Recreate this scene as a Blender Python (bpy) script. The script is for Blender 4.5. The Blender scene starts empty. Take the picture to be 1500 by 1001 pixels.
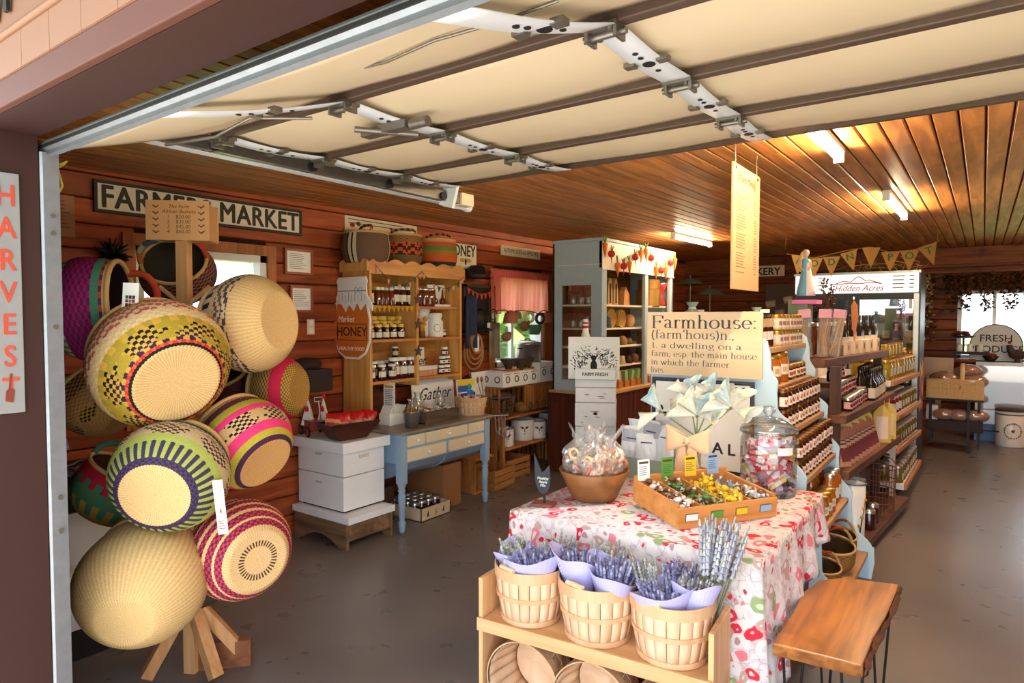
import bpy, math, random
import numpy as np
from mathutils import Vector, Matrix
random.seed(7)
ORD = ['first', 'second', 'third', 'fourth', 'fifth', 'sixth', 'seventh', 'eighth', 'ninth', 'tenth', 'eleventh', 'twelfth', 'thirteenth', 'fourteenth']
NE = ' from the near end, '
rnd = random.uniform
scene = bpy.context.scene
COL = scene.collection
# ------------------------------------------------------------------ camera
# measured from the photograph: focal length in pixels, horizon and the two floor directions of the room
F_PX = 957.27
VL = np.array([-580 - 750., 464 - 500.5]); VR = np.array([1440 - 750., 464 - 500.5])
_Y = np.array([VR[0], VR[1], F_PX]); _Y /= np.linalg.norm(_Y)
_X = -np.array([VL[0], VL[1], F_PX]); _X /= np.linalg.norm(_X)
_Z = np.cross(_X, _Y)
if _Z[1] > 0: _Z = -_Z
ROT = np.stack([_X, _Y, _Z])
EYE = np.array([0, 0, 1.58])
def _ray(px, py): return ROT @ np.array([px - 750., py - 500.5, F_PX])
def on_z(px, py, z=0.0):
    d = _ray(px, py); return Vector(EYE + d * ((z - EYE[2]) / d[2]))
def on_y(px, py, y):
    d = _ray(px, py); return Vector(EYE + d * (y / d[1]))
def on_x(px, py, x):
    d = _ray(px, py); return Vector(EYE + d * (x / d[0]))
def at(px, py, depth):
    return Vector(EYE + _ray(px, py) / F_PX * depth)
CR = Vector(ROT @ np.array([1., 0, 0])); CU = Vector(ROT @ np.array([0, -1., 0])); CT = Vector(ROT @ np.array([0, 0, -1.]))
cam_data = bpy.data.cameras.new('camera'); cam = bpy.data.objects.new('camera', cam_data); COL.objects.link(cam)
cam_data.sensor_width = 36; cam_data.lens = F_PX / 1500 * 36; cam_data.clip_start = 0.02
cam.matrix_world = Matrix(((CR.x, CU.x, CT.x, EYE[0]), (CR.y, CU.y, CT.y, EYE[1]), (CR.z, CU.z, CT.z, EYE[2]), (0, 0, 0, 1)))
scene.camera = cam
# ------------------------------------------------------------------ daylight
world = bpy.data.worlds.new('daylight'); scene.world = world; world.use_nodes = True
wn = world.node_tree; wn.nodes.clear()
wo = wn.nodes.new('ShaderNodeOutputWorld'); wb = wn.nodes.new('ShaderNodeBackground')
wb.inputs[0].default_value = (0.82, 0.91, 1.0, 1); wb.inputs[1].default_value = 2.9
wn.links.new(wb.outputs[0], wo.inputs[0])
sun_d = bpy.data.lights.new('sun', 'SUN'); sun_d.energy = 10.0; sun_d.angle = math.radians(3); sun_d.color = (1, 0.93, 0.82)
sun = bpy.data.objects.new('sun', sun_d); COL.objects.link(sun); sun.location = (3, -6, 9)
sun.rotation_euler = Vector((0.25, -0.45, 1.0)).to_track_quat('Z', 'Y').to_euler()
scene.view_settings.view_transform = 'Standard'; scene.view_settings.look = 'None'
scene.view_settings.exposure = 0.78; scene.view_settings.gamma = 1.0; scene.view_settings.use_curve_mapping = False

# ------------------------------------------------------------------ colours and materials
def lin(c):
    return tuple(((v / 255) / 12.92 if v / 255 <= 0.04045 else ((v / 255 + 0.055) / 1.055) ** 2.4) for v in c)
MATS = {}
def _new(name):
    m = bpy.data.materials.new(name); m.use_nodes = True; nt = m.node_tree; nt.nodes.clear()
    o = nt.nodes.new('ShaderNodeOutputMaterial'); b = nt.nodes.new('ShaderNodeBsdfPrincipled')
    nt.links.new(b.outputs[0], o.inputs[0]); return m, nt, b
def _mix(nt, a, b, fac, typ='MIX'):
    n = nt.nodes.new('ShaderNodeMix'); n.data_type = 'RGBA'; n.blend_type = typ
    for sock, val in ((n.inputs[6], a), (n.inputs[7], b), (n.inputs[0], fac)):
        if hasattr(val, 'is_linked') or hasattr(val, 'links'): nt.links.new(val, sock)
        elif isinstance(val, (int, float)): sock.default_value = val
        else: sock.default_value = (*val, 1)
    return n.outputs[2]
def _noise(nt, scale, detail=3, stretch=(1, 1, 1), coord='Object', rough=0.5):
    tc = nt.nodes.new('ShaderNodeTexCoord'); mp = nt.nodes.new('ShaderNodeMapping'); mp.inputs['Scale'].default_value = stretch
    n = nt.nodes.new('ShaderNodeTexNoise'); n.inputs['Scale'].default_value = scale; n.inputs['Detail'].default_value = detail
    n.inputs['Roughness'].default_value = rough
    nt.links.new(tc.outputs[coord], mp.inputs[0]); nt.links.new(mp.outputs[0], n.inputs['Vector']); return n.outputs['Fac']
def _ramp(nt, fac, stops, interp='LINEAR'):
    r = nt.nodes.new('ShaderNodeValToRGB'); r.color_ramp.interpolation = interp
    while len(r.color_ramp.elements) < len(stops): r.color_ramp.elements.new(0.5)
    for e, (p, c) in zip(r.color_ramp.elements, stops): e.position = p; e.color = (*c, 1) if len(c) == 3 else c
    nt.links.new(fac, r.inputs[0]); return r.outputs[0]
def _bump(nt, b, fac, strength=0.2, dist=0.01):
    n = nt.nodes.new('ShaderNodeBump'); n.inputs['Strength'].default_value = strength; n.inputs['Distance'].default_value = dist
    nt.links.new(fac, n.inputs['Height']); nt.links.new(n.outputs[0], b.inputs['Normal'])
def plain(name, rgb, rough=0.6, metal=0.0, var=0.12, scale=14, bump=0.0, spec=0.4, coat=0.0):
    if name in MATS: return MATS[name]
    m, nt, b = _new(name); c = lin(rgb)
    f = _noise(nt, scale)
    col = _mix(nt, tuple(v * (1 - var) for v in c), tuple(min(1, v * (1 + var)) for v in c), f)
    nt.links.new(col, b.inputs['Base Color']); b.inputs['Roughness'].default_value = rough; b.inputs['Metallic'].default_value = metal
    b.inputs['Specular IOR Level'].default_value = spec; b.inputs['Coat Weight'].default_value = coat
    if bump: _bump(nt, b, _noise(nt, scale * 6, 4), bump)
    MATS[name] = m; return m
def wood(name, dark, light, axis='y', rough=0.55, rand=0.25, scale=9, bump=0.15, spec=0.3, knots=True):
    """long grain along one axis; each board (object) gets a shade and an offset of its own"""
    if name in MATS: return MATS[name]
    m, nt, b = _new(name)
    tc = nt.nodes.new('ShaderNodeTexCoord'); oi = nt.nodes.new('ShaderNodeObjectInfo'); mp = nt.nodes.new('ShaderNodeMapping')
    st = {'x': (0.09, 1, 1), 'y': (1, 0.09, 1), 'z': (1, 1, 0.09)}[axis]
    mp.inputs['Scale'].default_value = st
    mul = nt.nodes.new('ShaderNodeMath'); mul.operation = 'MULTIPLY'; mul.inputs[1].default_value = 37
    nt.links.new(oi.outputs['Random'], mul.inputs[0]); nt.links.new(mul.outputs[0], mp.inputs['Location'])
    nt.links.new(tc.outputs['Object'], mp.inputs[0])
    n1 = nt.nodes.new('ShaderNodeTexNoise'); n1.inputs['Scale'].default_value = scale * 2.2; n1.inputs['Detail'].default_value = 5
    n1.inputs['Distortion'].default_value = 0.6
    nt.links.new(mp.outputs[0], n1.inputs['Vector'])
    col = _ramp(nt, n1.outputs['Fac'], [(0.3, lin(dark)), (0.68, lin(light))])
    if knots:
        n2 = _noise(nt, scale * 0.5, 2)
        k = _ramp(nt, n2, [(0.62, (0, 0, 0)), (0.78, (1, 1, 1))])
        col = _mix(nt, col, tuple(v * 0.75 for v in lin(dark)), k)
    r = nt.nodes.new('ShaderNodeMapRange'); r.inputs['To Min'].default_value = 1 - rand; r.inputs['To Max'].default_value = 1 + rand * 0.6
    nt.links.new(oi.outputs['Random'], r.inputs[0])
    hv = nt.nodes.new('ShaderNodeHueSaturation'); nt.links.new(r.outputs[0], hv.inputs['Value']); nt.links.new(col, hv.inputs['Color'])
    nt.links.new(hv.outputs[0], b.inputs['Base Color']); b.inputs['Roughness'].default_value = rough
    b.inputs['Specular IOR Level'].default_value = spec
    if bump: _bump(nt, b, n1.outputs['Fac'], bump, 0.004)
    MATS[name] = m; return m
def vcol(name, rough=0.7, bump=0.0, scale=120, spec=0.3, trans=0.0, var=0.15, coat=0.0):
    if name in MATS: return MATS[name]
    m, nt, b = _new(name)
    a = nt.nodes.new('ShaderNodeAttribute'); a.attribute_name = 'Col'
    f = _noise(nt, scale, 2)
    r = _ramp(nt, f, [(0.2, (1 - var,) * 3), (0.8, (1, 1, 1))])
    nt.links.new(_mix(nt, a.outputs['Color'], r, 1.0, 'MULTIPLY'), b.inputs['Base Color'])
    b.inputs['Roughness'].default_value = rough; b.inputs['Specular IOR Level'].default_value = spec; b.inputs['Coat Weight'].default_value = coat
    b.inputs['Transmission Weight'].default_value = trans
    if bump: _bump(nt, b, f, bump, 0.003)
    MATS[name] = m; return m
def clear(name, tint=(1, 1, 1), gloss=0.12, rough=0.03, milky=0.0):
    """thin clear sheet (window pane, jar wall, cellophane): lets light through, mirrors a little more at grazing angles"""
    if name in MATS: return MATS[name]
    m = bpy.data.materials.new(name); m.use_nodes = True; nt = m.node_tree; nt.nodes.clear()
    o = nt.nodes.new('ShaderNodeOutputMaterial'); t = nt.nodes.new('ShaderNodeBsdfTransparent'); t.inputs[0].default_value = (*tint, 1)
    g = nt.nodes.new('ShaderNodeBsdfGlossy'); g.inputs['Roughness'].default_value = rough
    lw = nt.nodes.new('ShaderNodeLayerWeight'); lw.inputs[0].default_value = 0.35
    mr = nt.nodes.new('ShaderNodeMapRange'); mr.inputs['To Min'].default_value = gloss; mr.inputs['To Max'].default_value = min(1, gloss + 0.6)
    nt.links.new(lw.outputs['Fresnel'], mr.inputs[0])
    x = nt.nodes.new('ShaderNodeMixShader'); nt.links.new(mr.outputs[0], x.inputs[0]); nt.links.new(t.outputs[0], x.inputs[1]); nt.links.new(g.outputs[0], x.inputs[2])
    out = x.outputs[0]
    if milky:
        d = nt.nodes.new('ShaderNodeBsdfDiffuse'); d.inputs[0].default_value = (0.9, 0.9, 0.9, 1)
        y = nt.nodes.new('ShaderNodeMixShader'); y.inputs[0].default_value = milky
        nt.links.new(out, y.inputs[1]); nt.links.new(d.outputs[0], y.inputs[2]); out = y.outputs[0]
    nt.links.new(out, o.inputs[0]); MATS[name] = m; return m
def glow(name, rgb, strength):
    if name in MATS: return MATS[name]
    m = bpy.data.materials.new(name); m.use_nodes = True; nt = m.node_tree; nt.nodes.clear()
    o = nt.nodes.new('ShaderNodeOutputMaterial'); e = nt.nodes.new('ShaderNodeEmission'); e.inputs[0].default_value = (*rgb, 1); e.inputs[1].default_value = strength
    nt.links.new(e.outputs[0], o.inputs[0]); MATS[name] = m; return m

# ------------------------------------------------------------------ mesh builder
class MB:
    def __init__(s): s.v = []; s.f = []; s.c = []; s.s = []
    def add(s, verts, faces, col=None, smooth=False):
        n = len(s.v); s.v.extend(tuple(v) for v in verts)
        for i, f in enumerate(faces):
            s.f.append(tuple(j + n for j in f)); s.s.append(smooth)
            s.c.append(col[i] if isinstance(col, list) else col)
        return s
    def box(s, x0, x1, y0, y1, z0, z1, col=None):
        v = [(x, y, z) for z in (z0, z1) for y in (y0, y1) for x in (x0, x1)]
        return s.add(v, [(0, 2, 3, 1), (4, 5, 7, 6), (0, 1, 5, 4), (2, 6, 7, 3), (0, 4, 6, 2), (1, 3, 7, 5)], col)
    def obox(s, c, size, R=None, col=None):
        sx, sy, sz = (q / 2 for q in size); R = R or Matrix.Identity(3); c = Vector(c)
        v = [c + R @ Vector((x, y, z)) for z in (-sz, sz) for y in (-sy, sy) for x in (-sx, sx)]
        return s.add(v, [(0, 2, 3, 1), (4, 5, 7, 6), (0, 1, 5, 4), (2, 6, 7, 3), (0, 4, 6, 2), (1, 3, 7, 5)], col)
    def beam(s, a, b, w, h, col=None, up=(0, 0, 1)):
        a = Vector(a); b = Vector(b); d = (b - a); L = d.length; d.normalize(); u = Vector(up)
        if abs(d.dot(u)) > 0.98: u = Vector((0, 1, 0))
        x = d.cross(u).normalized(); z = x.cross(d)
        return s.obox((a + b) / 2, (w, L, h), Matrix((x, d, z)).transposed(), col)
    def cyl(s, a, b, r0, r1=None, n=12, col=None, caps=True, smooth=True):
        r1 = r0 if r1 is None else r1; a = Vector(a); b = Vector(b); d = (b - a).normalized()
        u = Vector((0, 0, 1)) if abs(d.z) < 0.9 else Vector((1, 0, 0)); x = d.cross(u).normalized(); y = d.cross(x)
        v = [p + (x * math.cos(t) + y * math.sin(t)) * r for p, r in ((a, r0), (b, r1)) for t in [2 * math.pi * i / n for i in range(n)]]
        s.add(v, [(i, (i + 1) % n, n + (i + 1) % n, n + i) for i in range(n)], col, smooth)
        if caps:
            s.add(v[:n], [tuple(range(n))[::-1]], col); s.add(v[n:], [tuple(range(n))], col)
        return s
    def tube(s, pts, r, n=8, col=None, closed=False, smooth=True):
        pts = [Vector(p) for p in pts]; k = len(pts); rs = r if isinstance(r, list) else [r] * k; V = []; px = None
        for i, p in enumerate(pts):
            a = pts[(i - 1) % k] if (closed or i) else p; b = pts[(i + 1) % k] if (closed or i < k - 1) else p
            d = (b - a).normalized()
            if px is None:
                u = Vector((0, 0, 1)) if abs(d.z) < 0.9 else Vector((1, 0, 0)); x = d.cross(u).normalized()
            else:
                x = (px - d * px.dot(d)); x = x.normalized() if x.length > 1e-6 else d.orthogonal().normalized()
            px = x; y = d.cross(x)
            V += [p + (x * math.cos(2 * math.pi * j / n) + y * math.sin(2 * math.pi * j / n)) * rs[i] for j in range(n)]
        m = k if closed else k - 1; F = []; C = []
        for i in range(m):
            for j in range(n):
                F.append((i * n + j, i * n + (j + 1) % n, ((i + 1) % k) * n + (j + 1) % n, ((i + 1) % k) * n + j))
                C.append(col[i % len(col)] if isinstance(col, list) else col)
        s.add(V, F, C, smooth)
        if not closed:
            s.add(V[:n], [tuple(range(n))[::-1]], C[0]); s.add(V[-n:], [tuple(range(n))], C[-1])
        return s
    def lathe(s, prof, n=24, o=(0, 0, 0), colf=None, col=None, smooth=True, ang=None, ripple=0.0):
        o = Vector(o); k = len(prof); full = ang is None; a0, a1 = ang or (0, 2 * math.pi); m = n if full else n + 1
        V = []
        for i, (r, z) in enumerate(prof):
            for j in range(m):
                t = a0 + (a1 - a0) * j / n
                rr = r + (ripple * (1 if (i + j) % 2 else -1) if r > 0.02 else 0)
                V.append(o + Vector((rr * math.cos(t), rr * math.sin(t), z)))
        F = []; C = []
        for i in range(k - 1):
            for j in range(n):
                j2 = (j + 1) % m if full else j + 1
                F.append((i * m + j, i * m + j2, (i + 1) * m + j2, (i + 1) * m + j)); C.append(colf(i, j) if colf else col)
        return s.add(V, F, C, smooth)
    def prism(s, poly, axis, t0, t1, col=None):
        """poly: 2-D outline; axis 'x': (y,z) outline swept x t0..t1; 'y': (x,z); 'z': (x,y)"""
        def p(a, b, t): return {'x': (t, a, b), 'y': (a, t, b), 'z': (a, b, t)}[axis]
        n = len(poly); V = [p(a, b, t0) for a, b in poly] + [p(a, b, t1) for a, b in poly]
        return s.add(V, [tuple(range(n)), tuple(range(n, 2 * n))[::-1]] + [(i, n + i, n + (i + 1) % n, (i + 1) % n) for i in range(n)], col)
    def grid(s, fn, nu, nv, colf=None, col=None, smooth=True):
        V = [fn(i / nu, j / nv) for j in range(nv + 1) for i in range(nu + 1)]
        F = []; C = []
        for j in range(nv):
            for i in range(nu):
                a = j * (nu + 1) + i; F.append((a, a + 1, a + nu + 2, a + nu + 1)); C.append(colf((i + .5) / nu, (j + .5) / nv) if colf else col)
        return s.add(V, F, C, smooth)
    def ball(s, c, r, n=12, m=8, col=None, sq=(1, 1, 1)):
        c = Vector(c); V = []; F = []
        for i in range(m + 1):
            ph = math.pi * i / m
            for j in range(n):
                t = 2 * math.pi * j / n; V.append(c + Vector((r * sq[0] * math.sin(ph) * math.cos(t), r * sq[1] * math.sin(ph) * math.sin(t), r * sq[2] * math.cos(ph))))
        for i in range(m):
            for j in range(n): F.append((i * n + j, (i + 1) * n + j, (i + 1) * n + (j + 1) % n, i * n + (j + 1) % n))
        return s.add(V, F, col, True)
    def xf(s, M):
        M3 = M; s.v = [tuple(M3 @ Vector(v)) for v in s.v]; return s
    def mesh(s, name, off=None):
        me = bpy.data.meshes.new(name)
        V = s.v if off is None else [(a - off[0], b - off[1], c - off[2]) for a, b, c in s.v]
        me.from_pydata(V, [], s.f); me.polygons.foreach_set('use_smooth', s.s)
        if any(c is not None for c in s.c):
            at_ = me.color_attributes.new('Col', 'FLOAT_COLOR', 'CORNER'); buf = []
            for f, c in zip(s.f, s.c):
                q = lin(c) if c is not None else (0.5, 0.5, 0.5); buf.extend((*q, 1.0) * len(f))
            at_.data.foreach_set('color', buf)
        me.update(); return me
_seen = set()
def fix_normals(me):
    import bmesh
    b = bmesh.new(); b.from_mesh(me); bmesh.ops.recalc_face_normals(b, faces=b.faces); b.to_mesh(me); b.free()
def link(name, me, mat, parent=None, loc=None, rot=None, bevel=0.0, solid=0.0, subd=0):
    if mat is not None and not me.materials: me.materials.append(mat)
    o = bpy.data.objects.new(name, me); COL.objects.link(o)
    if parent is not None: o.parent = parent
    if loc is not None: o.location = loc
    if rot is not None: o.rotation_euler = rot
    if solid:
        md = o.modifiers.new('solid', 'SOLIDIFY'); md.thickness = solid; md.offset = 0
    if bevel:
        md = o.modifiers.new('bevel', 'BEVEL'); md.width = bevel; md.segments = 2; md.limit_method = 'ANGLE'; md.angle_limit = 0.7
    if subd:
        md = o.modifiers.new('subd', 'SUBSURF'); md.levels = subd; md.render_levels = subd
    return o
def tag(o, label, cat, group=None, kind=None):
    if label: o['label'] = label
    if cat: o['category'] = cat
    if group: o['group'] = group
    if kind: o['kind'] = kind
    return o
def thing(name, label, cat, loc=(0, 0, 0), rz=0.0, group=None, mat=None):
    o = bpy.data.objects.new(name, None); COL.objects.link(o); o.empty_display_size = 0.05
    if mat is not None: o.matrix_world = mat
    else: o.location = loc; o.rotation_euler = (0, 0, rz)
    return tag(o, label, cat, group)
def part(mb, name, mat, parent, world=False, norm=True, **k):
    """a child mesh; world=True: the mesh was built in world coordinates and the parent only has a location"""
    off = None
    if world and parent is not None:
        off = Vector((0, 0, 0)); p = parent
        while p is not None: off += p.location; p = p.parent
    me = mb.mesh(name, off)
    if norm: fix_normals(me)
    return link(name, me, mat, parent, **k)
def solo(mb, name, mat, label, cat, group=None, origin=None, **k):
    """a thing that is one mesh, built in world coordinates, origin at its base"""
    if origin is None:
        a = np.array(mb.v); origin = ((a[:, 0].min() + a[:, 0].max()) / 2, (a[:, 1].min() + a[:, 1].max()) / 2, a[:, 2].min())
    me = mb.mesh(name, origin); fix_normals(me)
    return tag(link(name, me, mat, None, loc=origin, **k), label, cat, group)
def struct(mb, name, mat, parent=None, **k):
    a = np.array(mb.v); origin = tuple((a.min(0) + a.max(0)) / 2) if parent is None else (0, 0, 0)
    me = mb.mesh(name, origin); fix_normals(me); o = link(name, me, mat, parent, loc=origin, **k)
    if parent is None: o['kind'] = 'structure'
    return o
class Kind:
    """one kind of repeated thing: mesh data shared by all its copies; the root mesh plus child parts"""
    def __init__(s, name, cat, root, rmat, parts=(), bevel=0.0):
        s.name = name; s.cat = cat; s.root = root.mesh(name); fix_normals(s.root); s.root.materials.append(rmat); s.parts = []; s.bevel = bevel
        for pn, pm, pmat in parts:
            me = pm.mesh(pn); fix_normals(me); me.materials.append(pmat); s.parts.append((pn, me))
    def put(s, loc, rz, label, group=None, scale=1.0, rot=None, mat=None):
        o = bpy.data.objects.new(s.name, s.root); COL.objects.link(o)
        if mat is not None: o.matrix_world = mat
        else:
            o.location = loc; o.rotation_euler = rot or (0, 0, rz)
            o.scale = (scale,) * 3 if isinstance(scale, (int, float)) else scale
        tag(o, label, s.cat, group)
        if s.bevel:
            md = o.modifiers.new('bevel', 'BEVEL'); md.width = s.bevel; md.segments = 2; md.limit_method = 'ANGLE'
        for pn, me in s.parts:
            c = bpy.data.objects.new(pn, me); COL.objects.link(c); c.parent = o
        return o
def T3_(x, y, z): return Matrix.Translation((x, y, z))
def text(body, size, mat, parent, M, name='lettering', align='CENTER', ext=0.0008, shear=0.0, sx=1.0, bold=0.0, space=1.0):
    cu = bpy.data.curves.new('t', 'FONT'); cu.body = body; cu.size = size; cu.align_x = align; cu.align_y = 'CENTER'
    cu.extrude = ext; cu.shear = shear; cu.resolution_u = 3; cu.space_character = space; cu.space_line = 0.95
    o = bpy.data.objects.new('t', cu); COL.objects.link(o)
    dg = bpy.context.evaluated_depsgraph_get(); me = bpy.data.meshes.new_from_object(o.evaluated_get(dg))
    bpy.data.objects.remove(o); bpy.data.curves.remove(cu)
    if bold:
        import bmesh
        b = bmesh.new()
        for k, (d, e) in enumerate(((0, 0), (-bold, 0), (bold, 0), (0, bold * .6), (0, -bold * .6))):
            t = me.copy(); t.transform(T3_(d, e, k * .00015)); b.from_mesh(t); bpy.data.meshes.remove(t)
        b.to_mesh(me); b.free()
    me.transform(M @ Matrix.Diagonal((sx, 1, 1, 1))); me.name = name
    me.materials.clear(); me.materials.append(mat)
    ob = bpy.data.objects.new(name, me); COL.objects.link(ob); ob.parent = parent; return ob
def frame_m(o, x, up):
    """matrix whose local x runs along x, local y along up; local z is the outward face normal"""
    x = Vector(x).normalized(); u = Vector(up); u = (u - x * u.dot(x)).normalized(); z = x.cross(u)
    return Matrix(((x.x, u.x, z.x, o[0]), (x.y, u.y, z.y, o[1]), (x.z, u.z, z.z, o[2]), (0, 0, 0, 1)))
def zmat(o, zdir, spin=0.0):
    z = Vector(zdir).normalized(); q = z.to_track_quat('Z', 'Y'); return Matrix.Translation(o) @ q.to_matrix().to_4x4() @ Matrix.Rotation(spin, 4, 'Z')
# ------------------------------------------------------------------ materials of the building
m_ceil = wood('ceiling_boards', (156, 92, 40), (218, 144, 76), 'y', 0.45, 0.22, 9, 0.12)
m_wall = wood('red_stained_boards', (122, 52, 26), (180, 88, 44), 'y', 0.55, 0.25, 9, 0.15)
m_wallb = wood('brown_stained_boards', (92, 44, 22), (140, 74, 38), 'x', 0.55, 0.25, 9, 0.15)
m_gap = plain('dark_gap', (40, 20, 12), 0.9)
m_brown = plain('brown_paint', (52, 23, 17), 0.6, var=0.08)
m_pink = plain('pinkish_tan_paint', (132, 94, 72), 0.6, var=0.06)
m_trimw = plain('white_window_frame', (236, 236, 238), 0.4, var=0.03)
m_pane = clear('window_glass', (0.97, 0.98, 0.98), 0.03)
m_galv = plain('galvanised_steel', (140, 143, 148), 0.48, 0.75, 0.18, 30)
m_cream = plain('cream_door_skin', (210, 190, 156), 0.55, var=0.05, scale=3)
m_hard = plain('dull_hardware_steel', (128, 122, 112), 0.4, 0.8, 0.2, 40)
m_dkstrut = plain('dark_brown_strut', (84, 66, 54), 0.5, 0.2, 0.2, 60)
m_stile = plain('white_painted_stile', (214, 216, 218), 0.45, 0.1, 0.06)
m_black = plain('black', (22, 20, 20), 0.5)
m_white = plain('white_paint', (240, 238, 232), 0.5, var=0.04)

def floor_mat():
    m, nt, b = _new('polished_concrete')
    f1 = _noise(nt, 0.9, 3, rough=0.5); f2 = _noise(nt, 7, 4, rough=0.5)
    c = _ramp(nt, f1, [(0.3, lin((104, 95, 92))), (0.7, lin((128, 118, 114)))])
    nt.links.new(c, b.inputs['Base Color'])
    nt.links.new(_ramp(nt, f2, [(0.3, (0.27,) * 3), (0.7, (0.31,) * 3)]), b.inputs['Roughness']); b.inputs['Specular IOR Level'].default_value = 0.45
    return m
XL, XR, YB, YF = -4.05, 3.3, 10.6, 0.6
def zc(y): return 2.37 + 0.013 * y
struct(MB().box(XL - 0.2, XR + 0.2, YF, YB + 0.2, -0.1, 0), 'floor', floor_mat())
struct(MB().box(-9, 9, -6, YF, -0.1, -0.003), 'floor_apron', plain('pale_concrete_apron', (200, 197, 194), 0.85, var=0.1, scale=3))
struct(MB().box(-60, 60, -60, 70, -0.4, -0.11), 'ground', plain('lawn_ground', (138, 152, 84), 0.95, var=0.25, scale=0.6))
# ceiling: backing slab and single boards
ce = MB(); ce.prism([(YF + 0.14, zc(YF) + 0.022), (YB + 0.2, zc(YB) + 0.022), (YB + 0.2, 2.7), (YF + 0.14, 2.7)], 'x', XL - 0.2, XR + 0.2)
ceiling = struct(ce, 'ceiling', m_gap)
W = 0.094; x = XL; ci = 0
def rel(o, parent): # child of a top-level piece whose origin is parent.location
    o.parent = parent; o.location = o.location - parent.location; return o
while x < XR - 0.02:
    y = YF + 0.14; ci += 1; first = rnd(0.6, 3.4)
    while y < YB - 0.01:
        e = min(YB, y + (first if y < YF + 0.2 else rnd(2.8, 4.6)))
        if YB - e < 0.7: e = YB
        g = 0.0035; zz = zc((y + e) / 2); L = e - y
        b = MB(); cxx = W / 2 - g
        sl = 0.013 * L / 2
        b.add([(-cxx, -L / 2, 0.006 - sl), (-cxx + 0.005, -L / 2, -sl), (cxx - 0.005, -L / 2, -sl), (cxx, -L / 2, 0.006 - sl), (cxx, -L / 2, 0.02 - sl), (-cxx, -L / 2, 0.02 - sl)] +
              [(-cxx, L / 2, 0.006 + sl), (-cxx + 0.005, L / 2, sl), (cxx - 0.005, L / 2, sl), (cxx, L / 2, 0.006 + sl), (cxx, L / 2, 0.02 + sl), (-cxx, L / 2, 0.02 + sl)],
              [(0, 1, 2, 3, 4, 5), (11, 10, 9, 8, 7, 6)] + [(i, 6 + i, 6 + (i + 1) % 6, (i + 1) % 6) for i in range(6)])
        me = b.mesh('plank'); fix_normals(me)
        rel(link('plank', me, m_ceil, None, loc=(x + W / 2, (y + e) / 2, zz)), ceiling)
        y = e + 0.002
    x += W
def wall_boards(parent, mat, rows, span, holes, axis, face, thick=0.02, h=0.14, sgn=1):
    """horizontal boards on a wall; holes: (a0,a1,z0,z1) in the running direction"""
    z = 0.0
    while z < rows:
        z1 = min(z + h, rows); segs = [tuple(span)]
        for (a0, a1, b0, b1) in holes:
            if z1 > b0 + 0.01 and z < b1 - 0.01:
                ns = []
                for (p, q) in segs:
                    if a0 > p: ns.append((p, min(q, a0)))
                    if a1 < q: ns.append((max(p, a1), q))
                segs = [t for t in ns if t[1] - t[0] > 0.02]
        for (p, q) in segs:
            cut = [p, q] if q - p < 3 else [p, rnd(p + 1, q - 1), q]
            for a, bb in zip(cut, cut[1:]):
                L = (bb - a) / 2 - 0.001; H = (z1 - z) / 2 - 0.003; b = MB(); t = thick * sgn
                pro = [(0, -H), (t * 0.6, -H), (t, -H + 0.006), (t, H - 0.006), (t * 0.6, H), (0, H)]
                if axis == 'y':
                    b.add([(d, s_ * L, e) for s_ in (-1, 1) for d, e in pro], [tuple(range(6)), tuple(range(6, 12))[::-1]] + [(i, 6 + i, 6 + (i + 1) % 6, (i + 1) % 6) for i in range(6)])
                    loc = (face, (a + bb) / 2, (z + z1) / 2)
                else:
                    b.add([(s_ * L, d, e) for s_ in (-1, 1) for d, e in pro], [tuple(range(6)), tuple(range(6, 12))[::-1]] + [(i, 6 + i, 6 + (i + 1) % 6, (i + 1) % 6) for i in range(6)])
                    loc = ((a + bb) / 2, face, (z + z1) / 2)
                me = b.mesh('board'); fix_normals(me); rel(link('board', me, mat, None, loc=loc), parent)
        z = z1
def wall_with_holes(mb, axis, a0, a1, z0, z1, t0, t1, holes):
    """solid wall of boxes leaving rectangular holes (sorted along the wall)"""
    def bx(p, q, r, s_):
        if q - p < 1e-4 or s_ - r < 1e-4: return
        if axis == 'y': mb.box(t0, t1, p, q, r, s_)
        else: mb.box(p, q, t0, t1, r, s_)
    c = a0
    for (h0, h1, g0, g1) in sorted(holes):
        bx(c, h0, z0, z1); bx(h0, h1, z0, g0); bx(h0, h1, g1, z1); c = h1
    bx(c, a1, z0, z1); return mb
WL = [(1.83, 2.70, 0.98, 2.00), (5.30, 6.22, 1.06, 2.00)]
WB = [(-0.28, 1.35, 1.02, 1.93)]
wall_left = struct(wall_with_holes(MB(), 'y', YF, YB + 0.2, 0, 2.6, XL - 0.16, XL - 0.02, WL), 'wall_left', m_gap)
wall_boards(wall_left, m_wall, 2.46, (YF + 0.14, YB), WL, 'y', XL - 0.02)
wall_back = struct(wall_with_holes(MB(), 'x', XL, XR, 0, 2.62, YB + 0.02, YB + 0.16, WB), 'wall_back', m_gap)
wall_boards(wall_back, m_wallb, 2.5, (XL, XR), WB, 'x', YB + 0.02, sgn=-1)
struct(MB().box(XR + 0.02, XR + 0.16, YF, YB + 0.2, 0, 2.6), 'wall_right', m_wall)
JX = -2.19; HZ = 2.09; YI = 0.735
wf = wall_with_holes(MB(), 'x', XL - 0.16, XR + 0.16, 0, 2.75, YF, YI, [(JX, 2.75, 0, HZ)])
wall_front = struct(wf, 'wall_front', m_brown)
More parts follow.
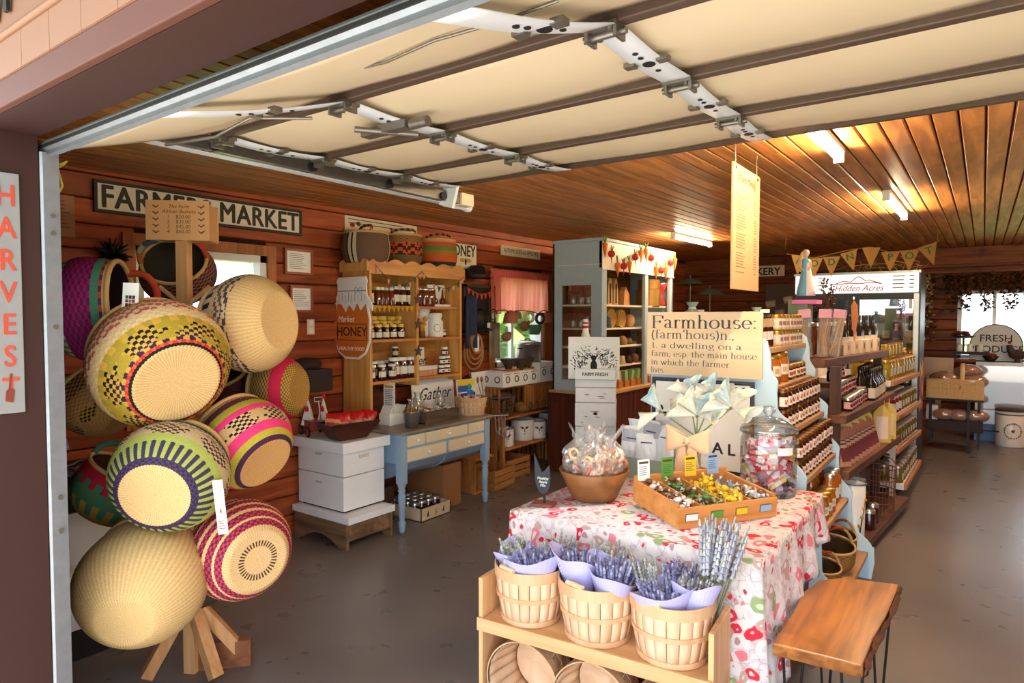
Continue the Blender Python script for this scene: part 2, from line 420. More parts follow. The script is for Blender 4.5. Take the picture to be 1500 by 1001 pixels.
# outside face above the door: trim board, short tan boards, moulding, siding
struct(MB().box(-5, 3.5, YF - 0.02, YF, HZ + 0.0, 2.153), 'trim_1', plain('brown_trim', (88, 48, 36), 0.6, var=0.08), bevel=0.003)
fas = struct(MB().box(-5, 3.5, YF - 0.02, YF, 2.153, 2.24), 'trim_2', m_pink)
xx = -5.0
while xx < 3.5:
    rel(link('board', (lambda q: (fix_normals(q), q)[1])(MB().box(-0.079, 0.079, -0.003, 0, -0.0425, 0.0425).mesh('board')), m_pink, None, loc=(xx + 0.08, YF - 0.02, 2.1965)), fas); xx += 0.16
struct(MB().cyl((-5, YF - 0.026, 2.246), (3.5, YF - 0.026, 2.246), 0.008, n=10), 'trim_3', m_pink)
sid = struct(MB().box(-5, 3.5, YF - 0.012, YF, 2.254, 2.9), 'trim_4', m_pink)
for zz in np.arange(2.254, 2.85, 0.15):
    rel(link('board', (lambda q: (fix_normals(q), q)[1])(MB().prism([(-0.012, -0.074), (0, -0.074), (0, 0.074), (-0.004, 0.074)], 'x', -4.2, 4.2).mesh('board')), m_pink, None, loc=(-0.8, YF - 0.012, zz + 0.075)), sid)
# painted letter whose foot shows at the very corner of the photo
struct(MB().prism([(-1.95, 2.285), (-1.925, 2.285), (-1.90, 2.40), (-1.925, 2.40)], 'y', YF - 0.034, YF - 0.026).prism([(-1.87, 2.29), (-1.85, 2.29), (-1.85, 2.40), (-1.87, 2.40)], 'y', YF - 0.034, YF - 0.026), 'trim_5', m_black)
# roof over the room, unseen eave in front sized to keep out the sun
struct(MB().box(XL - 0.5, XR + 0.5, -0.6, YB + 0.6, 2.95, 3.05), 'roof', m_brown)
# windows
def window(n, axis, h, t, mull, depth=0.14):
    a0, a1, z0, z1 = h; w = struct_empty('window_%d' % n)
    def bx(p, q, r, s_, d0, d1, name, mat, bev=0.002):
        mb = MB()
        if axis == 'y': mb.box(d0, d1, p, q, r, s_)
        else: mb.box(p, q, d0, d1, r, s_)
        part(mb, name, mat, w, bevel=bev)
    i0, i1 = (t - depth, t + 0.005) if axis == 'y' else (t - 0.005, t + depth)
    fw = 0.05
    for (p, q, r, s_) in ((a0, a1, z1 - fw, z1), (a0, a1, z0, z0 + fw), (a0, a0 + fw, z0, z1), (a1 - fw, a1, z0, z1)):
        bx(p, q, r, s_, i0, i1, 'window_frame', m_trimw)
    mid = t - depth * 0.5 if axis == 'y' else t + depth * 0.5
    for m_ in mull:
        bx(m_ - 0.02, m_ + 0.02, z0, z1, mid - 0.02, mid + 0.02, 'mullion', m_trimw)
    ed = [a0 + fw] + list(mull) + [a1 - fw]
    for p, q in zip(ed, ed[1:]):
        bx(p, q, z0 + fw, z1 - fw, mid - 0.003, mid + 0.003, 'pane', m_pane, 0)
    return w
def struct_empty(name):
    o = bpy.data.objects.new(name, None); COL.objects.link(o); o['kind'] = 'structure'; o.empty_display_size = 0.05; return o
window(1, 'y', WL[0], XL, [2.30]); window(2, 'y', WL[1], XL, [5.70]); window(3, 'x', WB[0], YB, [0.12, 0.9])
m_case = wood('window_casing_wood', (150, 84, 44), (196, 124, 72), 'z', 0.5, 0.1)
for i, (y0, y1, z0, z1) in enumerate(WL):
    for k, b in enumerate(((y0 - 0.07, y0, z0 - 0.07, z1 + 0.07), (y1, y1 + (0.07, 0.17)[i], z0 - 0.07, z1 + 0.07), (y0, y1, z1, z1 + 0.07), (y0, y1, z0 - 0.07, z0))):
        struct(MB().box(XL, XL + 0.02, b[0], b[1], b[2], b[3]), 'trim_%d' % (10 + i * 4 + k), m_case, bevel=0.002)
struct(MB().box(XL, XL + 0.035, YF + 0.14, YB, 2.375, 2.44), 'trim_20', m_wall, bevel=0.004)
struct(MB().box(XL, XR, YB - 0.05, YB, 2.28, 2.5), 'trim_21', m_wallb, bevel=0.004)
struct(MB().box(XL, XR, YB - 0.09, YB, 2.16, 2.2), 'trim_22', m_wallb, bevel=0.004)
struct(MB().box(XL, XL + 0.018, YF + 0.14, YB, 0, 0.09), 'baseboard_left', m_wall, bevel=0.003)
struct(MB().box(XL, XR, YB - 0.018, YB, 0, 0.09), 'baseboard_back', m_wallb, bevel=0.003)

# ------------------------------------------------------------------ overhead sectional door, run up under the ceiling
DXL, DXR = -2.20, 2.62
def zd(y): return 2.205 + 0.022 * y
door = struct_empty('door_1')
edges = [(0.765, 2.075), (1.27, zd(1.27)), (1.70, zd(1.70)), (2.13, zd(2.13)), (2.50, zd(2.50))]
stiles = [DXL + 0.05, -1.52, -0.67, 0.18, 1.03, 1.88, DXR - 0.05]
for i in range(4):
    (y0, z0), (y1, z1) = edges[i], edges[i + 1]
    def skin(u, v, y0=y0, z0=z0, y1=y1, z1=z1, i=i):
        xx = DXL + (DXR - DXL) * u; sag = 0.0
        y = y0 + 0.012 + (y1 - y0 - 0.024) * v; z = z0 + (z1 - z0) * v - 0.016 * math.sin(math.pi * v) + (0.012 * math.sin(math.pi * v) if i == 0 else 0)
        return (xx, y, z + 0.004 * math.sin(xx * 7.3))
    part(MB().grid(skin, 60, 8), 'door_panel', m_cream, door, solid=0.03)
    # white stiles, slightly bowed, with punched holes
    for sx_ in (stiles if i else stiles[1:]):
        w2 = 0.038
        def st(u, v, y0=y0, z0=z0, y1=y1, z1=z1, sx_=sx_):
            return (sx_ - w2 + 2 * w2 * u, y0 + (y1 - y0) * v, z0 + (z1 - z0) * v - 0.034 - 0.010 * math.sin(math.pi * v))
        so = part(MB().grid(st, 2, 8), 'stile', m_stile, door, solid=0.003)
        hb = MB()
        for v, r in ((0.35, 0.007), (0.42, 0.007), (0.53, 0.016), (0.66, 0.007)):
            yy = y0 + (y1 - y0) * v; zz = z0 + (z1 - z0) * v - 0.037 - 0.010 * math.sin(math.pi * v)
            hb.cyl((sx_, yy, zz), (sx_, yy, zz - 0.0015), r, n=14)
        part(hb, 'punched_hole', m_black, so)
        cl = MB()
        for s_ in (-1, 1): cl.box(sx_ + s_ * 0.042 - 0.014, sx_ + s_ * 0.042 + 0.014, (y0 + y1) / 2 - 0.012, (y0 + y1) / 2 + 0.012, (z0 + z1) / 2 - 0.052, (z0 + z1) / 2 - 0.04)
        part(cl, 'stile_clip', m_hard, so)
for i in range(1, 4):
    y, z = edges[i]
    part(MB().box(DXL, DXR, y - 0.016, y + 0.016, z - 0.036, z + 0.012), 'strut', m_dkstrut, door, bevel=0.004)
    for sx_ in stiles:
        h = MB(); h.box(sx_ - 0.04, sx_ + 0.04, y - 0.03, y + 0.03, z - 0.046, z - 0.036)
        h.cyl((sx_ - 0.05, y, z - 0.052), (sx_ + 0.05, y, z - 0.052), 0.008, n=10)
        for q in (-0.034, 0.034): h.box(sx_ + q - 0.004, sx_ + q + 0.004, y - 0.022, y + 0.022, z - 0.066, z - 0.036)
        h.cyl((sx_ - 0.022, y + 0.02, z - 0.046), (sx_ - 0.022, y + 0.02, z - 0.053), 0.007, n=6)
        h.cyl((sx_ + 0.022, y - 0.02, z - 0.046), (sx_ + 0.022, y - 0.02, z - 0.053), 0.007, n=6)
        part(h, 'hinge', m_hard, door)
part(MB().box(DXL, DXR, 2.495, 2.515, zd(2.5) - 0.03, zd(2.5) + 0.03), 'end_rail', m_dkstrut, door)
# bottom edge of the door: aluminium rail with rubber seal holder
br = MB()
br.prism([(0.752, 2.083), (0.765, 2.088), (0.775, 2.07), (0.772, 2.045), (0.764, 2.037), (0.752, 2.042), (0.756, 2.055), (0.748, 2.062), (0.748, 2.076)], 'x', DXL - 0.04, DXR)
part(br, 'bottom_rail', m_galv, door)
part(MB().box(DXL, DXR, 0.744, 0.75, 2.062, 2.070), 'seal', m_black, door)
# lift cable and lock bar seen on the left
lk = MB(); lk.tube([(-2.1, 1.05, 2.12), (-1.9, 1.1, 2.125), (-1.75, 1.12, 2.16), (-1.62, 1.24, 2.165)], 0.005, 6)
lk.box(-1.66, -1.46, 1.46, 1.50, 2.165, 2.19); lk.cyl((-1.62, 1.40, 2.17), (-1.5, 1.56, 2.17), 0.01); lk.cyl((-1.45, 1.48, 2.175), (-1.38, 1.48, 2.175), 0.016)
part(lk, 'lock_bar', m_hard, door)
lk2 = MB(); lk2.tube([(-1.1, .98, 2.12), (-1.0, .95, 2.10), (-0.85, .93, 2.10), (-0.7, .94, 2.10), (-0.6, .97, 2.12)], 0.003, 6); part(lk2, 'pull_cable', m_hard, door)
# horizontal track with end bracket
trk = struct_empty('door_2')
tb = MB()
for p, q in (((-2.325, 0.98), (-2.32, 2.66)),): tb.prism([(-2.335, 2.172), (-2.29, 2.172), (-2.29, 2.176), (-2.33, 2.176), (-2.33, 2.215), (-2.335, 2.215)], 'y', 0.98, 2.66)
part(tb, 'horizontal_track', m_stile, trk)
part(MB().box(-2.285, -2.255, 1.0, 2.66, 2.176, 2.226), 'track_angle', m_hard, trk)
part(MB().box(-2.35, -2.24, 2.66, 2.76, 2.17, 2.235), 'end_block', plain('pale_tan_block', (226, 200, 168), 0.6), trk, bevel=0.004)
part(MB().cyl((-2.31, 2.6, 2.18), (-2.31, 2.78, 2.18), 0.022).cyl((-2.31, 2.78, 2.18), (-2.31, 2.8, 2.18), 0.028), 'spring_end', m_stile, trk)
part(MB().obox((-2.24, 2.56, 2.21), (0.09, 0.02, 0.13), Matrix.Rotation(0.3, 3, 'Y')), 'end_bracket', m_stile, trk)
for yy in (1.3, 1.72, 2.15, 2.52): part(MB().cyl((-2.315, yy, 2.195), (-2.24, yy, 2.195), 0.02, n=16), 'roller', m_black, trk)
cur = []
for k in range(9):
    a = math.pi / 2 * k / 8; cur.append((-2.30, 0.78 + 0.3 * (1 - math.cos(a)), 1.9 + 0.3 * math.sin(a)))
part(MB().tube([(-2.30, 0.78, 0.0), (-2.30, 0.78, 1.0)] + cur[:1], 0.01), 'track_lip', m_galv, trk)
# vertical track on the left jamb
vt = struct_empty('trim_23'); vt.name = 'door_3'
part(MB().prism([(-2.245, 0.738), (-2.19, 0.738), (-2.185, 0.744), (-2.185, 0.785), (-2.197, 0.785), (-2.197, 0.752), (-2.235, 0.752), (-2.235, 0.785), (-2.245, 0.785)], 'z', 0, 2.05), 'vertical_track', m_galv, vt)
part(MB().box(-2.285, -2.262, 0.74, 0.775, 0, 2.08), 'jamb_angle', m_hard, vt)
for zz in (0.35, 0.95, 1.05, 1.55, 1.82, 1.87):
    part(MB().cyl((-2.184, 0.765, zz), (-2.178, 0.765, zz), 0.007, n=8), 'bolt', m_hard, vt)
    part(MB().box(-2.262, -2.24, 0.745, 0.765, zz - 0.02, zz + 0.02), 'bracket', m_hard, vt)
# yellow cord tied round the rail end
p0 = at(92, 243, 2.02)
solo(MB().tube([p0 + CR * a * 0.002 + CU * b * -0.002 + CT * c * 0.01 for a, b, c in ((-12, 2, 1), (0, -5, 2), (10, 0, 2), (4, 6, 3), (-6, 0, 2), (2, 8, 3), (3, 22, 2), (6, 34, 2), (0, 44, 2), (-12, 54, 2), (-22, 62, 2))], 0.004, 6)
     .tube([p0 + CR * a * 0.002 + CU * b * -0.002 + CT * c * 0.01 for a, b, c in ((14, -4, 2), (4, 2, 3), (-4, 18, 2), (-10, 32, 2), (-24, 38, 2), (-30, 34, 2))], 0.004, 6),
     'tied_cord', plain('yellow_cord', (206, 178, 84), 0.7), 'yellow cord knotted at the end of the overhead door rail', 'cord')
# ------------------------------------------------------------------ fluorescent tubes
m_tube = glow('lit_tube', (1.0, 0.80, 0.50), 120)
m_fix = plain('white_fixture', (232, 226, 214), 0.4)
for (X, y0, y1, lab) in ((-0.60, 2.42, 3.62, 'lit fluorescent tube light nearest the overhead door edge'), (-0.55, 5.1, 6.33, 'lit fluorescent tube light over the far aisle by the fridge'), (-2.62, 6.49, 7.62, 'lit fluorescent tube light beside the pale blue hutch'), (1.46, 7.8, 9.0, 'added unseen tube light brightening the display case counter')):  # last tube is out of view, added to brighten the back right
    zt = zc((y0 + y1) / 2) - 0.05
    r = thing('tube_light', lab, 'light', (X, (y0 + y1) / 2, zt), 0, 'fluorescent ceiling lights'); r.rotation_euler = (0.013, 0, 0)
    L = (y1 - y0) / 2
    part(MB().box(-0.028, 0.028, -L, L, 0.025, 0.05), 'housing', m_fix, r, bevel=0.004)
    for q in (0,): part(MB().cyl((q, -L + 0.02, 0), (q, L - 0.02, 0), 0.016, n=12), 'tube', m_tube, r)
    for e in (-1, 1): part(MB().box(-0.024, 0.024, e * L - 0.012, e * L + 0.012, -0.022, 0.05), 'socket_end', m_fix, r, bevel=0.003)
# ------------------------------------------------------------------ shared materials
m_vc = vcol('painted_colour', 0.6); m_vcg = vcol('glossy_colour', 0.25, spec=0.5); m_weave = vcol('woven_straw', 0.75, 0.5, 220, 0.2, var=0.3)
m_paper = plain('white_paper', (242, 240, 234), 0.7, var=0.03)
m_ink = plain('dark_ink', (40, 36, 36), 0.7)
m_pine = wood('honey_pine', (196, 132, 66), (228, 172, 100), 'z', 0.4, 0.08, 9, 0.06, knots=False)
m_pineh = wood('honey_pine_shelf', (178, 112, 54), (212, 150, 84), 'y', 0.4, 0.08, 9, 0.06, knots=False)
m_rawwood = wood('pale_raw_wood', (196, 138, 86), (228, 176, 122), 'z', 0.55, 0.1, 9, 0.08)
m_steel = plain('brushed_steel', (186, 186, 184), 0.3, 0.9, 0.12, 30)
m_glassjar = clear('jar_glass', (0.97, 0.98, 0.98), 0.08)
m_cello = clear('cellophane', (0.97, 0.97, 0.97), 0.16, 0.12, 0.10)
WH = (240, 238, 232); BK = (26, 24, 24)

def board_sign(name, label, cat, M, w, h, t=0.012, mat=None, bevel=0.002, group=None):
    """flat board: local x right, y up, z out of its face; the origin is the middle of the back"""
    r = thing(name, label, cat, mat=M, group=group)
    part(MB().box(-w / 2, w / 2, -h / 2, h / 2, 0, t), 'board', mat or m_white, r, bevel=bevel)
    return r
def border(r, w, h, bw, t0, t1, mat, name='frame'):
    for a, b, c, d in ((-w / 2, w / 2, h / 2 - bw, h / 2), (-w / 2, w / 2, -h / 2, -h / 2 + bw), (-w / 2, -w / 2 + bw, -h / 2 + bw, h / 2 - bw), (w / 2 - bw, w / 2, -h / 2 + bw, h / 2 - bw)):
        part(MB().box(a, b, c, d, t0, t1), name, mat, r, bevel=0.0015)
def T3(x, y, z): return Matrix.Translation((x, y, z))
def lines(r, x0, x1, ys, th, z, mat, name='print_lines'):
    mb = MB()
    for y in ys: mb.box(x0, x0 + (x1 - x0) * rnd(0.6, 1), y - th / 2, y + th / 2, z, z + 0.0006)
    return part(mb, name, mat, r)
def wall_sign(name, label, cat, px0, py0, px1, py1, X=XL, **k):
    """sign on the left wall; two opposite corner pixels give its place and size"""
    a = on_x(px0, py0, X); b = on_x(px1, py1, X); w = b.y - a.y; h = abs(a.z - b.z); c = (a + b) / 2
    return board_sign(name, label, cat, frame_m(c, (0, 1, 0), (0, 0, 1)), w, h, **k), w, h

# ------------------------------------------------------------------ vertical word board on the door jamb
a = on_x(0, 255, JX); b = on_x(36, 605, JX)
w = (b.y - 0.612); h = on_x(18, 255, JX).z - on_x(18, 605, JX).z
hs = board_sign('word_board', 'tall weathered grey board reading HARVEST in orange letters on the brown door jamb', 'sign',
                frame_m((JX, 0.612 + w / 2, (on_x(18, 255, JX).z + on_x(18, 605, JX).z) / 2), (0, 1, 0), (0, 0, 1)), w, h, 0.01,
                plain('weathered_grey_board', (136, 134, 133), 0.7, var=0.1, scale=30))
m_org = plain('orange_letters', (190, 70, 46), 0.6)
for i, ch in enumerate('HARVEST'):
    text(ch, 0.082, m_org, hs, T3(0.004, h / 2 - 0.065 - i * 0.0885, 0.0105), bold=0.0015, sx=0.8)
part(MB().prism([(-0.004, -0.005), (0.002, -0.005), (0.006, 0.035), (0.0, 0.035)], 'z', 0.0105, 0.012).prism([(-0.012, -0.04), (0.006, -0.045), (0.010, -0.01), (0.0, -0.003), (-0.010, -0.012)], 'z', 0.0105, 0.012).xf(T3(0.002, -h / 2 + 0.075, 0)),
     'trowel_emblem', plain('rust_trowel', (120, 50, 34), 0.6), hs)

# ------------------------------------------------------------------ left wall signs
r, w, h = wall_sign('wall_sign', 'long white FARMERS MARKET sign in a dark frame high on the red board wall', 'sign', 135, 262, 440, 346, XL, t=0.012, mat=plain('aged_white_sign', (226, 216, 200), 0.7, var=0.06))
w_ = w; m_dk = plain('dark_green_black', (52, 48, 38), 0.7)
border(r, w, h, 0.018, 0.0, 0.022, m_dk)
text('FARMERS MARKET', 0.178, m_dk, r, T3(0.005, -0.004, 0.0125), bold=0.0055, sx=0.86, space=1.06)
for (p, lab) in (((415, 363, 457, 404), 'upper framed certificate beside the white framed window'), ((423, 418, 457, 458), 'lower framed certificate beside the white framed window')):
    r, w, h = wall_sign('framed_certificate', lab, 'frame', *p, XL, t=0.01, mat=m_paper)
    border(r, w, h, 0.018, 0, 0.02, plain('red_brown_frame', (150, 70, 40), 0.4))
    lines(r, -w * 0.32, w * 0.32, [h * (0.3 - 0.07 * i) for i in range(9)], 0.004, 0.0101, plain('grey_print', (150, 146, 140), 0.8))
r, w, h = wall_sign('outlet_plate', 'ivory electrical outlet plate on the wall below the certificates', 'outlet', 449, 468, 460, 490, XL, t=0.008, mat=plain('ivory', (232, 214, 186), 0.5))
for s_ in (-1, 1): part(MB().box(-0.016, 0.016, s_ * 0.028 - 0.016, s_ * 0.028 + 0.016, 0.008, 0.011), 'socket', m_white, r, bevel=0.002)
r, w, h = wall_sign('paper_notice', 'pale paper notice pinned to the wall left of the FARMERS MARKET sign', 'notice', 72, 283, 110, 348, XL, t=0.003, mat=plain('tan_notice', (170, 120, 90), 0.8), bevel=0)
lines(r, -w * 0.35, w * 0.35, [h * (0.35 - 0.09 * i) for i in range(8)], 0.005, 0.0032, plain('notice_print', (130, 84, 60), 0.8))
r, w, h = wall_sign('picture_print', 'pale print with red fruit on the wall behind the baskets on the pine hutch', 'picture', 504, 315, 610, 372, XL, t=0.01, mat=plain('cream_print', (222, 202, 176), 0.7))
fm = MB()
for i in range(16): fm.ball((rnd(-w * .42, w * .42), rnd(-h * .3, h * .4), 0.01), rnd(0.012, 0.024), 10, 6, (150, 32, 24) if i % 3 else (70, 52, 36), (1.4, 1, 0.15))
part(fm, 'printed_fruit', m_vc, r); lines(r, -w * .46, w * .46, [h * .4, h * .28], 0.006, 0.0102, m_ink)
r, w, h = wall_sign('enamel_sign', 'white enamel HONEY sign with a yellow bee behind the striped basket', 'sign', 652, 354, 697, 395, XL + 0.02, t=0.008, mat=plain('aged_enamel', (226, 214, 190), 0.5))
text('HONEY', 0.15, m_ink, r, T3(0.0, h * .2, 0.0085), bold=0.003, sx=0.8)
bm = MB().ball((0.06, -h * .22, 0.009), 0.03, 10, 6, BK, (0.45, 1.1, 0.2))
for s_ in (-1, 1): bm.ball((0.06 + s_ * 0.045, -h * .17, 0.009), 0.04, 10, 6, (206, 160, 50), (1, 0.5, 0.08))
part(bm, 'printed_bee', m_vc, r)
r, w, h = wall_sign('wall_sign', 'narrow cream AUTUMN SKIES sign above the pink curtain', 'sign', 733, 359, 790, 381, XL + 0.015, t=0.012, mat=plain('cream_sign', (214, 196, 168), 0.7))
text('AUTUMN SKIES and APPLE PIES', 0.062, plain('brown_ink', (110, 84, 60), 0.7), r, T3(0, 0, 0.0125), sx=0.76)

# ------------------------------------------------------------------ pole stand of woven baskets
base = on_z(281, 985)
sd = thing('basket_stand', 'wooden pole stand with splayed feet carrying the woven baskets', 'stand', base)
part(MB().box(-0.027, 0.027, -0.02, 0.02, 0.0, 1.97).xf(Matrix.Rotation(0.5, 4, 'Z')), 'post', m_rawwood, sd, bevel=0.003)
for px, py, w in ((214, 1003, 0.05), (317, 1003, 0.05), (362, 972, 0.05), (300, 955, 0.045)):
    e = on_z(px, py) - base; e.z = 0.03
    part(MB().beam((0, 0, 0.34), e, 0.05, 0.05), 'foot', m_rawwood, sd, bevel=0.003)
e1 = on_z(369, 973) - base; e2 = on_z(330, 990) - base
part(MB().beam(e1 + Vector((0, 0, .06)), e2 + Vector((-0.15, -.05, .06)), 0.04, 0.12), 'base_board', wood('brown_base_wood', (120, 70, 44), (156, 100, 66), 'x', 0.6), sd, bevel=0.003)
for s_ in (-1, 1):
    for zz in (0.75, 1.1, 1.45, 1.62):
        d = (CR * 0.11 * s_ if zz != 1.1 else CR * 0.08 * s_ - CT * 0.05); part(MB().cyl((0, 0, zz), (d.x, d.y, zz + 0.09), 0.010), 'peg', m_rawwood, sd)
# price box on top of the pole
ptop = at(262, 322, 2.80); Mb = frame_m(ptop, (CR * 0.97 + CT * -0.10), (0, 0, 1))
pb = thing('price_box', 'tan card price sign box on top of the basket pole', 'sign', mat=Mb)
m_tan = plain('tan_card', (216, 160, 104), 0.7, var=0.06)
dpx = 2.80 / F_PX
part(MB().box(-46 * dpx, 43 * dpx, -30 * dpx, 28 * dpx, -0.003, 0.003), 'front_card', m_tan, pb)
part(MB().box(-46 * dpx, 44 * dpx, -30 * dpx, 24 * dpx, -0.106, -0.10), 'rear_card', m_tan, pb)
part(MB().box(40 * dpx, 43 * dpx, -28 * dpx, 22 * dpx, -0.10, -0.003).box(-45 * dpx, -42 * dpx, -28 * dpx, 22 * dpx, -0.10, -0.003).box(-45 * dpx, 43 * dpx, -30 * dpx, -28 * dpx, -0.10, -0.003), 'side_card', m_tan, pb)
m_bink = plain('brown_ink2', (96, 60, 34), 0.7)
text('The Farm\nAfrican Baskets', 0.022, m_bink, pb, T3(0, 0.045, 0.0032), shear=0.3, ext=0.0003)
text('1    $20.00\n2    $35.00\n3    $45.00\n4    $60.00', 0.022, m_bink, pb, T3(0, -0.02, 0.0032), shear=0.1, ext=0.0003)
lf = MB()
for s_ in (-1, 1):
    for i in range(5):
        lf.obox((s_ * 0.098, 0.055 - 0.027 * i, 0.0033), (0.020, 0.005, 0.0006), Matrix.Rotation(s_ * 0.6, 3, 'Z')); lf.obox((s_ * 0.088, 0.055 - 0.027 * i, 0.0033), (0.018, 0.004, 0.0006), Matrix.Rotation(-s_ * 0.5, 3, 'Z'))
part(lf, 'leaf_print', m_bink, pb)

NAT = (222, 184, 128)
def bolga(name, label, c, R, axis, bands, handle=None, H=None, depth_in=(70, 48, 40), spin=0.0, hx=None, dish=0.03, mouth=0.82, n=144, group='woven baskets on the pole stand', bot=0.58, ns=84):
    """round woven basket; axis points out of its mouth; bands: list of (t0, t1, fn(i,j)->colour), t runs 0 at the bottom centre to 1 at the rim"""
    H = H or R * 1.25
    if len(axis) == 4: # measured against the line of sight at this spot
        t_ = (Vector(EYE) - Vector(c)).normalized(); r_ = (CR - t_ * CR.dot(t_)).normalized(); axis = r_ * axis[0] + t_.cross(r_) * axis[1] + t_ * axis[2]
    ax = Vector(axis).normalized(); o = Vector(c) - ax * (H * 0.5)
    if hx is not None:
        q = zmat(o, ax).to_3x3().transposed() @ (r_ * hx[0] + t_.cross(r_) * hx[1] + t_ * hx[2]); spin = math.atan2(q.y, q.x)
    r = thing(name, label, 'basket', mat=zmat(o, ax, spin), group=group)
    prof = []
    for i in range(ns + 1):
        t = i / ns
        if t < 0.3: q = t / 0.3; prof.append((max(0.001, R * bot * q), R * dish * (1 - q ** 2)))
        else:
            q = (t - 0.3) / 0.7; ang = q * math.pi
            rr = R * (bot + (1 - bot) * math.sin(min(1, q / 0.62) * math.pi / 2)) if q < 0.62 else R * (1 - (1 - mouth) * ((q - 0.62) / 0.38) ** 1.6)
            prof.append((rr, H * (0.0 + q ** 1.25)))
    def colf(i, j):
        t = i / ns
        for t0, t1, fn in bands:
            if t0 <= t < t1: return fn(i, j)
        return NAT
    part(MB().lathe(prof, n, (0, 0, 0), colf, ripple=R * 0.006), 'body', m_weave, r, norm=False)
    inner = [(max(0.001, a - R * 0.035), b + R * 0.03) for a, b in prof[::4]]
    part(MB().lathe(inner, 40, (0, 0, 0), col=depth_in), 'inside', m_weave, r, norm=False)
    rim = [(prof[-1][0] * math.cos(t), prof[-1][0] * math.sin(t), prof[-1][1]) for t in np.linspace(0, 2 * math.pi, 49)[:-1]]
    part(MB().tube(rim, R * 0.05, 8, (214, 172, 112), closed=True), 'rim', m_weave, r)
    if handle:
        hh = MB(); pts = []; rr = prof[-1][0]
        for k in range(25):
            a_ = math.pi * k / 24; pts.append((rr * math.cos(a_), 0.04 * R * math.sin(3 * a_), H + handle['h'] * R * math.sin(a_) ** 0.8))
        cs = handle['c']; hh.tube(pts, R * 0.07, 10, [cs[int(k / 24.01 * len(cs))] for k in range(24)])
        part(hh, 'handle', m_weave, r)
    return r
def flat(c): return lambda i, j: c
def chk(a, b, p=2, q=2): return lambda i, j: a if ((i // q) + (j // p)) % 2 else b
def strp(a, b, p=4): return lambda i, j: a if (j // p) % 2 else b
def zig(a, b, per=16, amp=6, ph=0): return lambda i, j: a if ((i + ph + abs((j % per) - per // 2) * amp // per * 2) // 3) % 2 else b
def diam(a, b, c, per=24):  # diamonds of checks on a plain ground
    return lambda i, j: (chk(a, b, 2, 2)(i, j) if abs((j % per) - per / 2) < per * 0.32 + ((i % 10) - 5) * 0.6 else c)
OL = (176, 148, 48); PUR = (92, 40, 84); MAG = (176, 24, 108); RED = (200, 52, 40); PINK = (232, 60, 116); GRN = (132, 160, 62); DKP = (58, 36, 66); YEL = (206, 164, 62); TEAL = (74, 140, 108)
def cdir(a, b, c): return CR * a + CU * b + CT * c
# centre basket, its bottom towards us
bolga('woven_basket', 'large basket with red and olive bands, bottom facing out, in the pole middle', at(238, 536, 2.34), 0.236, (-.33, .42, -.84, 0),
      [(0, .31, strp(NAT, (206, 166, 108), 1)), (.31, .335, flat(BK)), (.335, .365, strp(RED, (214, 92, 60), 2)), (.365, .385, strp(YEL, DKP, 3)), (.385, .44, diam(DKP, YEL, OL, 20)), (.44, .52, diam(BK, YEL, OL, 24)), (.52, .56, strp(OL, YEL, 3)), (.56, .66, chk(NAT, (232, 200, 150), 2, 2)), (.66, .80, zig((190, 96, 78), (228, 190, 146), 12, 6)), (.80, .86, chk((196, 104, 84), NAT, 3, 1)), (.86, .90, flat(YEL)), (.90, .94, strp(RED, OL, 3)), (.94, 1.01, flat(NAT))], spin=0.4, H=0.30)
bolga('woven_basket', 'straw basket with a black and white toothed rim and dark zigzag, bottom turned right', at(372, 474, 2.72), 0.205, (-.75, -.08, -.6, 0),
      [(0, .62, strp((226, 186, 126), (212, 172, 114), 1)), (.62, .68, zig((70, 60, 70), (216, 180, 130), 24, 8)), (.68, .78, zig((92, 78, 74), (206, 170, 124), 24, 10)), (.78, .84, flat(NAT)), (.84, .95, strp((48, 36, 60), (226, 196, 150), 3)), (.95, 1.01, flat(NAT))], handle=dict(h=0.55, c=[NAT]), hx=(.3, .2, 1), H=0.26)
bolga('woven_basket', 'magenta and green striped basket with its dark mouth turned right', at(128, 453, 2.52), 0.20, (.93, .05, .30, 0),
      [(0, .40, chk((150, 130, 70), (110, 104, 60), 2, 2)), (.40, .55, chk(TEAL, (150, 120, 70), 2, 2)), (.55, .62, strp(TEAL, NAT, 2)), (.62, .88, chk(MAG, PUR, 3, 2)), (.88, .93, flat(TEAL)), (.93, .96, strp((190, 70, 50), PUR, 3)), (.96, 1.01, flat((208, 164, 100)))], handle=dict(h=0.62, c=[(204, 76, 44), (214, 84, 44), (208, 70, 44), MAG, TEAL, (60, 50, 90), (208, 160, 96)]), depth_in=(60, 30, 38), hx=(.1, .75, -.65), H=0.24, mouth=0.9)
bolga('woven_basket', 'dark open weave basket with a red and green wrapped handle behind the post', at(262, 402, 3.05), 0.165, (-.15, .6, .72, 0),
      [(0, .5, chk((70, 60, 44), (120, 100, 60), 2, 2)), (.5, .8, chk((70, 44, 66), (110, 84, 56), 2, 2)), (.8, 1.01, chk((150, 96, 60), (60, 36, 60), 3, 2))], handle=dict(h=0.9, c=[(196, 70, 50), (200, 60, 50), (212, 160, 110), (130, 160, 60), (60, 90, 120), (200, 180, 130), (210, 110, 50)]), depth_in=(84, 74, 60), hx=(1, 0, 0), H=0.2)
bolga('woven_basket', 'brown and tan flared basket low on the left of the pole behind the big one', at(158, 585, 2.86), 0.185, (-.6, .65, -.3, 0),
      [(0, .5, chk((206, 160, 96), (190, 140, 80), 2, 2)), (.5, .62, diam((70, 44, 40), YEL, (200, 152, 92), 18)), (.62, .80, chk((190, 124, 76), (206, 160, 100), 2, 2)), (.80, 1.01, chk((110, 62, 46), (190, 140, 84), 2, 2))], spin=0.3)
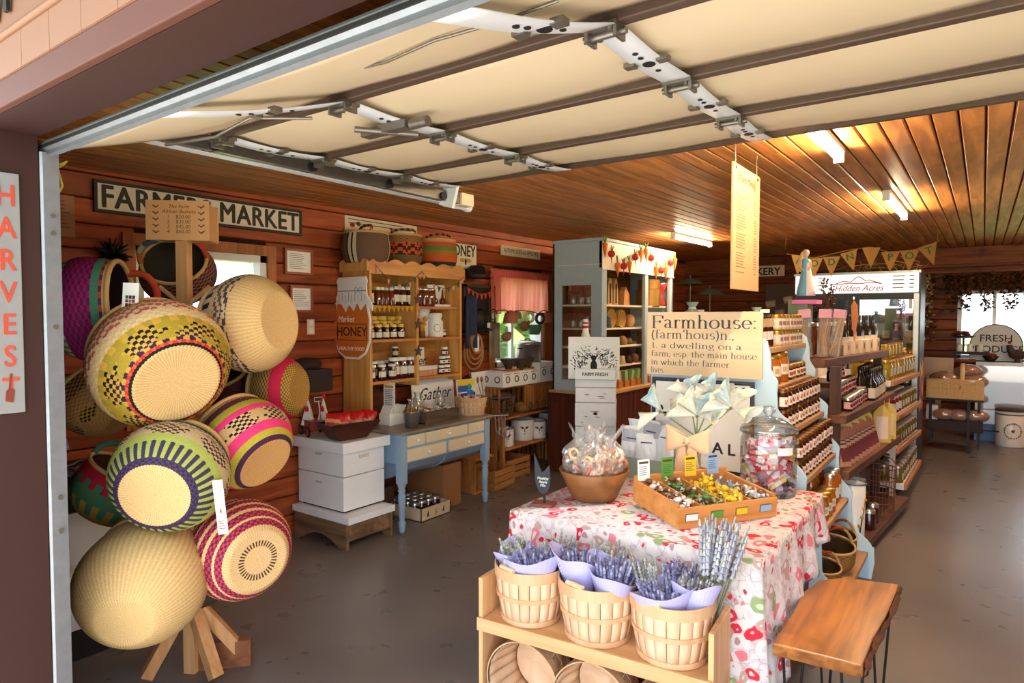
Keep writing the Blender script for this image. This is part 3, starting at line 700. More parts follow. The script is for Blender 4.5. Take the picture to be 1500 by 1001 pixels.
bolga('woven_basket', 'lime and purple basket with radiating stripes round its pale bottom', at(248, 700, 2.28), 0.197, (.3, .47, -.82, 0),
      [(0, .29, strp(NAT, (208, 170, 114), 1)), (.29, .36, chk(DKP, (70, 60, 90), 2, 2)), (.36, .52, strp((64, 54, 84), (170, 176, 84), 2)), (.52, .60, flat((178, 184, 92))), (.60, .74, diam((60, 50, 66), (214, 180, 130), (204, 178, 134), 22)), (.74, .82, zig((150, 130, 106), (216, 190, 150), 20, 8)), (.82, .87, flat((58, 54, 96))), (.87, .95, flat((170, 184, 92))), (.95, 1.01, flat(NAT))], spin=0.2, H=0.25)
bolga('woven_basket', 'pink, lime and purple banded basket with chequered middle at the right of the pole', at(362, 652, 2.58), 0.185, (-.58, .56, -.58, 0),
      [(0, .30, strp((216, 166, 104), (200, 150, 90), 1)), (.30, .36, flat((76, 36, 66))), (.36, .44, flat((186, 170, 52))), (.44, .53, flat(PINK)), (.53, .68, diam(BK, (214, 176, 124), (206, 164, 112), 20)), (.68, .76, flat(PINK)), (.76, .85, flat((182, 164, 50))), (.85, .94, chk((84, 42, 60), (110, 60, 70), 2, 2)), (.94, 1.01, flat((208, 160, 100)))], spin=0.5, H=0.25)
bolga('woven_basket', 'open basket with red and green stepped pattern and a red handle at lower left', at(168, 722, 2.72), 0.168, (.35, .86, .32, 0),
      [(0, .45, chk(YEL, (190, 140, 60), 2, 2)), (.45, .62, strp((200, 158, 70), TEAL, 4)), (.62, .78, strp(TEAL, (96, 130, 84), 4)), (.78, .86, strp((204, 40, 60), TEAL, 4)), (.86, .98, flat((200, 40, 60))), (.98, 1.01, flat(YEL))], handle=dict(h=0.55, c=[(200, 44, 60), (212, 90, 40), TEAL, TEAL]), depth_in=(96, 60, 40), hx=(1, 0, .4), mouth=0.9)
bolga('woven_basket', 'big plain straw basket lowest on the pole, nearest the floor', at(206, 862, 2.32), 0.218, (.17, .65, -.74, 0),
      [(0, 1.01, strp((228, 192, 134), (214, 176, 118), 1))], handle=dict(h=0.3, c=[NAT]), spin=0.4, H=0.34, mouth=0.84, bot=0.42, dish=0.0)
bolga('woven_basket', 'red, orange and purple spiral striped basket at the lower right of the pole', at(355, 806, 2.52), 0.190, (-.45, .28, -.85, 0),
      [(0, .14, flat((222, 184, 130))), (.14, .20, strp((222, 184, 130), (70, 50, 40), 2)), (.20, .36, strp((228, 190, 136), (214, 174, 120), 1))] + [q for k in range(6) for q in ((.36 + k * .1, .43 + k * .1, chk((206, 54, 66), (90, 40, 84), 2, 2)), (.43 + k * .1, .46 + k * .1, flat((230, 190, 130))))], spin=0.2, H=0.27)
bolga('woven_basket', 'yellow and green chequered basket with a crimson stripe behind the straw one', at(412, 570, 2.98), 0.150, (-.85, .0, -.5, 0),
      [(0, .45, chk((206, 140, 56), (96, 100, 56), 2, 2)), (.45, .62, flat((204, 34, 70))), (.62, .93, chk((200, 138, 58), (80, 90, 60), 2, 2)), (.93, 1.01, flat(NAT))], spin=0.2)
bolga('woven_basket', 'dark crimson and brown openwork basket hidden at the back of the pole', at(330, 575, 3.05), 0.150, (-.3, .75, .4, 0),
      [(0, 1.01, chk((110, 40, 44), (70, 40, 36), 2, 2))], spin=0.2)
bolga('woven_basket', 'dark green basket peeking out behind the big straw one near the feet', at(285, 862, 2.75), 0.12, (-.2, .9, -.2, 0),
      [(0, 1.01, chk((90, 84, 60), (70, 60, 56), 2, 2))], spin=0.2)
# swing tags
Mt = frame_m(at(191, 443, 2.28), cdir(1, -0.05, 0.1), cdir(0.05, 1, 0))
t1 = board_sign('swing_tag', 'white swing tag with a grid of coloured squares on the magenta basket', 'tag', Mt, 0.06, 0.135, 0.0015, m_paper, 0)
gm = MB()
for i in range(3):
    for j in range(3): gm.box(-0.018 + i * 0.0125, -0.0075 + i * 0.0125, 0.012 - j * 0.0135, 0.0235 - j * 0.0135, 0.0016, 0.0022, [(60, 90, 60), (120, 70, 30), (90, 30, 40), (170, 120, 40), (60, 60, 60), (150, 40, 40)][(i * 2 + j) % 6])
gm.cyl((0, -0.045, 0.0016), (0, -0.045, 0.0022), 0.010, n=12, col=(140, 110, 40)); part(gm, 'printed_squares', m_vc, t1)
Mt = frame_m(at(323, 743, 2.22), cdir(1, 0.12, 0.1), cdir(-0.10, 1, 0))
t2 = board_sign('swing_tag', 'long white swing tag with red print on the red striped basket', 'tag', Mt, 0.036, 0.185, 0.0015, m_paper, 0)
lt = MB()
for i in range(4): lt.box(-0.012, 0.004 + rnd(0, .008), -0.05 - i * 0.008, -0.047 - i * 0.008, 0.0016, 0.002, (190, 60, 50))
lt.prism([(-0.006, -0.02), (0.006, -0.02), (0, 0.0)], 'z', 0.0016, 0.002, (190, 90, 50)); part(lt, 'print', m_vc, t2)

# ------------------------------------------------------------------ white unit with jewellery behind the stand
uc = thing('display_unit', 'white painted display unit with drawers behind the basket pole', 'cabinet', (-3.65, 1.35, 0))
part(MB().box(-3.98, -3.34, 0.78, 1.52, 0.0, 0.14), 'plinth', m_black, uc, world=True)
part(MB().box(-4.02, -3.34, 0.77, 1.66, 0.14, 0.70), 'carcass', plain('cool_white_paint', (222, 222, 228), 0.5, var=0.03), uc, world=True, bevel=0.004)
for z0, z1 in ((0.16, 0.36), (0.45, 0.69)): part(MB().box(-3.34, -3.325, 0.79, 1.64, z0, z1), 'drawer_front', plain('cool_white_paint', (222, 222, 228)), uc, world=True, bevel=0.004)
part(MB().box(-3.34, -3.30, 0.77, 1.66, 0.375, 0.435), 'ledge', m_white, uc, world=True, bevel=0.003)
part(MB().box(-4.0, -3.30, 0.77, 1.68, 0.70, 0.80), 'tray_rim', m_black, uc, world=True, bevel=0.004)
m_silver = plain('silver_chain', (176, 176, 190), 0.25, 0.9, 0.3, 60)
for k in range(9):
    cx, cy = -3.42 - 0.09 * (k % 3), 0.9 + 0.23 * (k // 3); mb = MB()
    for q in range(3):
        mb.tube([(cx + (0.05 + .012 * q) * math.cos(t) * rnd(.8, 1.2), cy + 0.09 * math.sin(t) * rnd(.8, 1.2), 0.808 + 0.02 * q + 0.01 * math.sin(3 * t)) for t in np.linspace(0, 6.28, 18)[:-1]], 0.007, 5, None, True)
    solo(mb, 'silver_bangle', m_silver, 'coiled silver bangles lying in the black tray of the white unit', 'jewellery', 'silver bangles in the tray')
for px, py in ((92, 690), (87, 672), (97, 652)):
    c = at(px, py, 2.9); M = frame_m(c, cdir(1, 0.3, 0.2), cdir(-0.3, 1, 0))
    board_sign('price_tag', 'small white price tag among the silver bangles', 'tag', M, 0.022, 0.05, 0.0015, m_paper, 0, 'white price tags on the tray')
# track side electrical box
solo(MB().box(-4.03, -3.99, 1.02, 1.12, 1.06, 1.20), 'switch_box', m_white, 'small white switch box on the wall at the far left', 'switch')
# dark hat on wall behind the magenta basket
hc = on_x(165, 372, -3.98)
hm = MB(); 
for k in range(60):
    d = Vector((rnd(-1, 1), rnd(-1, 1), rnd(-.7, 1))).normalized(); hm.cyl(hc, hc + d * rnd(0.06, 0.10), 0.012, 0.004, 5)
solo(hm, 'feather_pompom', m_black, 'tufted black ornament on the wall behind the magenta basket', 'ornament')
hb = on_x(452, 552, -3.95)
solo(MB().box(-4.05, -3.80, hb.y - 0.14, hb.y + 0.10, hb.z - 0.1, hb.z + 0.06).ball((-3.95, hb.y - .02, hb.z + 0.09), 0.1, 14, 8, None, (1, 1.2, 0.5)), 'dark_basket', plain('dark_brown_weave', (48, 34, 30), 0.8, bump=0.4), 'dark brown box with a black cloth on the wall shelf beyond the yellow basket', 'box', bevel=0.01)
# ------------------------------------------------------------------ white beehive by the left wall
m_hw = plain('white_hive_paint', (244, 246, 250), 0.55, var=0.04, bump=0.08)
hv = thing('beehive', 'two storey white beehive box on an old wooden arched stand', 'beehive', (-3.75, 3.2, 0))
fx = -3.52; y0 = on_x(503, 700, fx).y; y1 = on_x(563, 700, fx).y; x0 = max(-4.015, on_y(427, 700, y0).x)
m_old = wood('old_grey_wood', (104, 78, 56), (150, 118, 86), 'x', 0.75, 0.08)
bx0, bx1 = x0 + 0.02, fx + 0.09
arch = [(bx0, 0), (bx0 + 0.06, 0)] + [(bx0 + 0.06 + (bx1 - bx0 - 0.12) * k / 12, 0.075 * math.sin(math.pi * k / 12)) for k in range(1, 12)] + [(bx1 - 0.06, 0), (bx1, 0), (bx1, 0.18), (bx0, 0.18)]
part(MB().prism(arch, 'y', y0 - 0.055, y0 - 0.03), 'stand_front', m_old, hv, world=True, bevel=0.002)
part(MB().prism(arch, 'y', y1 - 0.03, y1 - 0.005), 'stand_back', m_old, hv, world=True, bevel=0.002)
part(MB().box(bx1 - 0.03, bx1 - 0.005, y0 - 0.03, y1 - 0.03, 0.06, 0.18), 'stand_side', m_old, hv, world=True, bevel=0.002)
part(MB().box(x0 - 0.01, fx + 0.11, y0 - 0.05, y1 + 0.0, 0.18, 0.225), 'landing_board', m_hw, hv, world=True, bevel=0.003)
zt, zm = 0.665, 0.475
part(MB().box(x0, fx, y0, y1, 0.24, zm - 0.003), 'hive_box', m_hw, hv, world=True, bevel=0.003)
part(MB().box(x0, fx, y0, y1, zm + 0.003, zt), 'hive_box', m_hw, hv, world=True, bevel=0.003)
part(MB().box(x0 + 0.02, fx - 0.02, y0 + 0.02, y1 - 0.02, 0.225, 0.245), 'entrance_gap', m_gap, hv, world=True)
part(MB().box(x0 - 0.025, fx + 0.035, y0 - 0.03, y1 + 0.03, zt - 0.02, zt + 0.055), 'lid', m_hw, hv, world=True, bevel=0.004)
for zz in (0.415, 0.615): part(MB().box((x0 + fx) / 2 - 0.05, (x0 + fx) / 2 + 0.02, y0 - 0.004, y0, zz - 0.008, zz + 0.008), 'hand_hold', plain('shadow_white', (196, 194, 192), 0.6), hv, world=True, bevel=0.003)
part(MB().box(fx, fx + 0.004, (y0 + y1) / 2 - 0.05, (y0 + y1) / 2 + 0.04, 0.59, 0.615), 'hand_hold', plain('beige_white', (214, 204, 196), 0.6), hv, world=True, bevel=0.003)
HT = zt + 0.055
# little red wagon carrying milk cartons
m_red = plain('dull_red_enamel', (150, 56, 62), 0.35, coat=0.3)
wc = Vector((-3.915, y0 + 0.065, HT)); ww = thing('toy_wagon', 'small red metal toy wagon with black wheels on the white beehive', 'toy wagon', (-3.915, y0 + 0.065, HT + .002), 1.25)
tray = MB(); tray.prism([(-0.10, 0.0), (0.10, 0.0), (0.115, 0.055), (-0.115, 0.055)], 'x', -0.065, 0.065)
part(tray.xf(T3(0, 0, 0.058)), 'tray', m_red, ww, bevel=0.008)
part(MB().tube([(-0.07, -0.12, 0.113), (0.07, -0.12, 0.113), (0.07, 0.12, 0.113), (-0.07, 0.12, 0.113)], 0.004, 6, None, True), 'rolled_rim', m_red, ww)
for sx in (-1, 1):
    for sy in (-1, 1):
        wh = part(MB().tube([(sx * 0.07, sy * 0.075 + 0.03 * math.cos(t), 0.038 + 0.03 * math.sin(t)) for t in np.linspace(0, 6.2832, 21)[:-1]], 0.008, 8, None, True), 'wheel', m_black, ww)
        part(MB().cyl((sx * 0.066, sy * 0.075, 0.038), (sx * 0.076, sy * 0.075, 0.038), 0.024, n=16), 'hub', m_steel, wh)
part(MB().tube([(0, -0.10, 0.06), (0, -0.15, 0.11), (0, -0.10, 0.255), (0, -0.10, 0.26)], 0.005, 8).tube([(-0.028, -0.10, 0.255), (0.028, -0.10, 0.255), (0.028, -0.092, 0.285), (-0.028, -0.092, 0.285)], 0.004, 6, None, True), 'pull_handle', m_steel, ww)
def milk(px, dy, lab):
    k = thing('sail_bag', lab, 'bag', (wc.x + px, wc.y + dy, HT + 0.075), 0.5)
    part(MB().add([(-0.045, -0.03, 0), (0.045, -0.03, 0), (0.045, 0.03, 0), (-0.045, 0.03, 0), (0.0, -0.006, 0.2), (0.0, 0.006, 0.2)], [(0, 1, 2, 3), (0, 1, 4), (1, 2, 5, 4), (2, 3, 5), (3, 0, 4, 5)]), 'bag', m_white, k, bevel=0.003)
    part(MB().box(-0.012, 0.012, -0.012, 0.012, 0.19, 0.222), 'red_tie', plain('bright_red', (206, 34, 40), 0.5), k, bevel=0.003)
    part(MB().prism([(-0.014, 0.10), (0.014, 0.10), (0.012, 0.125), (0, 0.145), (-0.012, 0.125)], 'y', -0.024, -0.016), 'red_emblem', MATS['bright_red'], k)
milk(-0.04, -0.02, 'pointed white bag with red emblem at the front of the toy wagon'); milk(0.05, 0.045, 'pointed white bag with red emblem at the back of the toy wagon')
# wooden dough tray with snack bags
m_dark = wood('dark_walnut', (58, 28, 20), (92, 48, 34), 'y', 0.4, 0.05)
tx = thing('dough_tray', 'dark wooden dough tray with sloping sides on the white beehive', 'tray', (-3.60, y0 + 0.115, HT + .008), -0.12)
L, Wd = 0.21, 0.085
def trayshell(mb, l0, w0, l1, w1, z0, z1):
    a = [(-w0, -l0, z0), (w0, -l0, z0), (w0, l0, z0), (-w0, l0, z0)]; b = [(-w1, -l1, z1), (w1, -l1, z1), (w1, l1, z1), (-w1, l1, z1)]
    return mb.add(a + b, [(3, 2, 1, 0), (0, 1, 5, 4), (1, 2, 6, 5), (2, 3, 7, 6), (3, 0, 4, 7)])
part(trayshell(MB(), 0.11, 0.055, 0.195, 0.10, 0.005, 0.115), 'shell', m_dark, tx, solid=0.014)
def snackbag(name, M, w, h, cols, label, group, cat='bag', puff=0.02):
    r = thing(name, label, cat, mat=M, group=group)
    def fn(s_):
        def g(u, v):
            e = math.sin(math.pi * u) ** 0.5 * math.sin(math.pi * v) ** 0.5 if 0 < u < 1 and 0 < v < 1 else 0
            return ((u - .5) * w + 0.004 * math.sin(v * 17), v * h, s_ * puff * e + 0.003 * math.sin(u * 19 + v * 9) * e)
        return g
    cf = lambda u, v: cols[min(len(cols) - 1, int(v * len(cols)))]
    mb = MB().grid(fn(1), 10, 10, cf).grid(fn(-1), 10, 10, cf)
    part(mb, 'pouch', m_vcg, r, norm=False)
    return r
RD = (196, 28, 30); OR_ = (222, 150, 104)
for i, (px, py, a, b_) in enumerate(((485, 618, -0.3, 0.2), (503, 612, 0.1, 0.5), (516, 618, 0.5, 0.3), (536, 612, -0.2, 0.6), (545, 606, 0.4, 0.5), (470, 614, -0.4, 0.1))):
    p = tx.location + Matrix.Rotation(-0.12, 3, 'Z') @ Vector((0.0 + 0.02 * (i % 2), -0.13 + 0.055 * [0, 1.1, 2, 3.1, 4.2, 4.9][i], 0.055))
    M = frame_m(p, (0.55, 0.75 + a * 0.3, 0.35 * a), (-0.35 + .1 * a, 0.25 * a, 0.8))
    snackbag('snack_bag', M, 0.11, 0.13, [OR_, (206, 120, 84), RD, RD] if i % 2 else [RD, RD, OR_, RD], ORD[i] + NE + 'red and orange snack bag in the dough tray', 'snack bags in the dough tray')
# stacked leaflets holder behind the tray
lc = on_x(570, 600, -3.72)
lh = thing('leaflet_holder', 'white box of upright folded leaflets with a printed card at the back', 'leaflets', (lc.x, lc.y, 0.74))
part(MB().box(-0.06, 0.06, -0.05, 0.16, 0, 0.09), 'box', m_white, lh, bevel=0.002)
for k in range(5): part(MB().obox((0.0, -0.03 + 0.035 * k, 0.11), (0.11, 0.004, 0.085), Matrix.Rotation(-0.5, 3, 'X')), 'leaflet', m_paper, lh)
cd_ = part(MB().box(-0.06, 0.06, 0.0, 0.006, 0.05, 0.33), 'back_card', m_paper, lh)
cl = MB(); cl.box(-0.045, 0.045, -0.002, 0, 0.29, 0.305, (206, 150, 60)); 
for k in range(9): cl.box(-0.045, 0.045 * rnd(.2, 1), -0.002, 0, 0.27 - 0.014 * k, 0.275 - 0.014 * k, (90, 84, 80))
part(cl, 'print', m_vc, cd_)
lc2 = on_x(545, 590, -3.9)
cbm = MB().prism([(-0.15, 0), (0.15, 0), (0.15, 0.24), (0.10, 0.27), (-0.10, 0.27), (-0.15, 0.24)], 'x', -0.012, 0.012).xf(T3(-3.95, lc2.y, 0.742))
solo(cbm, 'cutting_board', m_dark, 'dark wooden board leaning at the back under the pine hutch', 'board', bevel=0.004)

# ------------------------------------------------------------------ blue baker's table with cream drawers
m_blue = plain('dusty_blue_paint', (148, 174, 200), 0.55, var=0.06, bump=0.05)
m_cdr = plain('cream_drawer_paint', (234, 214, 180), 0.55, var=0.05)
TX = -3.38; ty0 = 3.33; ty1 = 4.37; TB = -3.98
tb = thing('bakers_table', 'dusty blue baker\'s table with cream drawers and turned legs', 'table', (-3.68, 3.85, 0))
part(MB().box(TB, TX + 0.03, ty0 - 0.03, ty1 + 0.03, 0.725, 0.745), 'top', plain('zinc_table_top', (150, 140, 130), 0.4, 0.3, 0.15), tb, world=True, bevel=0.004)
part(MB().box(TB + 0.03, TX - 0.02, ty0 + 0.02, ty1 - 0.02, 0.50, 0.725), 'carcass', m_blue, tb, world=True, bevel=0.003)
bel = [(TB + 0.05, 0.50)] + [(TB + 0.05 + (TX - TB - 0.08) * k / 14, 0.50 - 0.14 * math.sin(math.pi * (k / 14) ** 1.0) ** 0.6) for k in range(1, 14)] + [(TX - 0.03, 0.50)]
part(MB().prism(bel, 'y', ty0 + 0.04, ty1 - 0.04), 'rounded_bin', plain('bin_blue_paint', (140, 160, 184), 0.4, 0.1, 0.1), tb, world=True)
part(MB().tube([(a_, (ty0 + ty1) / 2, b_ - 0.004) for a_, b_ in bel[3:]], 0.006, 6), 'bin_divider', m_blue, tb, world=True)
for (yy, xx) in ((ty0 + 0.03, TX), (ty1 - 0.03, TX), (ty0 + 0.03, TB + 0.06), (ty1 - 0.03, TB + 0.06)):
    part(MB().box(xx - 0.06, xx, yy - 0.03, yy + 0.03, 0.36, 0.725), 'leg_block', m_blue, tb, world=True, bevel=0.003)
    part(MB().lathe([(0.0, 0), (0.016, 0), (0.02, 0.012), (0.026, 0.05), (0.03, 0.075), (0.018, 0.095), (0.022, 0.11), (0.026, 0.22), (0.028, 0.28), (0.02, 0.295), (0.03, 0.31), (0.022, 0.325), (0.03, 0.345), (0.03, 0.362)], 16, (xx - 0.03, yy, 0)), 'leg', m_blue, tb, world=True)
for (p, q, z0, z1) in ((0.06, 0.25, 0.625, 0.71), (0.27, 0.75, 0.625, 0.71), (0.77, 0.97, 0.625, 0.71), (0.06, 0.49, 0.515, 0.605), (0.53, 0.97, 0.515, 0.605)):
    d = part(MB().box(TX - 0.022, TX - 0.004, ty0 + p, ty0 + q, z0, z1), 'drawer', m_cdr, tb, world=True, bevel=0.003)
    m_ = ty0 + (p + q) / 2; zc_ = (z0 + z1) / 2
    part(MB().cyl((TX - 0.006, m_, zc_), (TX + 0.006, m_, zc_), 0.006).ball((TX + 0.014, m_, zc_), 0.014), 'knob', m_white, d, world=True)
# under the table: carton of dark jars, brown carton
Kdk = None
def jar_kind(name, r, h, body, lid, label=None, lidh=0.016, neck=0.88, lab_a=(-2.6, 0.6), lab=(0.22, 0.66), dot=None, n=14, cat='jar', shoulder=0.8):
    prof = [(0.001, 0), (r * 0.94, 0), (r, 0.006), (r, h * shoulder), (r * neck, h * (shoulder + 0.08)), (r * neck, h)]
    bm_ = MB().lathe(prof, n); parts = []
    parts.append(('lid', MB().lathe([(r * neck * 1.04, h - lidh * 0.3), (r * neck * 1.06, h + lidh * 0.7), (r * neck * 0.9, h + lidh), (0.001, h + lidh)], n), lid))
    if label:
        rr = r * 1.012; k = 12
        def cf(i, j):
            if dot and 0.38 < (j + .5) / k < 0.64 and i in (1, 2): return dot[(i + j) % len(dot)]
            return label
        zs = [lab[0] + (lab[1] - lab[0]) * q / 4 for q in range(5)]
        parts.append(('label', MB().lathe([(rr, h * z) for z in zs], k, colf=cf, ang=lab_a), m_vc))
    return Kind(name, cat, bm_, body, parts)
m_jam = plain('dark_jam', (58, 16, 10), 0.12, spec=0.6, coat=0.6); m_honey = plain('amber_honey', (168, 92, 22), 0.12, spec=0.6, coat=0.6)
m_dhoney = plain('dark_honey', (104, 46, 14), 0.12, spec=0.6, coat=0.6); m_gold = plain('gold_lid', (196, 150, 70), 0.3, 0.8); m_slid = plain('silver_lid', (198, 196, 192), 0.28, 0.85)
m_wlid = plain('white_lid', (236, 234, 228), 0.4); m_ylid = plain('yellow_lid', (226, 190, 70), 0.45); m_blid = plain('black_lid', (30, 26, 26), 0.35)
LCR = (236, 226, 206); CH = [(170, 30, 26), (196, 70, 50), (236, 226, 206)]
J_dark = jar_kind('mason_jar', 0.036, 0.09, m_jam, m_slid, None)
c0 = on_z(616, 766)  # carton corner near the table leg
ct = thing('carton', 'low cardboard carton printed with leaves holding dark jars under the blue table', 'carton', (-3.62, 3.75, 0))
cx0, cx1, cy0, cy1 = -3.86, on_z(617, 766).x, on_z(617, 766).y, on_z(658, 750).y
m_cart = plain('cream_carton', (218, 196, 160), 0.8, var=0.05)
for b in ((cx0, cx1, cy0, cy0 + 0.006), (cx0, cx1, cy1 - 0.006, cy1), (cx0, cx0 + 0.006, cy0, cy1), (cx1 - 0.006, cx1, cy0, cy1)): part(MB().box(*b, 0, 0.10), 'side', m_cart, ct, world=True)
part(MB().box(cx0, cx1, cy0, cy1, 0, 0.006), 'bottom', m_cart, ct, world=True)
pm = MB()
for k in range(3): pm.prism([(cy0 + 0.06 + k * 0.09, 0.03), (cy0 + 0.09 + k * 0.09, 0.03), (cy0 + 0.08 + k * 0.09, 0.08)], 'x', cx1, cx1 + 0.001, [(90, 70, 40), (196, 160, 60), (90, 100, 50)][k])
part(pm, 'print', m_vc, ct, world=True)
nx = int((cx1 - cx0 - 0.02) / 0.078); ny = int((cy1 - cy0 - 0.02) / 0.078)
for i in range(nx):
    for j in range(ny): J_dark.put((cx0 + 0.05 + i * 0.078, cy0 + 0.05 + j * 0.078, 0.008), 0, 'mason jar, %s row from the wall, %s from near end, low carton' % (ORD[i], ORD[j]), 'jars in the low carton', 1.15)
J_dark.put((-3.72, cy0 - 0.10, 0.0), 0, 'dark mason jar with silver lid standing on the floor left of the low carton', None, 1.25)
ct2 = MB(); ct2.box(-3.97, -3.55, cy1 + 0.02, cy1 + 0.24, 0, 0.36)
solo(ct2, 'cardboard_box', plain('brown_card', (150, 100, 62), 0.85, var=0.06), 'tall plain brown cardboard box under the far end of the blue table', 'box', bevel=0.004)
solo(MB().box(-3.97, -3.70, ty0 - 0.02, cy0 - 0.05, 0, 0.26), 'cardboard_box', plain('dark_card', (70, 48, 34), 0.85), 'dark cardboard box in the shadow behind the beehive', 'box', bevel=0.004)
# --- on the blue table
TZ = 0.745
bp = on_z(603, 625, TZ); bp.x = -3.50; bp = Vector((-3.47, on_x(603, 612, -3.47).y, TZ))
bk = thing('metal_bucket', 'small galvanised bucket full of brown sticks on the blue table', 'bucket', bp)
part(MB().lathe([(0.001, 0.003), (0.048, 0.003), (0.062, 0.115), (0.066, 0.12), (0.066, 0.125), (0.058, 0.122), (0.046, 0.012), (0.001, 0.012)], 24), 'pail', m_steel, bk)
part(MB().lathe([(0.001, 0.11), (0.058, 0.105)], 16, col=(120, 84, 40)), 'fill', m_vc, bk)
for k in range(26):
    a_ = rnd(0, 6.28); q = rnd(0, 0.04); part(MB().cyl((q * math.cos(a_), q * math.sin(a_), 0.06), (1.5 * q * math.cos(a_) + rnd(-.02, .02), 1.5 * q * math.sin(a_), rnd(0.13, 0.16)), 0.005, n=6, col=random.choice([(170, 130, 50), (140, 90, 40), (196, 160, 60)])), 'stick', m_vc, bk)
# long dark trough with small wrapped sweets
q0 = on_x(622, 608, -3.5).y; q1 = on_x(665, 600, -3.5).y
tr = thing('wooden_trough', 'long grey-brown wooden trough of wrapped sweets on the blue table', 'trough', (-3.55, (q0 + q1) / 2, TZ))
m_trg = wood('grey_trough_wood', (70, 56, 46), (104, 86, 70), 'y', 0.7, 0.05)
Lh = (q1 - q0) / 2 + 0.02
for b in ((-0.075, 0.075, -Lh, Lh, 0, 0.012), (-0.085, -0.072, -Lh, Lh, 0, 0.095), (0.072, 0.085, -Lh, Lh, 0, 0.095), (-0.075, 0.075, -Lh, -Lh + .013, 0, 0.09), (-0.075, 0.075, Lh - .013, Lh, 0, 0.09)): part(MB().box(*b), 'board', m_trg, tr, bevel=0.002)
def candy_kind(name, col, tw, r=0.010, L=0.026):
    mb = MB().ball((0, 0, 0), r, 10, 6, col, (L / r * 0.55, 1, 0.9))
    ends = MB()
    for s_ in (-1, 1):
        for k in range(3):
            a_ = k * 2.1; ends.add([(s_ * L * 0.5, 0, 0), (s_ * L * 0.95, 0.009 * math.cos(a_), 0.009 * math.sin(a_)), (s_ * L * 0.9, 0.009 * math.cos(a_ + 1.3), 0.009 * math.sin(a_ + 1.3))], [(0, 1, 2)], tw)
    return Kind(name, 'candy', mb, m_vcg, [('twist', ends, m_vcg)])
C_white = candy_kind('wrapped_sweet', (226, 222, 214), (236, 236, 232)); C_green = candy_kind('wrapped_sweet', (84, 120, 56), (150, 170, 110)); C_red = candy_kind('wrapped_sweet', (176, 60, 60), (230, 190, 190))
C_yel = candy_kind('wrapped_sweet', (228, 188, 44), (240, 212, 90)); C_brn = candy_kind('wrapped_sweet', (120, 70, 40), (220, 214, 206)); C_blue = candy_kind('wrapped_sweet', (120, 150, 200), (200, 210, 230))
for k in range(44):
    random.choice([C_white, C_green, C_white, C_red]).put((-3.55 + rnd(-.055, .055), (q0 + q1) / 2 + rnd(-Lh + .03, Lh - .03), TZ + rnd(0.085, 0.115)), 0, 'small twist-wrapped sweet heaped in the grey wooden trough', 'sweets in the trough', 1.1, rot=(rnd(-.4, .4), rnd(-.4, .4), rnd(0, 6)))
part(MB().box(-0.07, 0.07, -Lh + .015, Lh - .015, 0.03, 0.078, (150, 140, 126)), 'paper_lining', m_vc, tr)
# cellophane bags of treats behind the trough
for i, (px, py, d, c) in enumerate(((613, 586, -3.68, (206, 168, 110)), (604, 588, -3.62, (150, 140, 130)), (645, 580, -3.72, (150, 130, 120)))):
    p = on_x(px, py + 12, d); p.z = TZ + 0.02 if i else TZ + 0.06
    r = thing('treat_bag', ['taller', 'left', 'right'][i] + ' clear bag of pale treats standing behind the grey trough', 'bag', p, 0.4, 'clear treat bags on the blue table')
    part(MB().ball((0, 0, 0.05), 0.04, 12, 8, c, (1, 0.8, 1.1)), 'treats', m_vc, r); part(MB().lathe([(0.001, 0), (0.045, 0.005), (0.05, 0.06), (0.045, 0.11), (0.03, 0.14), (0.045, 0.17)], 10), 'wrapper', m_cello, r)
# board leaning at the back of the table: Gather
yg0 = on_x(603, 590, -3.86).y; yg1 = on_x(666, 580, -3.86).y; zg = on_x(640, 556, -3.86).z
gs = board_sign('leaning_sign', 'white board with black script lettering leaning at the back of the blue table', 'sign', frame_m((-3.87, (yg0 + yg1) / 2, (zg + TZ) / 2), (0, 1, 0), (-0.08, 0, 1)), yg1 - yg0 - .02, zg - TZ + 0.02, 0.012, m_white)
text('Gather', 0.15, m_ink, gs, T3(0, 0.02, 0.0125), shear=0.45, sx=0.95)
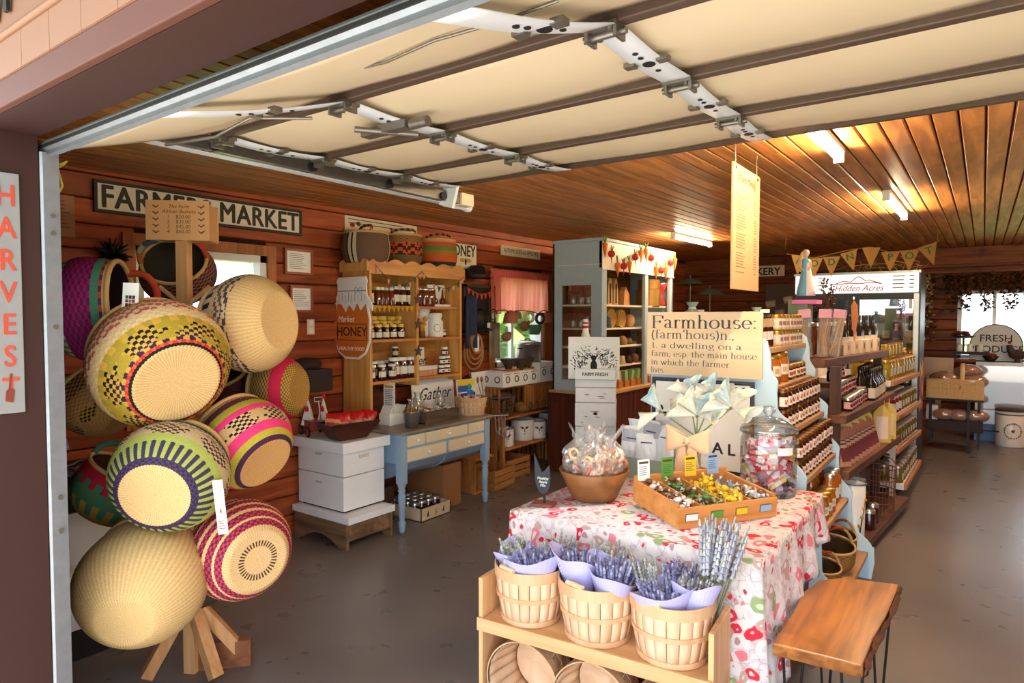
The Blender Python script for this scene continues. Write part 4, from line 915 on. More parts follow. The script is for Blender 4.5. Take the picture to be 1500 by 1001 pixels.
# bushel basket on the table (same build as the lavender baskets)
def bushel(name, label, loc, r, h, mat4=None, fill=None, group=None, rotz=0.0, cat='basket', grip=True):
    b = thing(name, label, cat, loc, rotz, group, mat=mat4); n = 20; r0 = r * 0.80
    st = STAVES.get((round(r, 3), round(h, 3)))
    if st is None:
        w0 = 2 * math.pi * r0 / n * 0.505; w1 = 2 * math.pi * r / n * 0.505; mb = MB()
        mb.grid(lambda u, v: (r0 + (r - r0) * v + 0.004 * math.sin(math.pi * v) * 1.5, (w0 + (w1 - w0) * v) * (2 * u - 1), h * v), 2, 4)
        st = mb.mesh('stave'); st.materials.append(m_stave); STAVES[(round(r, 3), round(h, 3))] = st
    for k in range(n):
        o = bpy.data.objects.new('stave', st); COL.objects.link(o); o.parent = b; o.rotation_euler = (0, 0, 2 * math.pi * k / n); o.scale = (1 + .006 * (k % 2),) * 2 + (1,)
        md = o.modifiers.new('solid', 'SOLIDIFY'); md.thickness = 0.003; md.offset = 1
    for v, hw in ((0.05, 0.010), (0.50, 0.0085), (0.93, 0.02)):
        rr = r0 + (r - r0) * v + 0.004 * math.sin(math.pi * v) * 1.5 + 0.004; part(MB().lathe([(rr, h * v - hw), (rr + 0.004, h * v - hw), (rr + 0.004 + 0.001, h * v + hw), (rr, h * v + hw)], 40, smooth=False), 'hoop', m_hoop, b)
    part(MB().lathe([(0.001, 0.004), (r0, 0.004), (r0, 0.009), (0.001, 0.009)], 24, smooth=False), 'base', m_stave, b)
    part(MB().tube([(r * 1.02 * math.cos(t), r * 1.02 * math.sin(t), h * 0.99) for t in np.linspace(0, 6.2832, 41)[:-1]], 0.003, 6, None, True), 'wire_rim', m_hard, b)
    if grip:
        g = part(MB().cyl((r * 0.98 * math.cos(-2.1), r * 0.98 * math.sin(-2.1), h + 0.010), (r * 1.02 * math.cos(-1.55), r * 1.02 * math.sin(-1.55), h + 0.010), 0.0095, n=10), 'grip', m_stave, b)
    return b
STAVES = {}
m_stave = wood('basket_stave', (212, 168, 130), (232, 198, 164), 'z', 0.6, 0.08, 6, 0.05, knots=False); m_hoop = wood('basket_hoop', (200, 150, 108), (218, 174, 134), 'z', 0.6, 0.06, 6, 0.05, knots=False)
bp = Vector((-3.55, on_x(690, 605, -3.55).y, TZ))
bb = bushel('bushel_basket', 'pale wooden bushel basket of goodies on the far end of the blue table', bp, 0.13, 0.14)
part(MB().lathe([(0.001, 0.125), (0.12, 0.115)], 20, col=(190, 150, 120)), 'filling', m_vc, bb)
for k in range(16): random.choice([C_red, C_white, C_brn]).put((bp.x + rnd(-.08, .08), bp.y + rnd(-.08, .08), TZ + 0.135), 0, 'wrapped sweet on top of the bushel basket on the blue table', 'sweets in the table bushel basket', 1.6, rot=(rnd(-.4, .4), rnd(-.4, .4), rnd(0, 6)))
part(MB().tube([(0.0, -0.135, 0.13), (0, -0.15, 0.17), (0, -0.14, 0.2), (0, -0.125, 0.19)], 0.006, 6, (206, 160, 104)), 'rope_handle', m_vc, bb)
# colourful packet standing in it and a leaning picture
p = on_x(683, 580, -3.64)
pk = board_sign('picture_packet', 'bright yellow and blue picture packet standing behind the bushel basket', 'packet', frame_m((-3.68, on_x(682, 570, -3.68).y, TZ + 0.155), (0, 1, 0), (-0.1, 0, 1)), 0.24, 0.26, 0.015, plain('packet_white', (236, 232, 220), 0.5))
pc = MB(); pc.box(-0.115, 0.115, 0.07, 0.125, 0.015, 0.016, (236, 206, 40)); pc.box(-0.115, 0.02, 0.02, 0.075, 0.0151, 0.0165, (40, 90, 180)); pc.box(-0.115, 0.115, -0.05, 0.01, 0.015, 0.016, (30, 60, 140))
pc.ball((0.045, 0.06, 0.016), 0.03, 12, 6, (60, 150, 150), (1, 0.9, 0.1)); pc.ball((0.05, 0.0, 0.016), 0.05, 12, 6, (50, 120, 190), (1, 0.7, 0.1)); pc.ball((0.06, -0.045, 0.016), 0.03, 12, 6, (206, 90, 40), (1.2, 0.5, 0.1)); pc.box(-0.115, 0.115, -0.125, -0.05, 0.0149, 0.016, (70, 110, 60))
part(pc, 'print', m_vc, pk)
y0_ = on_x(694, 580, -3.9).y; y1_ = on_x(727, 570, -3.9).y
fp = board_sign('leaning_picture', 'white picture with dried brown flowers leaning right of the yellow packet', 'picture', frame_m((-3.94, (y0_ + y1_) / 2, TZ + 0.155), (0, 1, 0), (-0.08, 0, 1)), y1_ - y0_, 0.31, 0.012, m_white)
border(fp, y1_ - y0_, 0.31, 0.008, 0.004, 0.016, plain('grey_frame', (110, 96, 90), 0.6))
fl = MB()
for s_ in (-0.08, -0.02, 0.06): 
    fl.cyl((s_ * .4, -0.1, 0.014), (s_, 0.05, 0.014), 0.003, n=6, col=(110, 84, 50)); fl.ball((s_, 0.07, 0.016), 0.026, 10, 6, (150, 100, 60), (0.7, 1.2, 0.3))
part(fl, 'printed_flowers', m_vc, fp)
# folding wire rack hung at the end of the table
wr = MB()
for k in range(4): wr.tube([(-3.36 + 0.02 * k, 4.42 + .02 * k, 0.73), (-3.36 + 0.02 * k, 4.43 + .02 * k, 0.60 - 0.02 * k), (-3.34 + 0.02 * k, 4.44 + .02 * k, 0.58 - 0.02 * k), (-3.33 + 0.02 * k, 4.46 + .02 * k, 0.63)], 0.004, 6)
wr.cyl((-3.40, 4.40, 0.735), (-3.28, 4.5, 0.735), 0.005)
solo(wr, 'wire_hooks', m_steel, 'bundle of bent steel hooks hanging off the end of the blue table', 'hooks')
# ------------------------------------------------------------------ pine hutch against the left wall
HX0, HX1, HY0, HY1 = -4.03, -3.72, 3.345, 4.41
hu = thing('pine_hutch', 'honey pine wall hutch with scalloped top and open shelves of jars', 'hutch', (-3.88, 4.0, 0.745))
hz0 = 1.02
YM = on_x(612, 480, HX1).y
for (yy, t) in ((HY0, 0.025), (HY1 - 0.025, 0.025)):
    part(MB().box(HX0, HX1, yy, yy + t, 0.745 if yy < 4 else hz0, 1.965), 'side_panel', m_pine, hu, world=True, bevel=0.003)
part(MB().box(HX0, HX1, YM - 0.014, YM + 0.014, hz0, 1.95), 'divider', m_pine, hu, world=True, bevel=0.003)
part(MB().box(HX0, HX0 + 0.012, HY0, HY1, hz0, 1.95), 'back_panel', m_pineh, hu, world=True)
SH = [1.085, 1.405, 1.665]
for z in SH:
    for (p, q) in ((HY0 + .025, YM - .014), (YM + .014, HY1 - .025)): part(MB().box(HX0 + .012, HX1 - (0.0 if z < 1.5 else 0.03), p, q, z - 0.022, z), 'shelf', m_pineh, hu, world=True, bevel=0.003)
part(MB().box(HX0, HX1 + 0.01, HY0 - 0.02, HY1 + 0.02, 1.955, 1.985), 'top_board', m_pineh, hu, world=True, bevel=0.004)
def scallop(a, b, z0, z1, n):
    pts = [(a, z0), (b, z0)]
    N = n * 10
    for k in range(N, -1, -1):
        t = k / N; pts.append((a + (b - a) * t, z1 + 0.028 * abs(math.sin(math.pi * n * t)) - 0.012))
    return pts
part(MB().prism(scallop(HY0 - .02, HY1 + .02, 1.90, 2.005, 6), 'x', HX1 + 0.0, HX1 + 0.022), 'scalloped_crest', m_pineh, hu, world=True, bevel=0.002)
part(MB().prism(scallop(HX0 + .02, HX1 + .02, 1.92, 2.005, 2), 'y', HY0 - 0.042, HY0 - 0.02), 'scalloped_crest', m_pine, hu, world=True, bevel=0.002)
for (yy, zz) in ((YM, 1.72), (YM, 1.52), (YM, 1.30)):
    st = [((0.05 if k % 2 == 0 else 0.02) * math.cos(math.pi * k / 5 + .3), (0.05 if k % 2 == 0 else 0.02) * math.sin(math.pi * k / 5 + .3)) for k in range(10)]
    solo(MB().prism([(yy + a_, zz + b_) for a_, b_ in st], 'x', HX1 + 0.002, HX1 + 0.010), 'tin_star', plain('dark_tin', (84, 66, 60), 0.5, 0.4), {1.72: 'dark tin star at the top of the hutch divider', 1.52: 'reddish tin star halfway up the hutch divider', 1.30: 'dark tin star lowest on the hutch divider'}[zz], 'star')
# honey jar shaped sign on the hutch side
hc = on_y(517, 468, HY0 - 0.03); M = frame_m(hc + Vector((0, 0, 0)), (1, 0, 0), (0, 0, 1))
hsn = thing('honey_sign', 'jar shaped wooden sign of orange honey under a white cloth cap on the hutch side', 'sign', mat=M)
def jarout(s_): return [(x_ * s_, z_ * s_) for x_, z_ in ((-.12, -.20), (-.06, -.235), (.06, -.235), (.12, -.20), (.155, -.13), (.16, 0.0), (.14, .08), (.175, .05), (.18, .08), (.13, .145), (.125, .20), (.135, .225), (.12, .25), (-.12, .25), (-.135, .225), (-.125, .20), (-.13, .145), (-.18, .08), (-.175, .05), (-.14, .08), (-.16, 0.0), (-.155, -.13))]
sw = abs(on_y(546, 468, HY0).x - on_y(487, 468, HY0).x) / 0.36
part(MB().prism(jarout(sw), 'z', 0, 0.012), 'board', m_white, hsn, bevel=0.002)
ob = [(-.115, -.19), (-.055, -.222), (.055, -.222), (.115, -.19), (.145, -.125), (.148, 0.0), (.125, .09), (.08, .05), (.05, .095), (.02, .045), (-.02, .085), (-.05, .04), (-.09, .09), (-.125, .09), (-.148, 0.0), (-.145, -.125)]
part(MB().prism([(a_ * sw, b_ * sw) for a_, b_ in ob], 'z', 0.012, 0.0145), 'honey_field', plain('orange_honey_paint', (214, 112, 34), 0.35, var=0.12, scale=6), hsn)
text('HONEY', 0.078 * sw, m_ink, hsn, T3(0, -0.075 * sw, 0.0148), bold=0.001); text('Market', 0.05 * sw, m_paper, hsn, T3(-0.05 * sw, 0.0, 0.0148), shear=0.3); text('HEALTHY FOOD', 0.03 * sw, m_paper, hsn, T3(0, -0.175 * sw, 0.0148))
bn = MB()
for a_, b_, c_, d_ in ((-.13, .13, -.03, -.026), (-.13, .13, -.125, -.121), (-.13, -.126, -.125, -.026), (.126, .13, -.125, -.026)): bn.box(a_ * sw, b_ * sw, c_ * sw, d_ * sw, 0.0145, 0.0155)
part(bn, 'banner_outline', m_ink, hsn)
sk = MB()
for k in range(9): sk.obox(((-.11 + .028 * k) * sw, (.12 + .01 * (k % 2)) * sw, 0.0125), (0.003, 0.05 * sw, 0.001))
sk.box(-.125 * sw, .125 * sw, .165 * sw, .17 * sw, 0.012, 0.013); sk.tube([((.06 + .03 * math.cos(t)) * sw, (.17 + .02 * math.sin(2 * t)) * sw, 0.0125) for t in np.linspace(0, 6.28, 20)[:-1]], 0.0015, 5, None, True)
part(sk, 'drawn_folds', plain('blue_grey_ink', (90, 104, 130), 0.6), hsn)
# jars in the hutch
J_bot = jar_kind('syrup_bottle', 0.028, 0.15, m_jam, m_slid, LCR, neck=0.4, shoulder=0.62, lab=(0.1, 0.5), lab_a=(-1.7, 0.9))
J_hb = jar_kind('honey_bottle', 0.022, 0.12, m_dhoney, m_wlid, None, neck=0.7)
J_hj = jar_kind('honey_jar', 0.030, 0.10, m_jam, m_ylid, LCR, lab=(0.15, 0.55), lab_a=(-1.6, 0.5))
J_wl = jar_kind('preserve_jar', 0.038, 0.115, m_jam, m_wlid, LCR, lab=(0.25, 0.65), lab_a=(-1.5, 0.4))
J_qm = jar_kind('quart_jar', 0.045, 0.15, m_dhoney, m_slid, None)
def row(kind, xs, y0, y1, z, n, lab, grp, sc=1.0, jit=0.004):
    for i in range(n):
        y = y0 + (y1 - y0) * (i / max(1, n - 1)); x_ = xs[i % len(xs)]
        kind.put((x_ + rnd(-jit, jit), y + rnd(-jit, jit), z), rnd(-.12, .12), (ORD[i] + ' from the near end, ' if n > 1 else '') + lab, grp, sc)
# top left compartment
J_bot.put((-3.80, HY0 + .07, SH[2]), 0, 'tall dark syrup bottle at the near end of the top hutch shelf', None, 1.25)
row(J_hb, [-3.80], 3.50, 3.64, SH[2], 4, 'slim amber bottle on the top left hutch shelf', 'slim amber bottles in hutch', 1.05)
row(J_wl, [-3.82], 3.70, 3.86, SH[2], 3, 'dark quart jar on the top left hutch shelf', 'dark quarts on the top left hutch shelf', (1, 1, 1.2))
row(J_hj, [-3.90], 3.46, 3.84, SH[2], 5, 'dark jar at the back of the top left hutch shelf', 'back jars on the top left hutch shelf', 1.3)
# middle left: honey jars with yellow lids
row(J_hj, [-3.78], HY0 + 0.06, 3.72, SH[1], 5, 'small yellow lidded jar, front row, middle hutch shelf', 'front row of yellow lidded honey jars', 1.0)
row(J_hj, [-3.86], HY0 + 0.10, 3.76, SH[1], 5, 'yellow lidded jar, second row, middle hutch shelf', 'second row of yellow lidded honey jars', 1.25)
row(J_hj, [-3.93], 3.55, 3.86, SH[1], 4, 'tall yellow lidded jar, back row, middle hutch shelf', 'tall yellow lidded honey jars at the back', 1.55)
# lower left: dark preserves with white lids
row(J_wl, [-3.78], HY0 + 0.06, 3.62, SH[0], 3, 'small white lidded preserve, low hutch shelf front', 'front dark preserves on the low hutch shelf', 0.95)
row(J_wl, [-3.80], 3.67, 3.84, SH[0], 3, 'tall white lidded preserve on the low hutch shelf', 'tall preserves on the low hutch shelf', 1.3)
row(J_wl, [-3.90], HY0 + 0.10, 3.70, SH[0], 4, 'dark preserve, back row, low hutch shelf', 'back preserves on the low hutch shelf', 1.1)
row(J_wl, [-3.90], 3.78, 3.86, SH[0] + .16, 1, 'single jar stacked on the low hutch shelf at the back', None, 0.7)
# right side
row(J_qm, [-3.82], YM + 0.10, YM + 0.26, SH[2], 3, 'golden quart jar on the top right hutch shelf', 'golden quarts on the top right hutch shelf', 0.95)
cb = thing('packaged_jars', 'white gift box with small hanging jars at the end of the top right hutch shelf', 'box', (-3.84, YM + 0.385, SH[2]))
part(MB().box(-0.04, 0.04, -0.11, 0.11, 0, 0.02), 'base', m_white, cb); part(MB().box(-0.04, -0.03, -0.11, 0.11, 0, 0.19), 'back', m_white, cb)
for s_ in (-0.05, 0.05): part(MB().lathe([(0.001, 0.02), (0.026, 0.02), (0.028, 0.06), (0.012, 0.08), (0.006, 0.15)], 12), 'small_jar', m_dhoney, cb)
for ch in cb.children[2:]: ch.location.y = -0.05 if ch.name == 'small_jar' else 0.05
def crock(loc, lab, s_=1.0, em=True):
    r = thing('cookie_crock', lab, 'jar', loc); r.scale = (s_,) * 3
    part(MB().lathe([(0.001, 0), (0.055, 0), (0.06, 0.01), (0.06, 0.12), (0.045, 0.14), (0.045, 0.155)], 22), 'body', m_white, r); part(MB().lathe([(0.05, 0.155), (0.052, 0.175), (0.045, 0.185), (0.001, 0.187)], 22), 'lid', m_white, r)
    if em: part(MB().tube([(0.0605 * math.cos(t * .42 - .6), 0.0605 * math.sin(t * .42 - .6), 0.07 + 0.03 * math.sin(q)) for t, q in [(math.cos(a_), a_) for a_ in np.linspace(0, 6.28, 20)[:-1]]], 0.0015, 5, None, True), 'emblem', m_ink, r)
crock((-3.80, YM + 0.30, SH[1]), 'white lidded crock with a round emblem at the front of the right hutch shelf', 1.1); crock((-3.92, YM + 0.26, SH[1]), 'taller white crock behind the emblem crock in the hutch', 1.4, False)
fl = thing('flower_bunch', 'small bunch of yellow cloth sunflowers on the right hutch shelf', 'flowers', (-3.80, YM + 0.13, SH[1]))
fm = MB(); 
for k in range(9): fm.ball((rnd(-.03, .03), rnd(-.05, .05), rnd(0.05, 0.16)), 0.024, 8, 5, random.choice([(214, 150, 30), (196, 120, 30), (120, 90, 40)]), (0.8, 1, 0.8))
part(fm, 'petals', m_vc, fl); part(MB().lathe([(0.001, 0), (0.03, 0), (0.025, 0.06)], 10, col=(120, 84, 40)), 'pot', m_vc, fl)
row(J_wl, [-3.80], YM + 0.40, YM + 0.44, SH[1], 1, 'small dark jar at the end of the right hutch shelf', None, 0.5)
# low right: script board, packet, stack of small jars
gs = board_sign('script_board', 'small white board with script letters on the low right hutch shelf', 'sign', frame_m((-3.93, YM + 0.17, SH[0] + 0.115), (0, 1, 0), (-0.06, 0, 1)), 0.24, 0.23, 0.01, m_white); text('ather', 0.11, m_ink, gs, T3(0.01, 0.0, 0.0105), shear=0.4)
for k in range(4): solo(MB().box(-3.84, -3.76, YM + 0.06 + k * .055, YM + 0.11 + k * .055, SH[0], SH[0] + 0.075 + .004 * k, (206, 150, 110)).box(-3.842, -3.758, YM + 0.058 + k * .055, YM + 0.112 + k * .055, SH[0] + .05, SH[0] + .085, (236, 226, 216)), 'soap_packet', m_vc, ORD[k] + NE + 'paper packet on the low right hutch shelf', 'packet', 'paper packets on the low right hutch shelf', bevel=0.003)
J_sm = jar_kind('jelly_jar', 0.030, 0.06, m_jam, m_wlid, LCR, lab=(0.25, 0.7), lab_a=(-1.6, 1.0), dot=[(60, 70, 90)])
for k, (dy, dz) in enumerate(((0.36, 0), (0.43, 0), (0.37, .078), (0.43, .078), (0.40, .156))): J_sm.put((-3.79, YM + dy, SH[0] + dz), 0, ['bottom left', 'bottom right', 'middle left', 'middle right', 'topmost'][k] + ' jelly jar of the small pyramid in the hutch', 'pyramid of jelly jars', 1.0)
# bunting strings on the hutch
def bunting(name, label, pts, n, w, h, cols, mat, nrm, cord=0.0025, alt=None):
    pts = [Vector(p) for p in pts]; r = thing(name, label, 'bunting', pts[0])
    cu = MB().tube([p - pts[0] for p in pts], cord, 6, cols[-1]); part(cu, 'cord', mat, r)
    nrm = Vector(nrm).normalized()
    for k in range(n):
        t = (k + .5) / n * (len(pts) - 1); i = min(len(pts) - 2, int(t)); p = pts[i].lerp(pts[i + 1], t - i) - pts[0]; d = (pts[i + 1] - pts[i]).normalized()
        dn = nrm.cross(d); dn = dn if dn.z < 0 else -dn
        dn = (dn * 0.4 + Vector((0, 0, -0.6))).normalized(); d2 = nrm.cross(dn)
        P = [p + d2 * (w / 2), p - d2 * (w / 2), p + dn * h]
        mb = MB().add([q + nrm * 0.0012 for q in P] + [q - nrm * 0.0012 for q in P], [(0, 1, 2), (5, 4, 3), (0, 3, 4, 1), (1, 4, 5, 2), (2, 5, 3, 0)], cols[k % (len(cols) - 1)])
        part(mb, 'pennant', mat, r)
    return r
def sagp(a, b, sag, n=10):
    a = Vector(a); b = Vector(b); return [a.lerp(b, k / n) - Vector((0, 0, sag * math.sin(math.pi * k / n))) for k in range(n + 1)]
bunting('bunting_string', 'little pink and green pennant string looping over the left half of the hutch', sagp((HX1 + .03, HY0 + .03, 1.97), (HX1 + .03, YM + .02, 1.945), 0.13), 9, 0.035, 0.045, [(206, 150, 130), (60, 84, 50), (60, 70, 50)], m_vc, (1, 0, 0))
bunting('bunting_string', 'little pink and green pennant string looping over the right half of the hutch', sagp((HX1 + .03, YM + .02, 1.945), (HX1 + .03, HY1, 1.93), 0.12), 9, 0.04, 0.045, [(206, 150, 130), (60, 84, 50), (60, 70, 50)], m_vc, (1, 0, 0))
bunting('bunting_string', 'straight row of mustard yellow pennants along the upper left hutch shelf', sagp((HX1 - .025, HY0 + .05, 1.664), (HX1 - .025, YM - .02, 1.664), 0.0), 9, 0.05, 0.055, [(206, 150, 30), (206, 150, 30)], m_vc, (1, 0, 0))
# baskets on the hutch top
def topbasket(px, r, h, bands, label, spin=0):
    c = Vector((-3.85, on_x(px, 370, -3.85).y, 1.985)); q = bolga('woven_basket', label, c + Vector((0, 0, h / 2)), r, (0, 0, 1), bands, handle=None, H=h, spin=spin, mouth=0.9, n=80, group='baskets on the hutch top', bot=0.8, ns=40)
    part(MB().tube([(r * .85 * math.cos(t), r * .1 * math.sin(2 * t) , h + r * .28 * math.sin(t) + 0.01) for t in np.linspace(0, math.pi, 16)], r * 0.06, 8, [(190, 150, 96), (120, 40, 34)]), 'handle', m_weave, q); return q
topbasket(536, 0.185, 0.23, [(0, 1.01, lambda i, j: BK if j % 26 in (0, 3) else ((206, 190, 160) if j % 26 in (1, 2, 4, 5) else chk((120, 92, 74), (104, 78, 64), 1, 1)(i, j)))], 'grey-brown basket with black and white vertical stripes on the hutch top', -0.5)
topbasket(590, 0.165, 0.25, [(0, .6, chk((120, 90, 56), (104, 80, 50), 2, 1)), (.6, .85, zig((200, 80, 40), (50, 34, 30), 8, 4)), (.85, 1.01, chk((150, 110, 66), (120, 84, 52), 2, 1))], 'tan basket with an orange zigzag band in the middle of the hutch top')
topbasket(641, 0.17, 0.25, [(0, .42, flat((170, 130, 40))), (.42, .52, flat((36, 54, 60))), (.52, .66, flat((206, 90, 40))), (.66, .76, flat((170, 110, 50))), (.76, .86, flat((104, 130, 50))), (.86, .94, flat((200, 80, 50))), (.94, 1.01, flat((196, 150, 100)))], 'orange, green and navy striped basket at the far end of the hutch top')
# ------------------------------------------------------------------ wall right of the hutch: hat, shirt frame, jeans, rope
yk = on_x(697, 420, -3.95)
ft = thing('felt_hat', 'black felt hat hanging on the wall right of the pine hutch', 'hat', on_x(698, 408, -3.93))
part(MB().lathe([(0.15, 0), (0.152, 0.006), (0.09, 0.012), (0.085, 0.09), (0.06, 0.12), (0.001, 0.125)], 24), 'felt', m_black, ft); part(MB().lathe([(0.0905, 0.012), (0.089, 0.035)], 24), 'ribbon', plain('dark_band', (60, 44, 40), 0.7), ft)
ya = on_x(681, 450, -3.98).y; yb = on_x(727, 450, -3.98).y
bd = thing('shadow_box', 'tall dark wooden mirror frame on the wall between hutch and window', 'frame', (-4.03, (ya + yb) / 2, 1.62)); hw = (yb - ya) / 2
m_dfr = plain('dark_frame_wood', (58, 44, 36), 0.6); z0_, z1_ = -0.20, 0.27
for b in ((-hw, hw, z1_ - .03, z1_), (-hw, hw, z0_, z0_ + .03), (-hw, -hw + .05, z0_, z1_), (hw - .10, hw, z0_, z1_)): part(MB().box(0, 0.04, *b), 'frame_bar', m_dfr, bd, bevel=0.003)
part(MB().box(0, 0.01, -hw, hw, z0_, z1_), 'back', m_black, bd)
part(MB().box(0.04, 0.043, hw - 0.07, hw - .03, z0_ + .05, z1_ - .15), 'mirror_strip', plain('mirror', (230, 234, 240), 0.05, 1.0), bd)
bunting('bunting_string', 'short string of coral red pennants across the dark mirror frame', sagp((-3.97, ya + .02, 1.86), (-3.97, yb - .03, 1.86), 0.06), 7, 0.05, 0.06, [(206, 70, 50), (206, 70, 50)], m_vc, (1, 0, 0))
cp = thing('black_cap', 'black cap with a white tag hanging inside the dark mirror frame', 'cap', (-3.99, on_x(705, 470, -3.99).y, 1.50))
part(MB().ball((0, 0, 0.05), 0.11, 16, 10, None, (0.4, 1, 1)), 'crown', m_black, cp); part(MB().box(0.05, 0.075, -0.13, 0.10, -0.06, -0.045), 'peak', m_black, cp, bevel=0.005); part(MB().box(0.05, 0.053, 0.03, 0.075, -0.03, 0.02), 'tag', m_paper, cp)
jn = thing('denim_apron', 'folded dark blue denim apron hanging beside the hutch end', 'apron', (-3.99, on_x(686, 470, -3.99).y, 1.28))
part(MB().grid(lambda u, v: (0.03 + 0.02 * math.sin(u * 9), (u - .5) * 0.17 * (1 - .1 * v), 0.50 * v), 14, 6), 'cloth', plain('denim', (44, 52, 78), 0.85, var=0.2, scale=60), jn, solid=0.01)
rp = thing('rope_coil', 'coil of tan rope hung on the wall below the dark frame', 'rope', (-3.99, on_x(694, 505, -3.99).y, 1.30))
for k, q in enumerate((0.17, 0.145, 0.12, 0.09)): part(MB().tube([(0.012 * k, q * .85 * math.sin(t), -q + .11 - q * math.cos(t)) for t in np.linspace(0, 6.28, 33)[:-1]], 0.010, 8, None, True), 'rope_loop', plain('tan_rope', (176, 124, 78), 0.85, var=0.25, scale=90), rp)
part(MB().box(0.03, 0.035, -0.03, 0.04, -0.06, 0.10), 'card', m_paper, rp)
# pale display board with a patterned cloth, hung at the window edge
gb = on_x(723, 480, -3.97)
sc = thing('grey_scarf', 'grey patterned tea towel hanging at the left window edge', 'towel', (-3.98, gb.y, 1.16))
part(MB().grid(lambda u, v: (0.015 + 0.01 * math.sin(u * 8), (u - .5) * 0.16, 0.36 * v), 8, 6, colf=lambda u, v: (200, 200, 196) if v > .92 else (128, 122, 108) if (int(u * 8) + int(v * 6)) % 3 else (150, 112, 80)), 'cloth', m_vc, sc, solid=0.004)
# ------------------------------------------------------------------ curtain and hanging birds at the far window
cu0, cu1 = 5.16, 6.24
cv = thing('window_valance', 'short sheer coral pink curtain across the top of the far left window', 'curtain', (XL + 0.05, 5.7, 2.02))
def valn(u, v):
    y = cu0 + (cu1 - cu0) * u - 5.7; a = 0.03 * math.sin(u * 62) + 0.012 * math.sin(u * 147 + v * 2); return (0.02 + a * (0.4 + 0.6 * v) * .8, y, -0.40 * v + (0.012 * math.sin(u * 40) if v > .9 else 0))
def sheer():
    m, nt, b = _new('sheer_pink_cloth'); b.inputs['Base Color'].default_value = (*lin((228, 120, 104)), 1); b.inputs['Roughness'].default_value = 0.9
    tr_ = nt.nodes.new('ShaderNodeBsdfTranslucent'); tr_.inputs[0].default_value = (*lin((244, 160, 146)), 1); x_ = nt.nodes.new('ShaderNodeMixShader'); x_.inputs[0].default_value = 0.6
    o = [n for n in nt.nodes if n.type == 'OUTPUT_MATERIAL'][0]; nt.links.new(b.outputs[0], x_.inputs[1]); nt.links.new(tr_.outputs[0], x_.inputs[2]); nt.links.new(x_.outputs[0], o.inputs[0]); return m
part(MB().grid(valn, 150, 8), 'cloth', sheer(), cv, norm=False); part(MB().cyl((0.02, cu0 - 5.72, 0.0), (0.02, cu1 - 5.68, 0.0), 0.010), 'rod', m_hard, cv); part(MB().grid(lambda u, v: (0.035 + .008 * math.sin(u * 150), cu0 - 5.7 + (cu1 - cu0) * u, 0.03 - 0.07 * v), 120, 2), 'ruffle', plain('pink_header', (196, 84, 74), 0.9), cv)
wire = thing('hanging_wire', 'twisted dark wire strung across the window for hanging ornaments', 'wire', (-3.6, 5.2, 1.66))
wp = [Vector((-3.78 + .02 * math.sin(k * 1.7), 4.95 + 0.148 * k, 1.63 + 0.022 * math.sin(k * 2.3)))- Vector((-3.6, 5.2, 1.66)) for k in range(11)]
part(MB().tube(wp, 0.005, 6), 'wire', plain('rusty_wire', (60, 40, 34), 0.6, 0.4), wire)
for k in (0, 9):
    c = wp[k]; part(MB().tube([c + Vector((0, 0.05 * math.cos(t), 0.05 * math.sin(t) - .03)) for t in np.linspace(0, 5.4, 14)], 0.005, 6), 'curl', MATS['rusty_wire'], wire)
def hang(px, py, size, shape, col, label):
    c = on_x(px, py, -3.78); r = thing('hanging_ornament', label, 'ornament', c)
    if shape == 'bell': mb = MB().lathe([(size, -size * .7), (size * .95, 0), (size * .75, size * .6), (size * .35, size * .95), (0.001, size)], 18, col=col); part(mb, 'bell', m_vc, r)
    elif shape == 'bird':
        mb = MB().ball((0, 0, 0), size, 14, 8, col, (0.7, 1.1, 0.8)).ball((0, size * .8, size * .55), size * .42, 10, 6, col).cyl((0, size * 1.1, size * .55), (0, size * 1.45, size * .5), size * .1, 0.002, 6, (60, 50, 40)); mb.obox((0, -size * 1.2, size * .2), (size * .3, size * .9, size * .1), Matrix.Rotation(-.3, 3, 'X'), col); part(mb, 'bird', m_vc, r)
    elif shape == 'ring':
        mb = MB().tube([(0, size * math.cos(t) * 1.1, size * .75 * math.sin(t)) for t in np.linspace(0, 6.28, 25)[:-1]], size * 0.24, 8, col, True).obox((0, size * .9, size * .75), (.01, size * .5, size * .3), None, col); part(mb, 'ring', m_vc, r)
    else:
        mb = MB().lathe([(0.001, -size * .8), (size * .7, -size * .8), (size, size * .2), (size, size * .6)], 16, col=col); part(mb, 'pot', m_vc, r)
    top = 1.66 - c.z
    part(MB().cyl((0, 0, size * .6), (0, 0, max(size, top)), 0.0012, n=5), 'string', m_hard, r)
hang(748, 466, 0.075, 'bell', (170, 96, 70), 'terracotta bell hanging at the left of the window string')
hang(757, 462, 0.05, 'bell', (120, 100, 90), 'small grey bell hanging beside the terracotta bell')
hang(775, 465, 0.07, 'ring', (206, 196, 150), 'pale round ring ornament hanging in the window middle')
hang(768, 478, 0.065, 'bird', (120, 84, 56), 'brown mottled bird ornament hanging lowest in the window')
hang(783, 482, 0.075, 'pot', (70, 110, 90), 'green hanging pot below the pale ring ornament')
hang(791, 467, 0.065, 'ring', (44, 48, 60), 'dark blue oval ring hanging right of the green pot')
hang(803, 466, 0.07, 'bell', (160, 84, 60), 'terracotta bell hanging at the right of the window string')
hang(812, 462, 0.05, 'bird', (120, 120, 90), 'tiny rainbow coloured bird hanging beside the pale blue hutch')
hang(742, 494, 0.055, 'bird', (140, 100, 66), 'brown leaf shaped bird ornament hanging low on the left')
for k, (px, py) in enumerate(((826, 467), (825, 492), (826, 515), (826, 532))): hang(px, py, 0.035 if k < 3 else 0.03, 'bird' if k < 3 else 'bell', (176, 140, 96), ['upper', 'second', 'third', 'lowest'][k] + ' tan ornament on the string in front of the pale blue hutch')
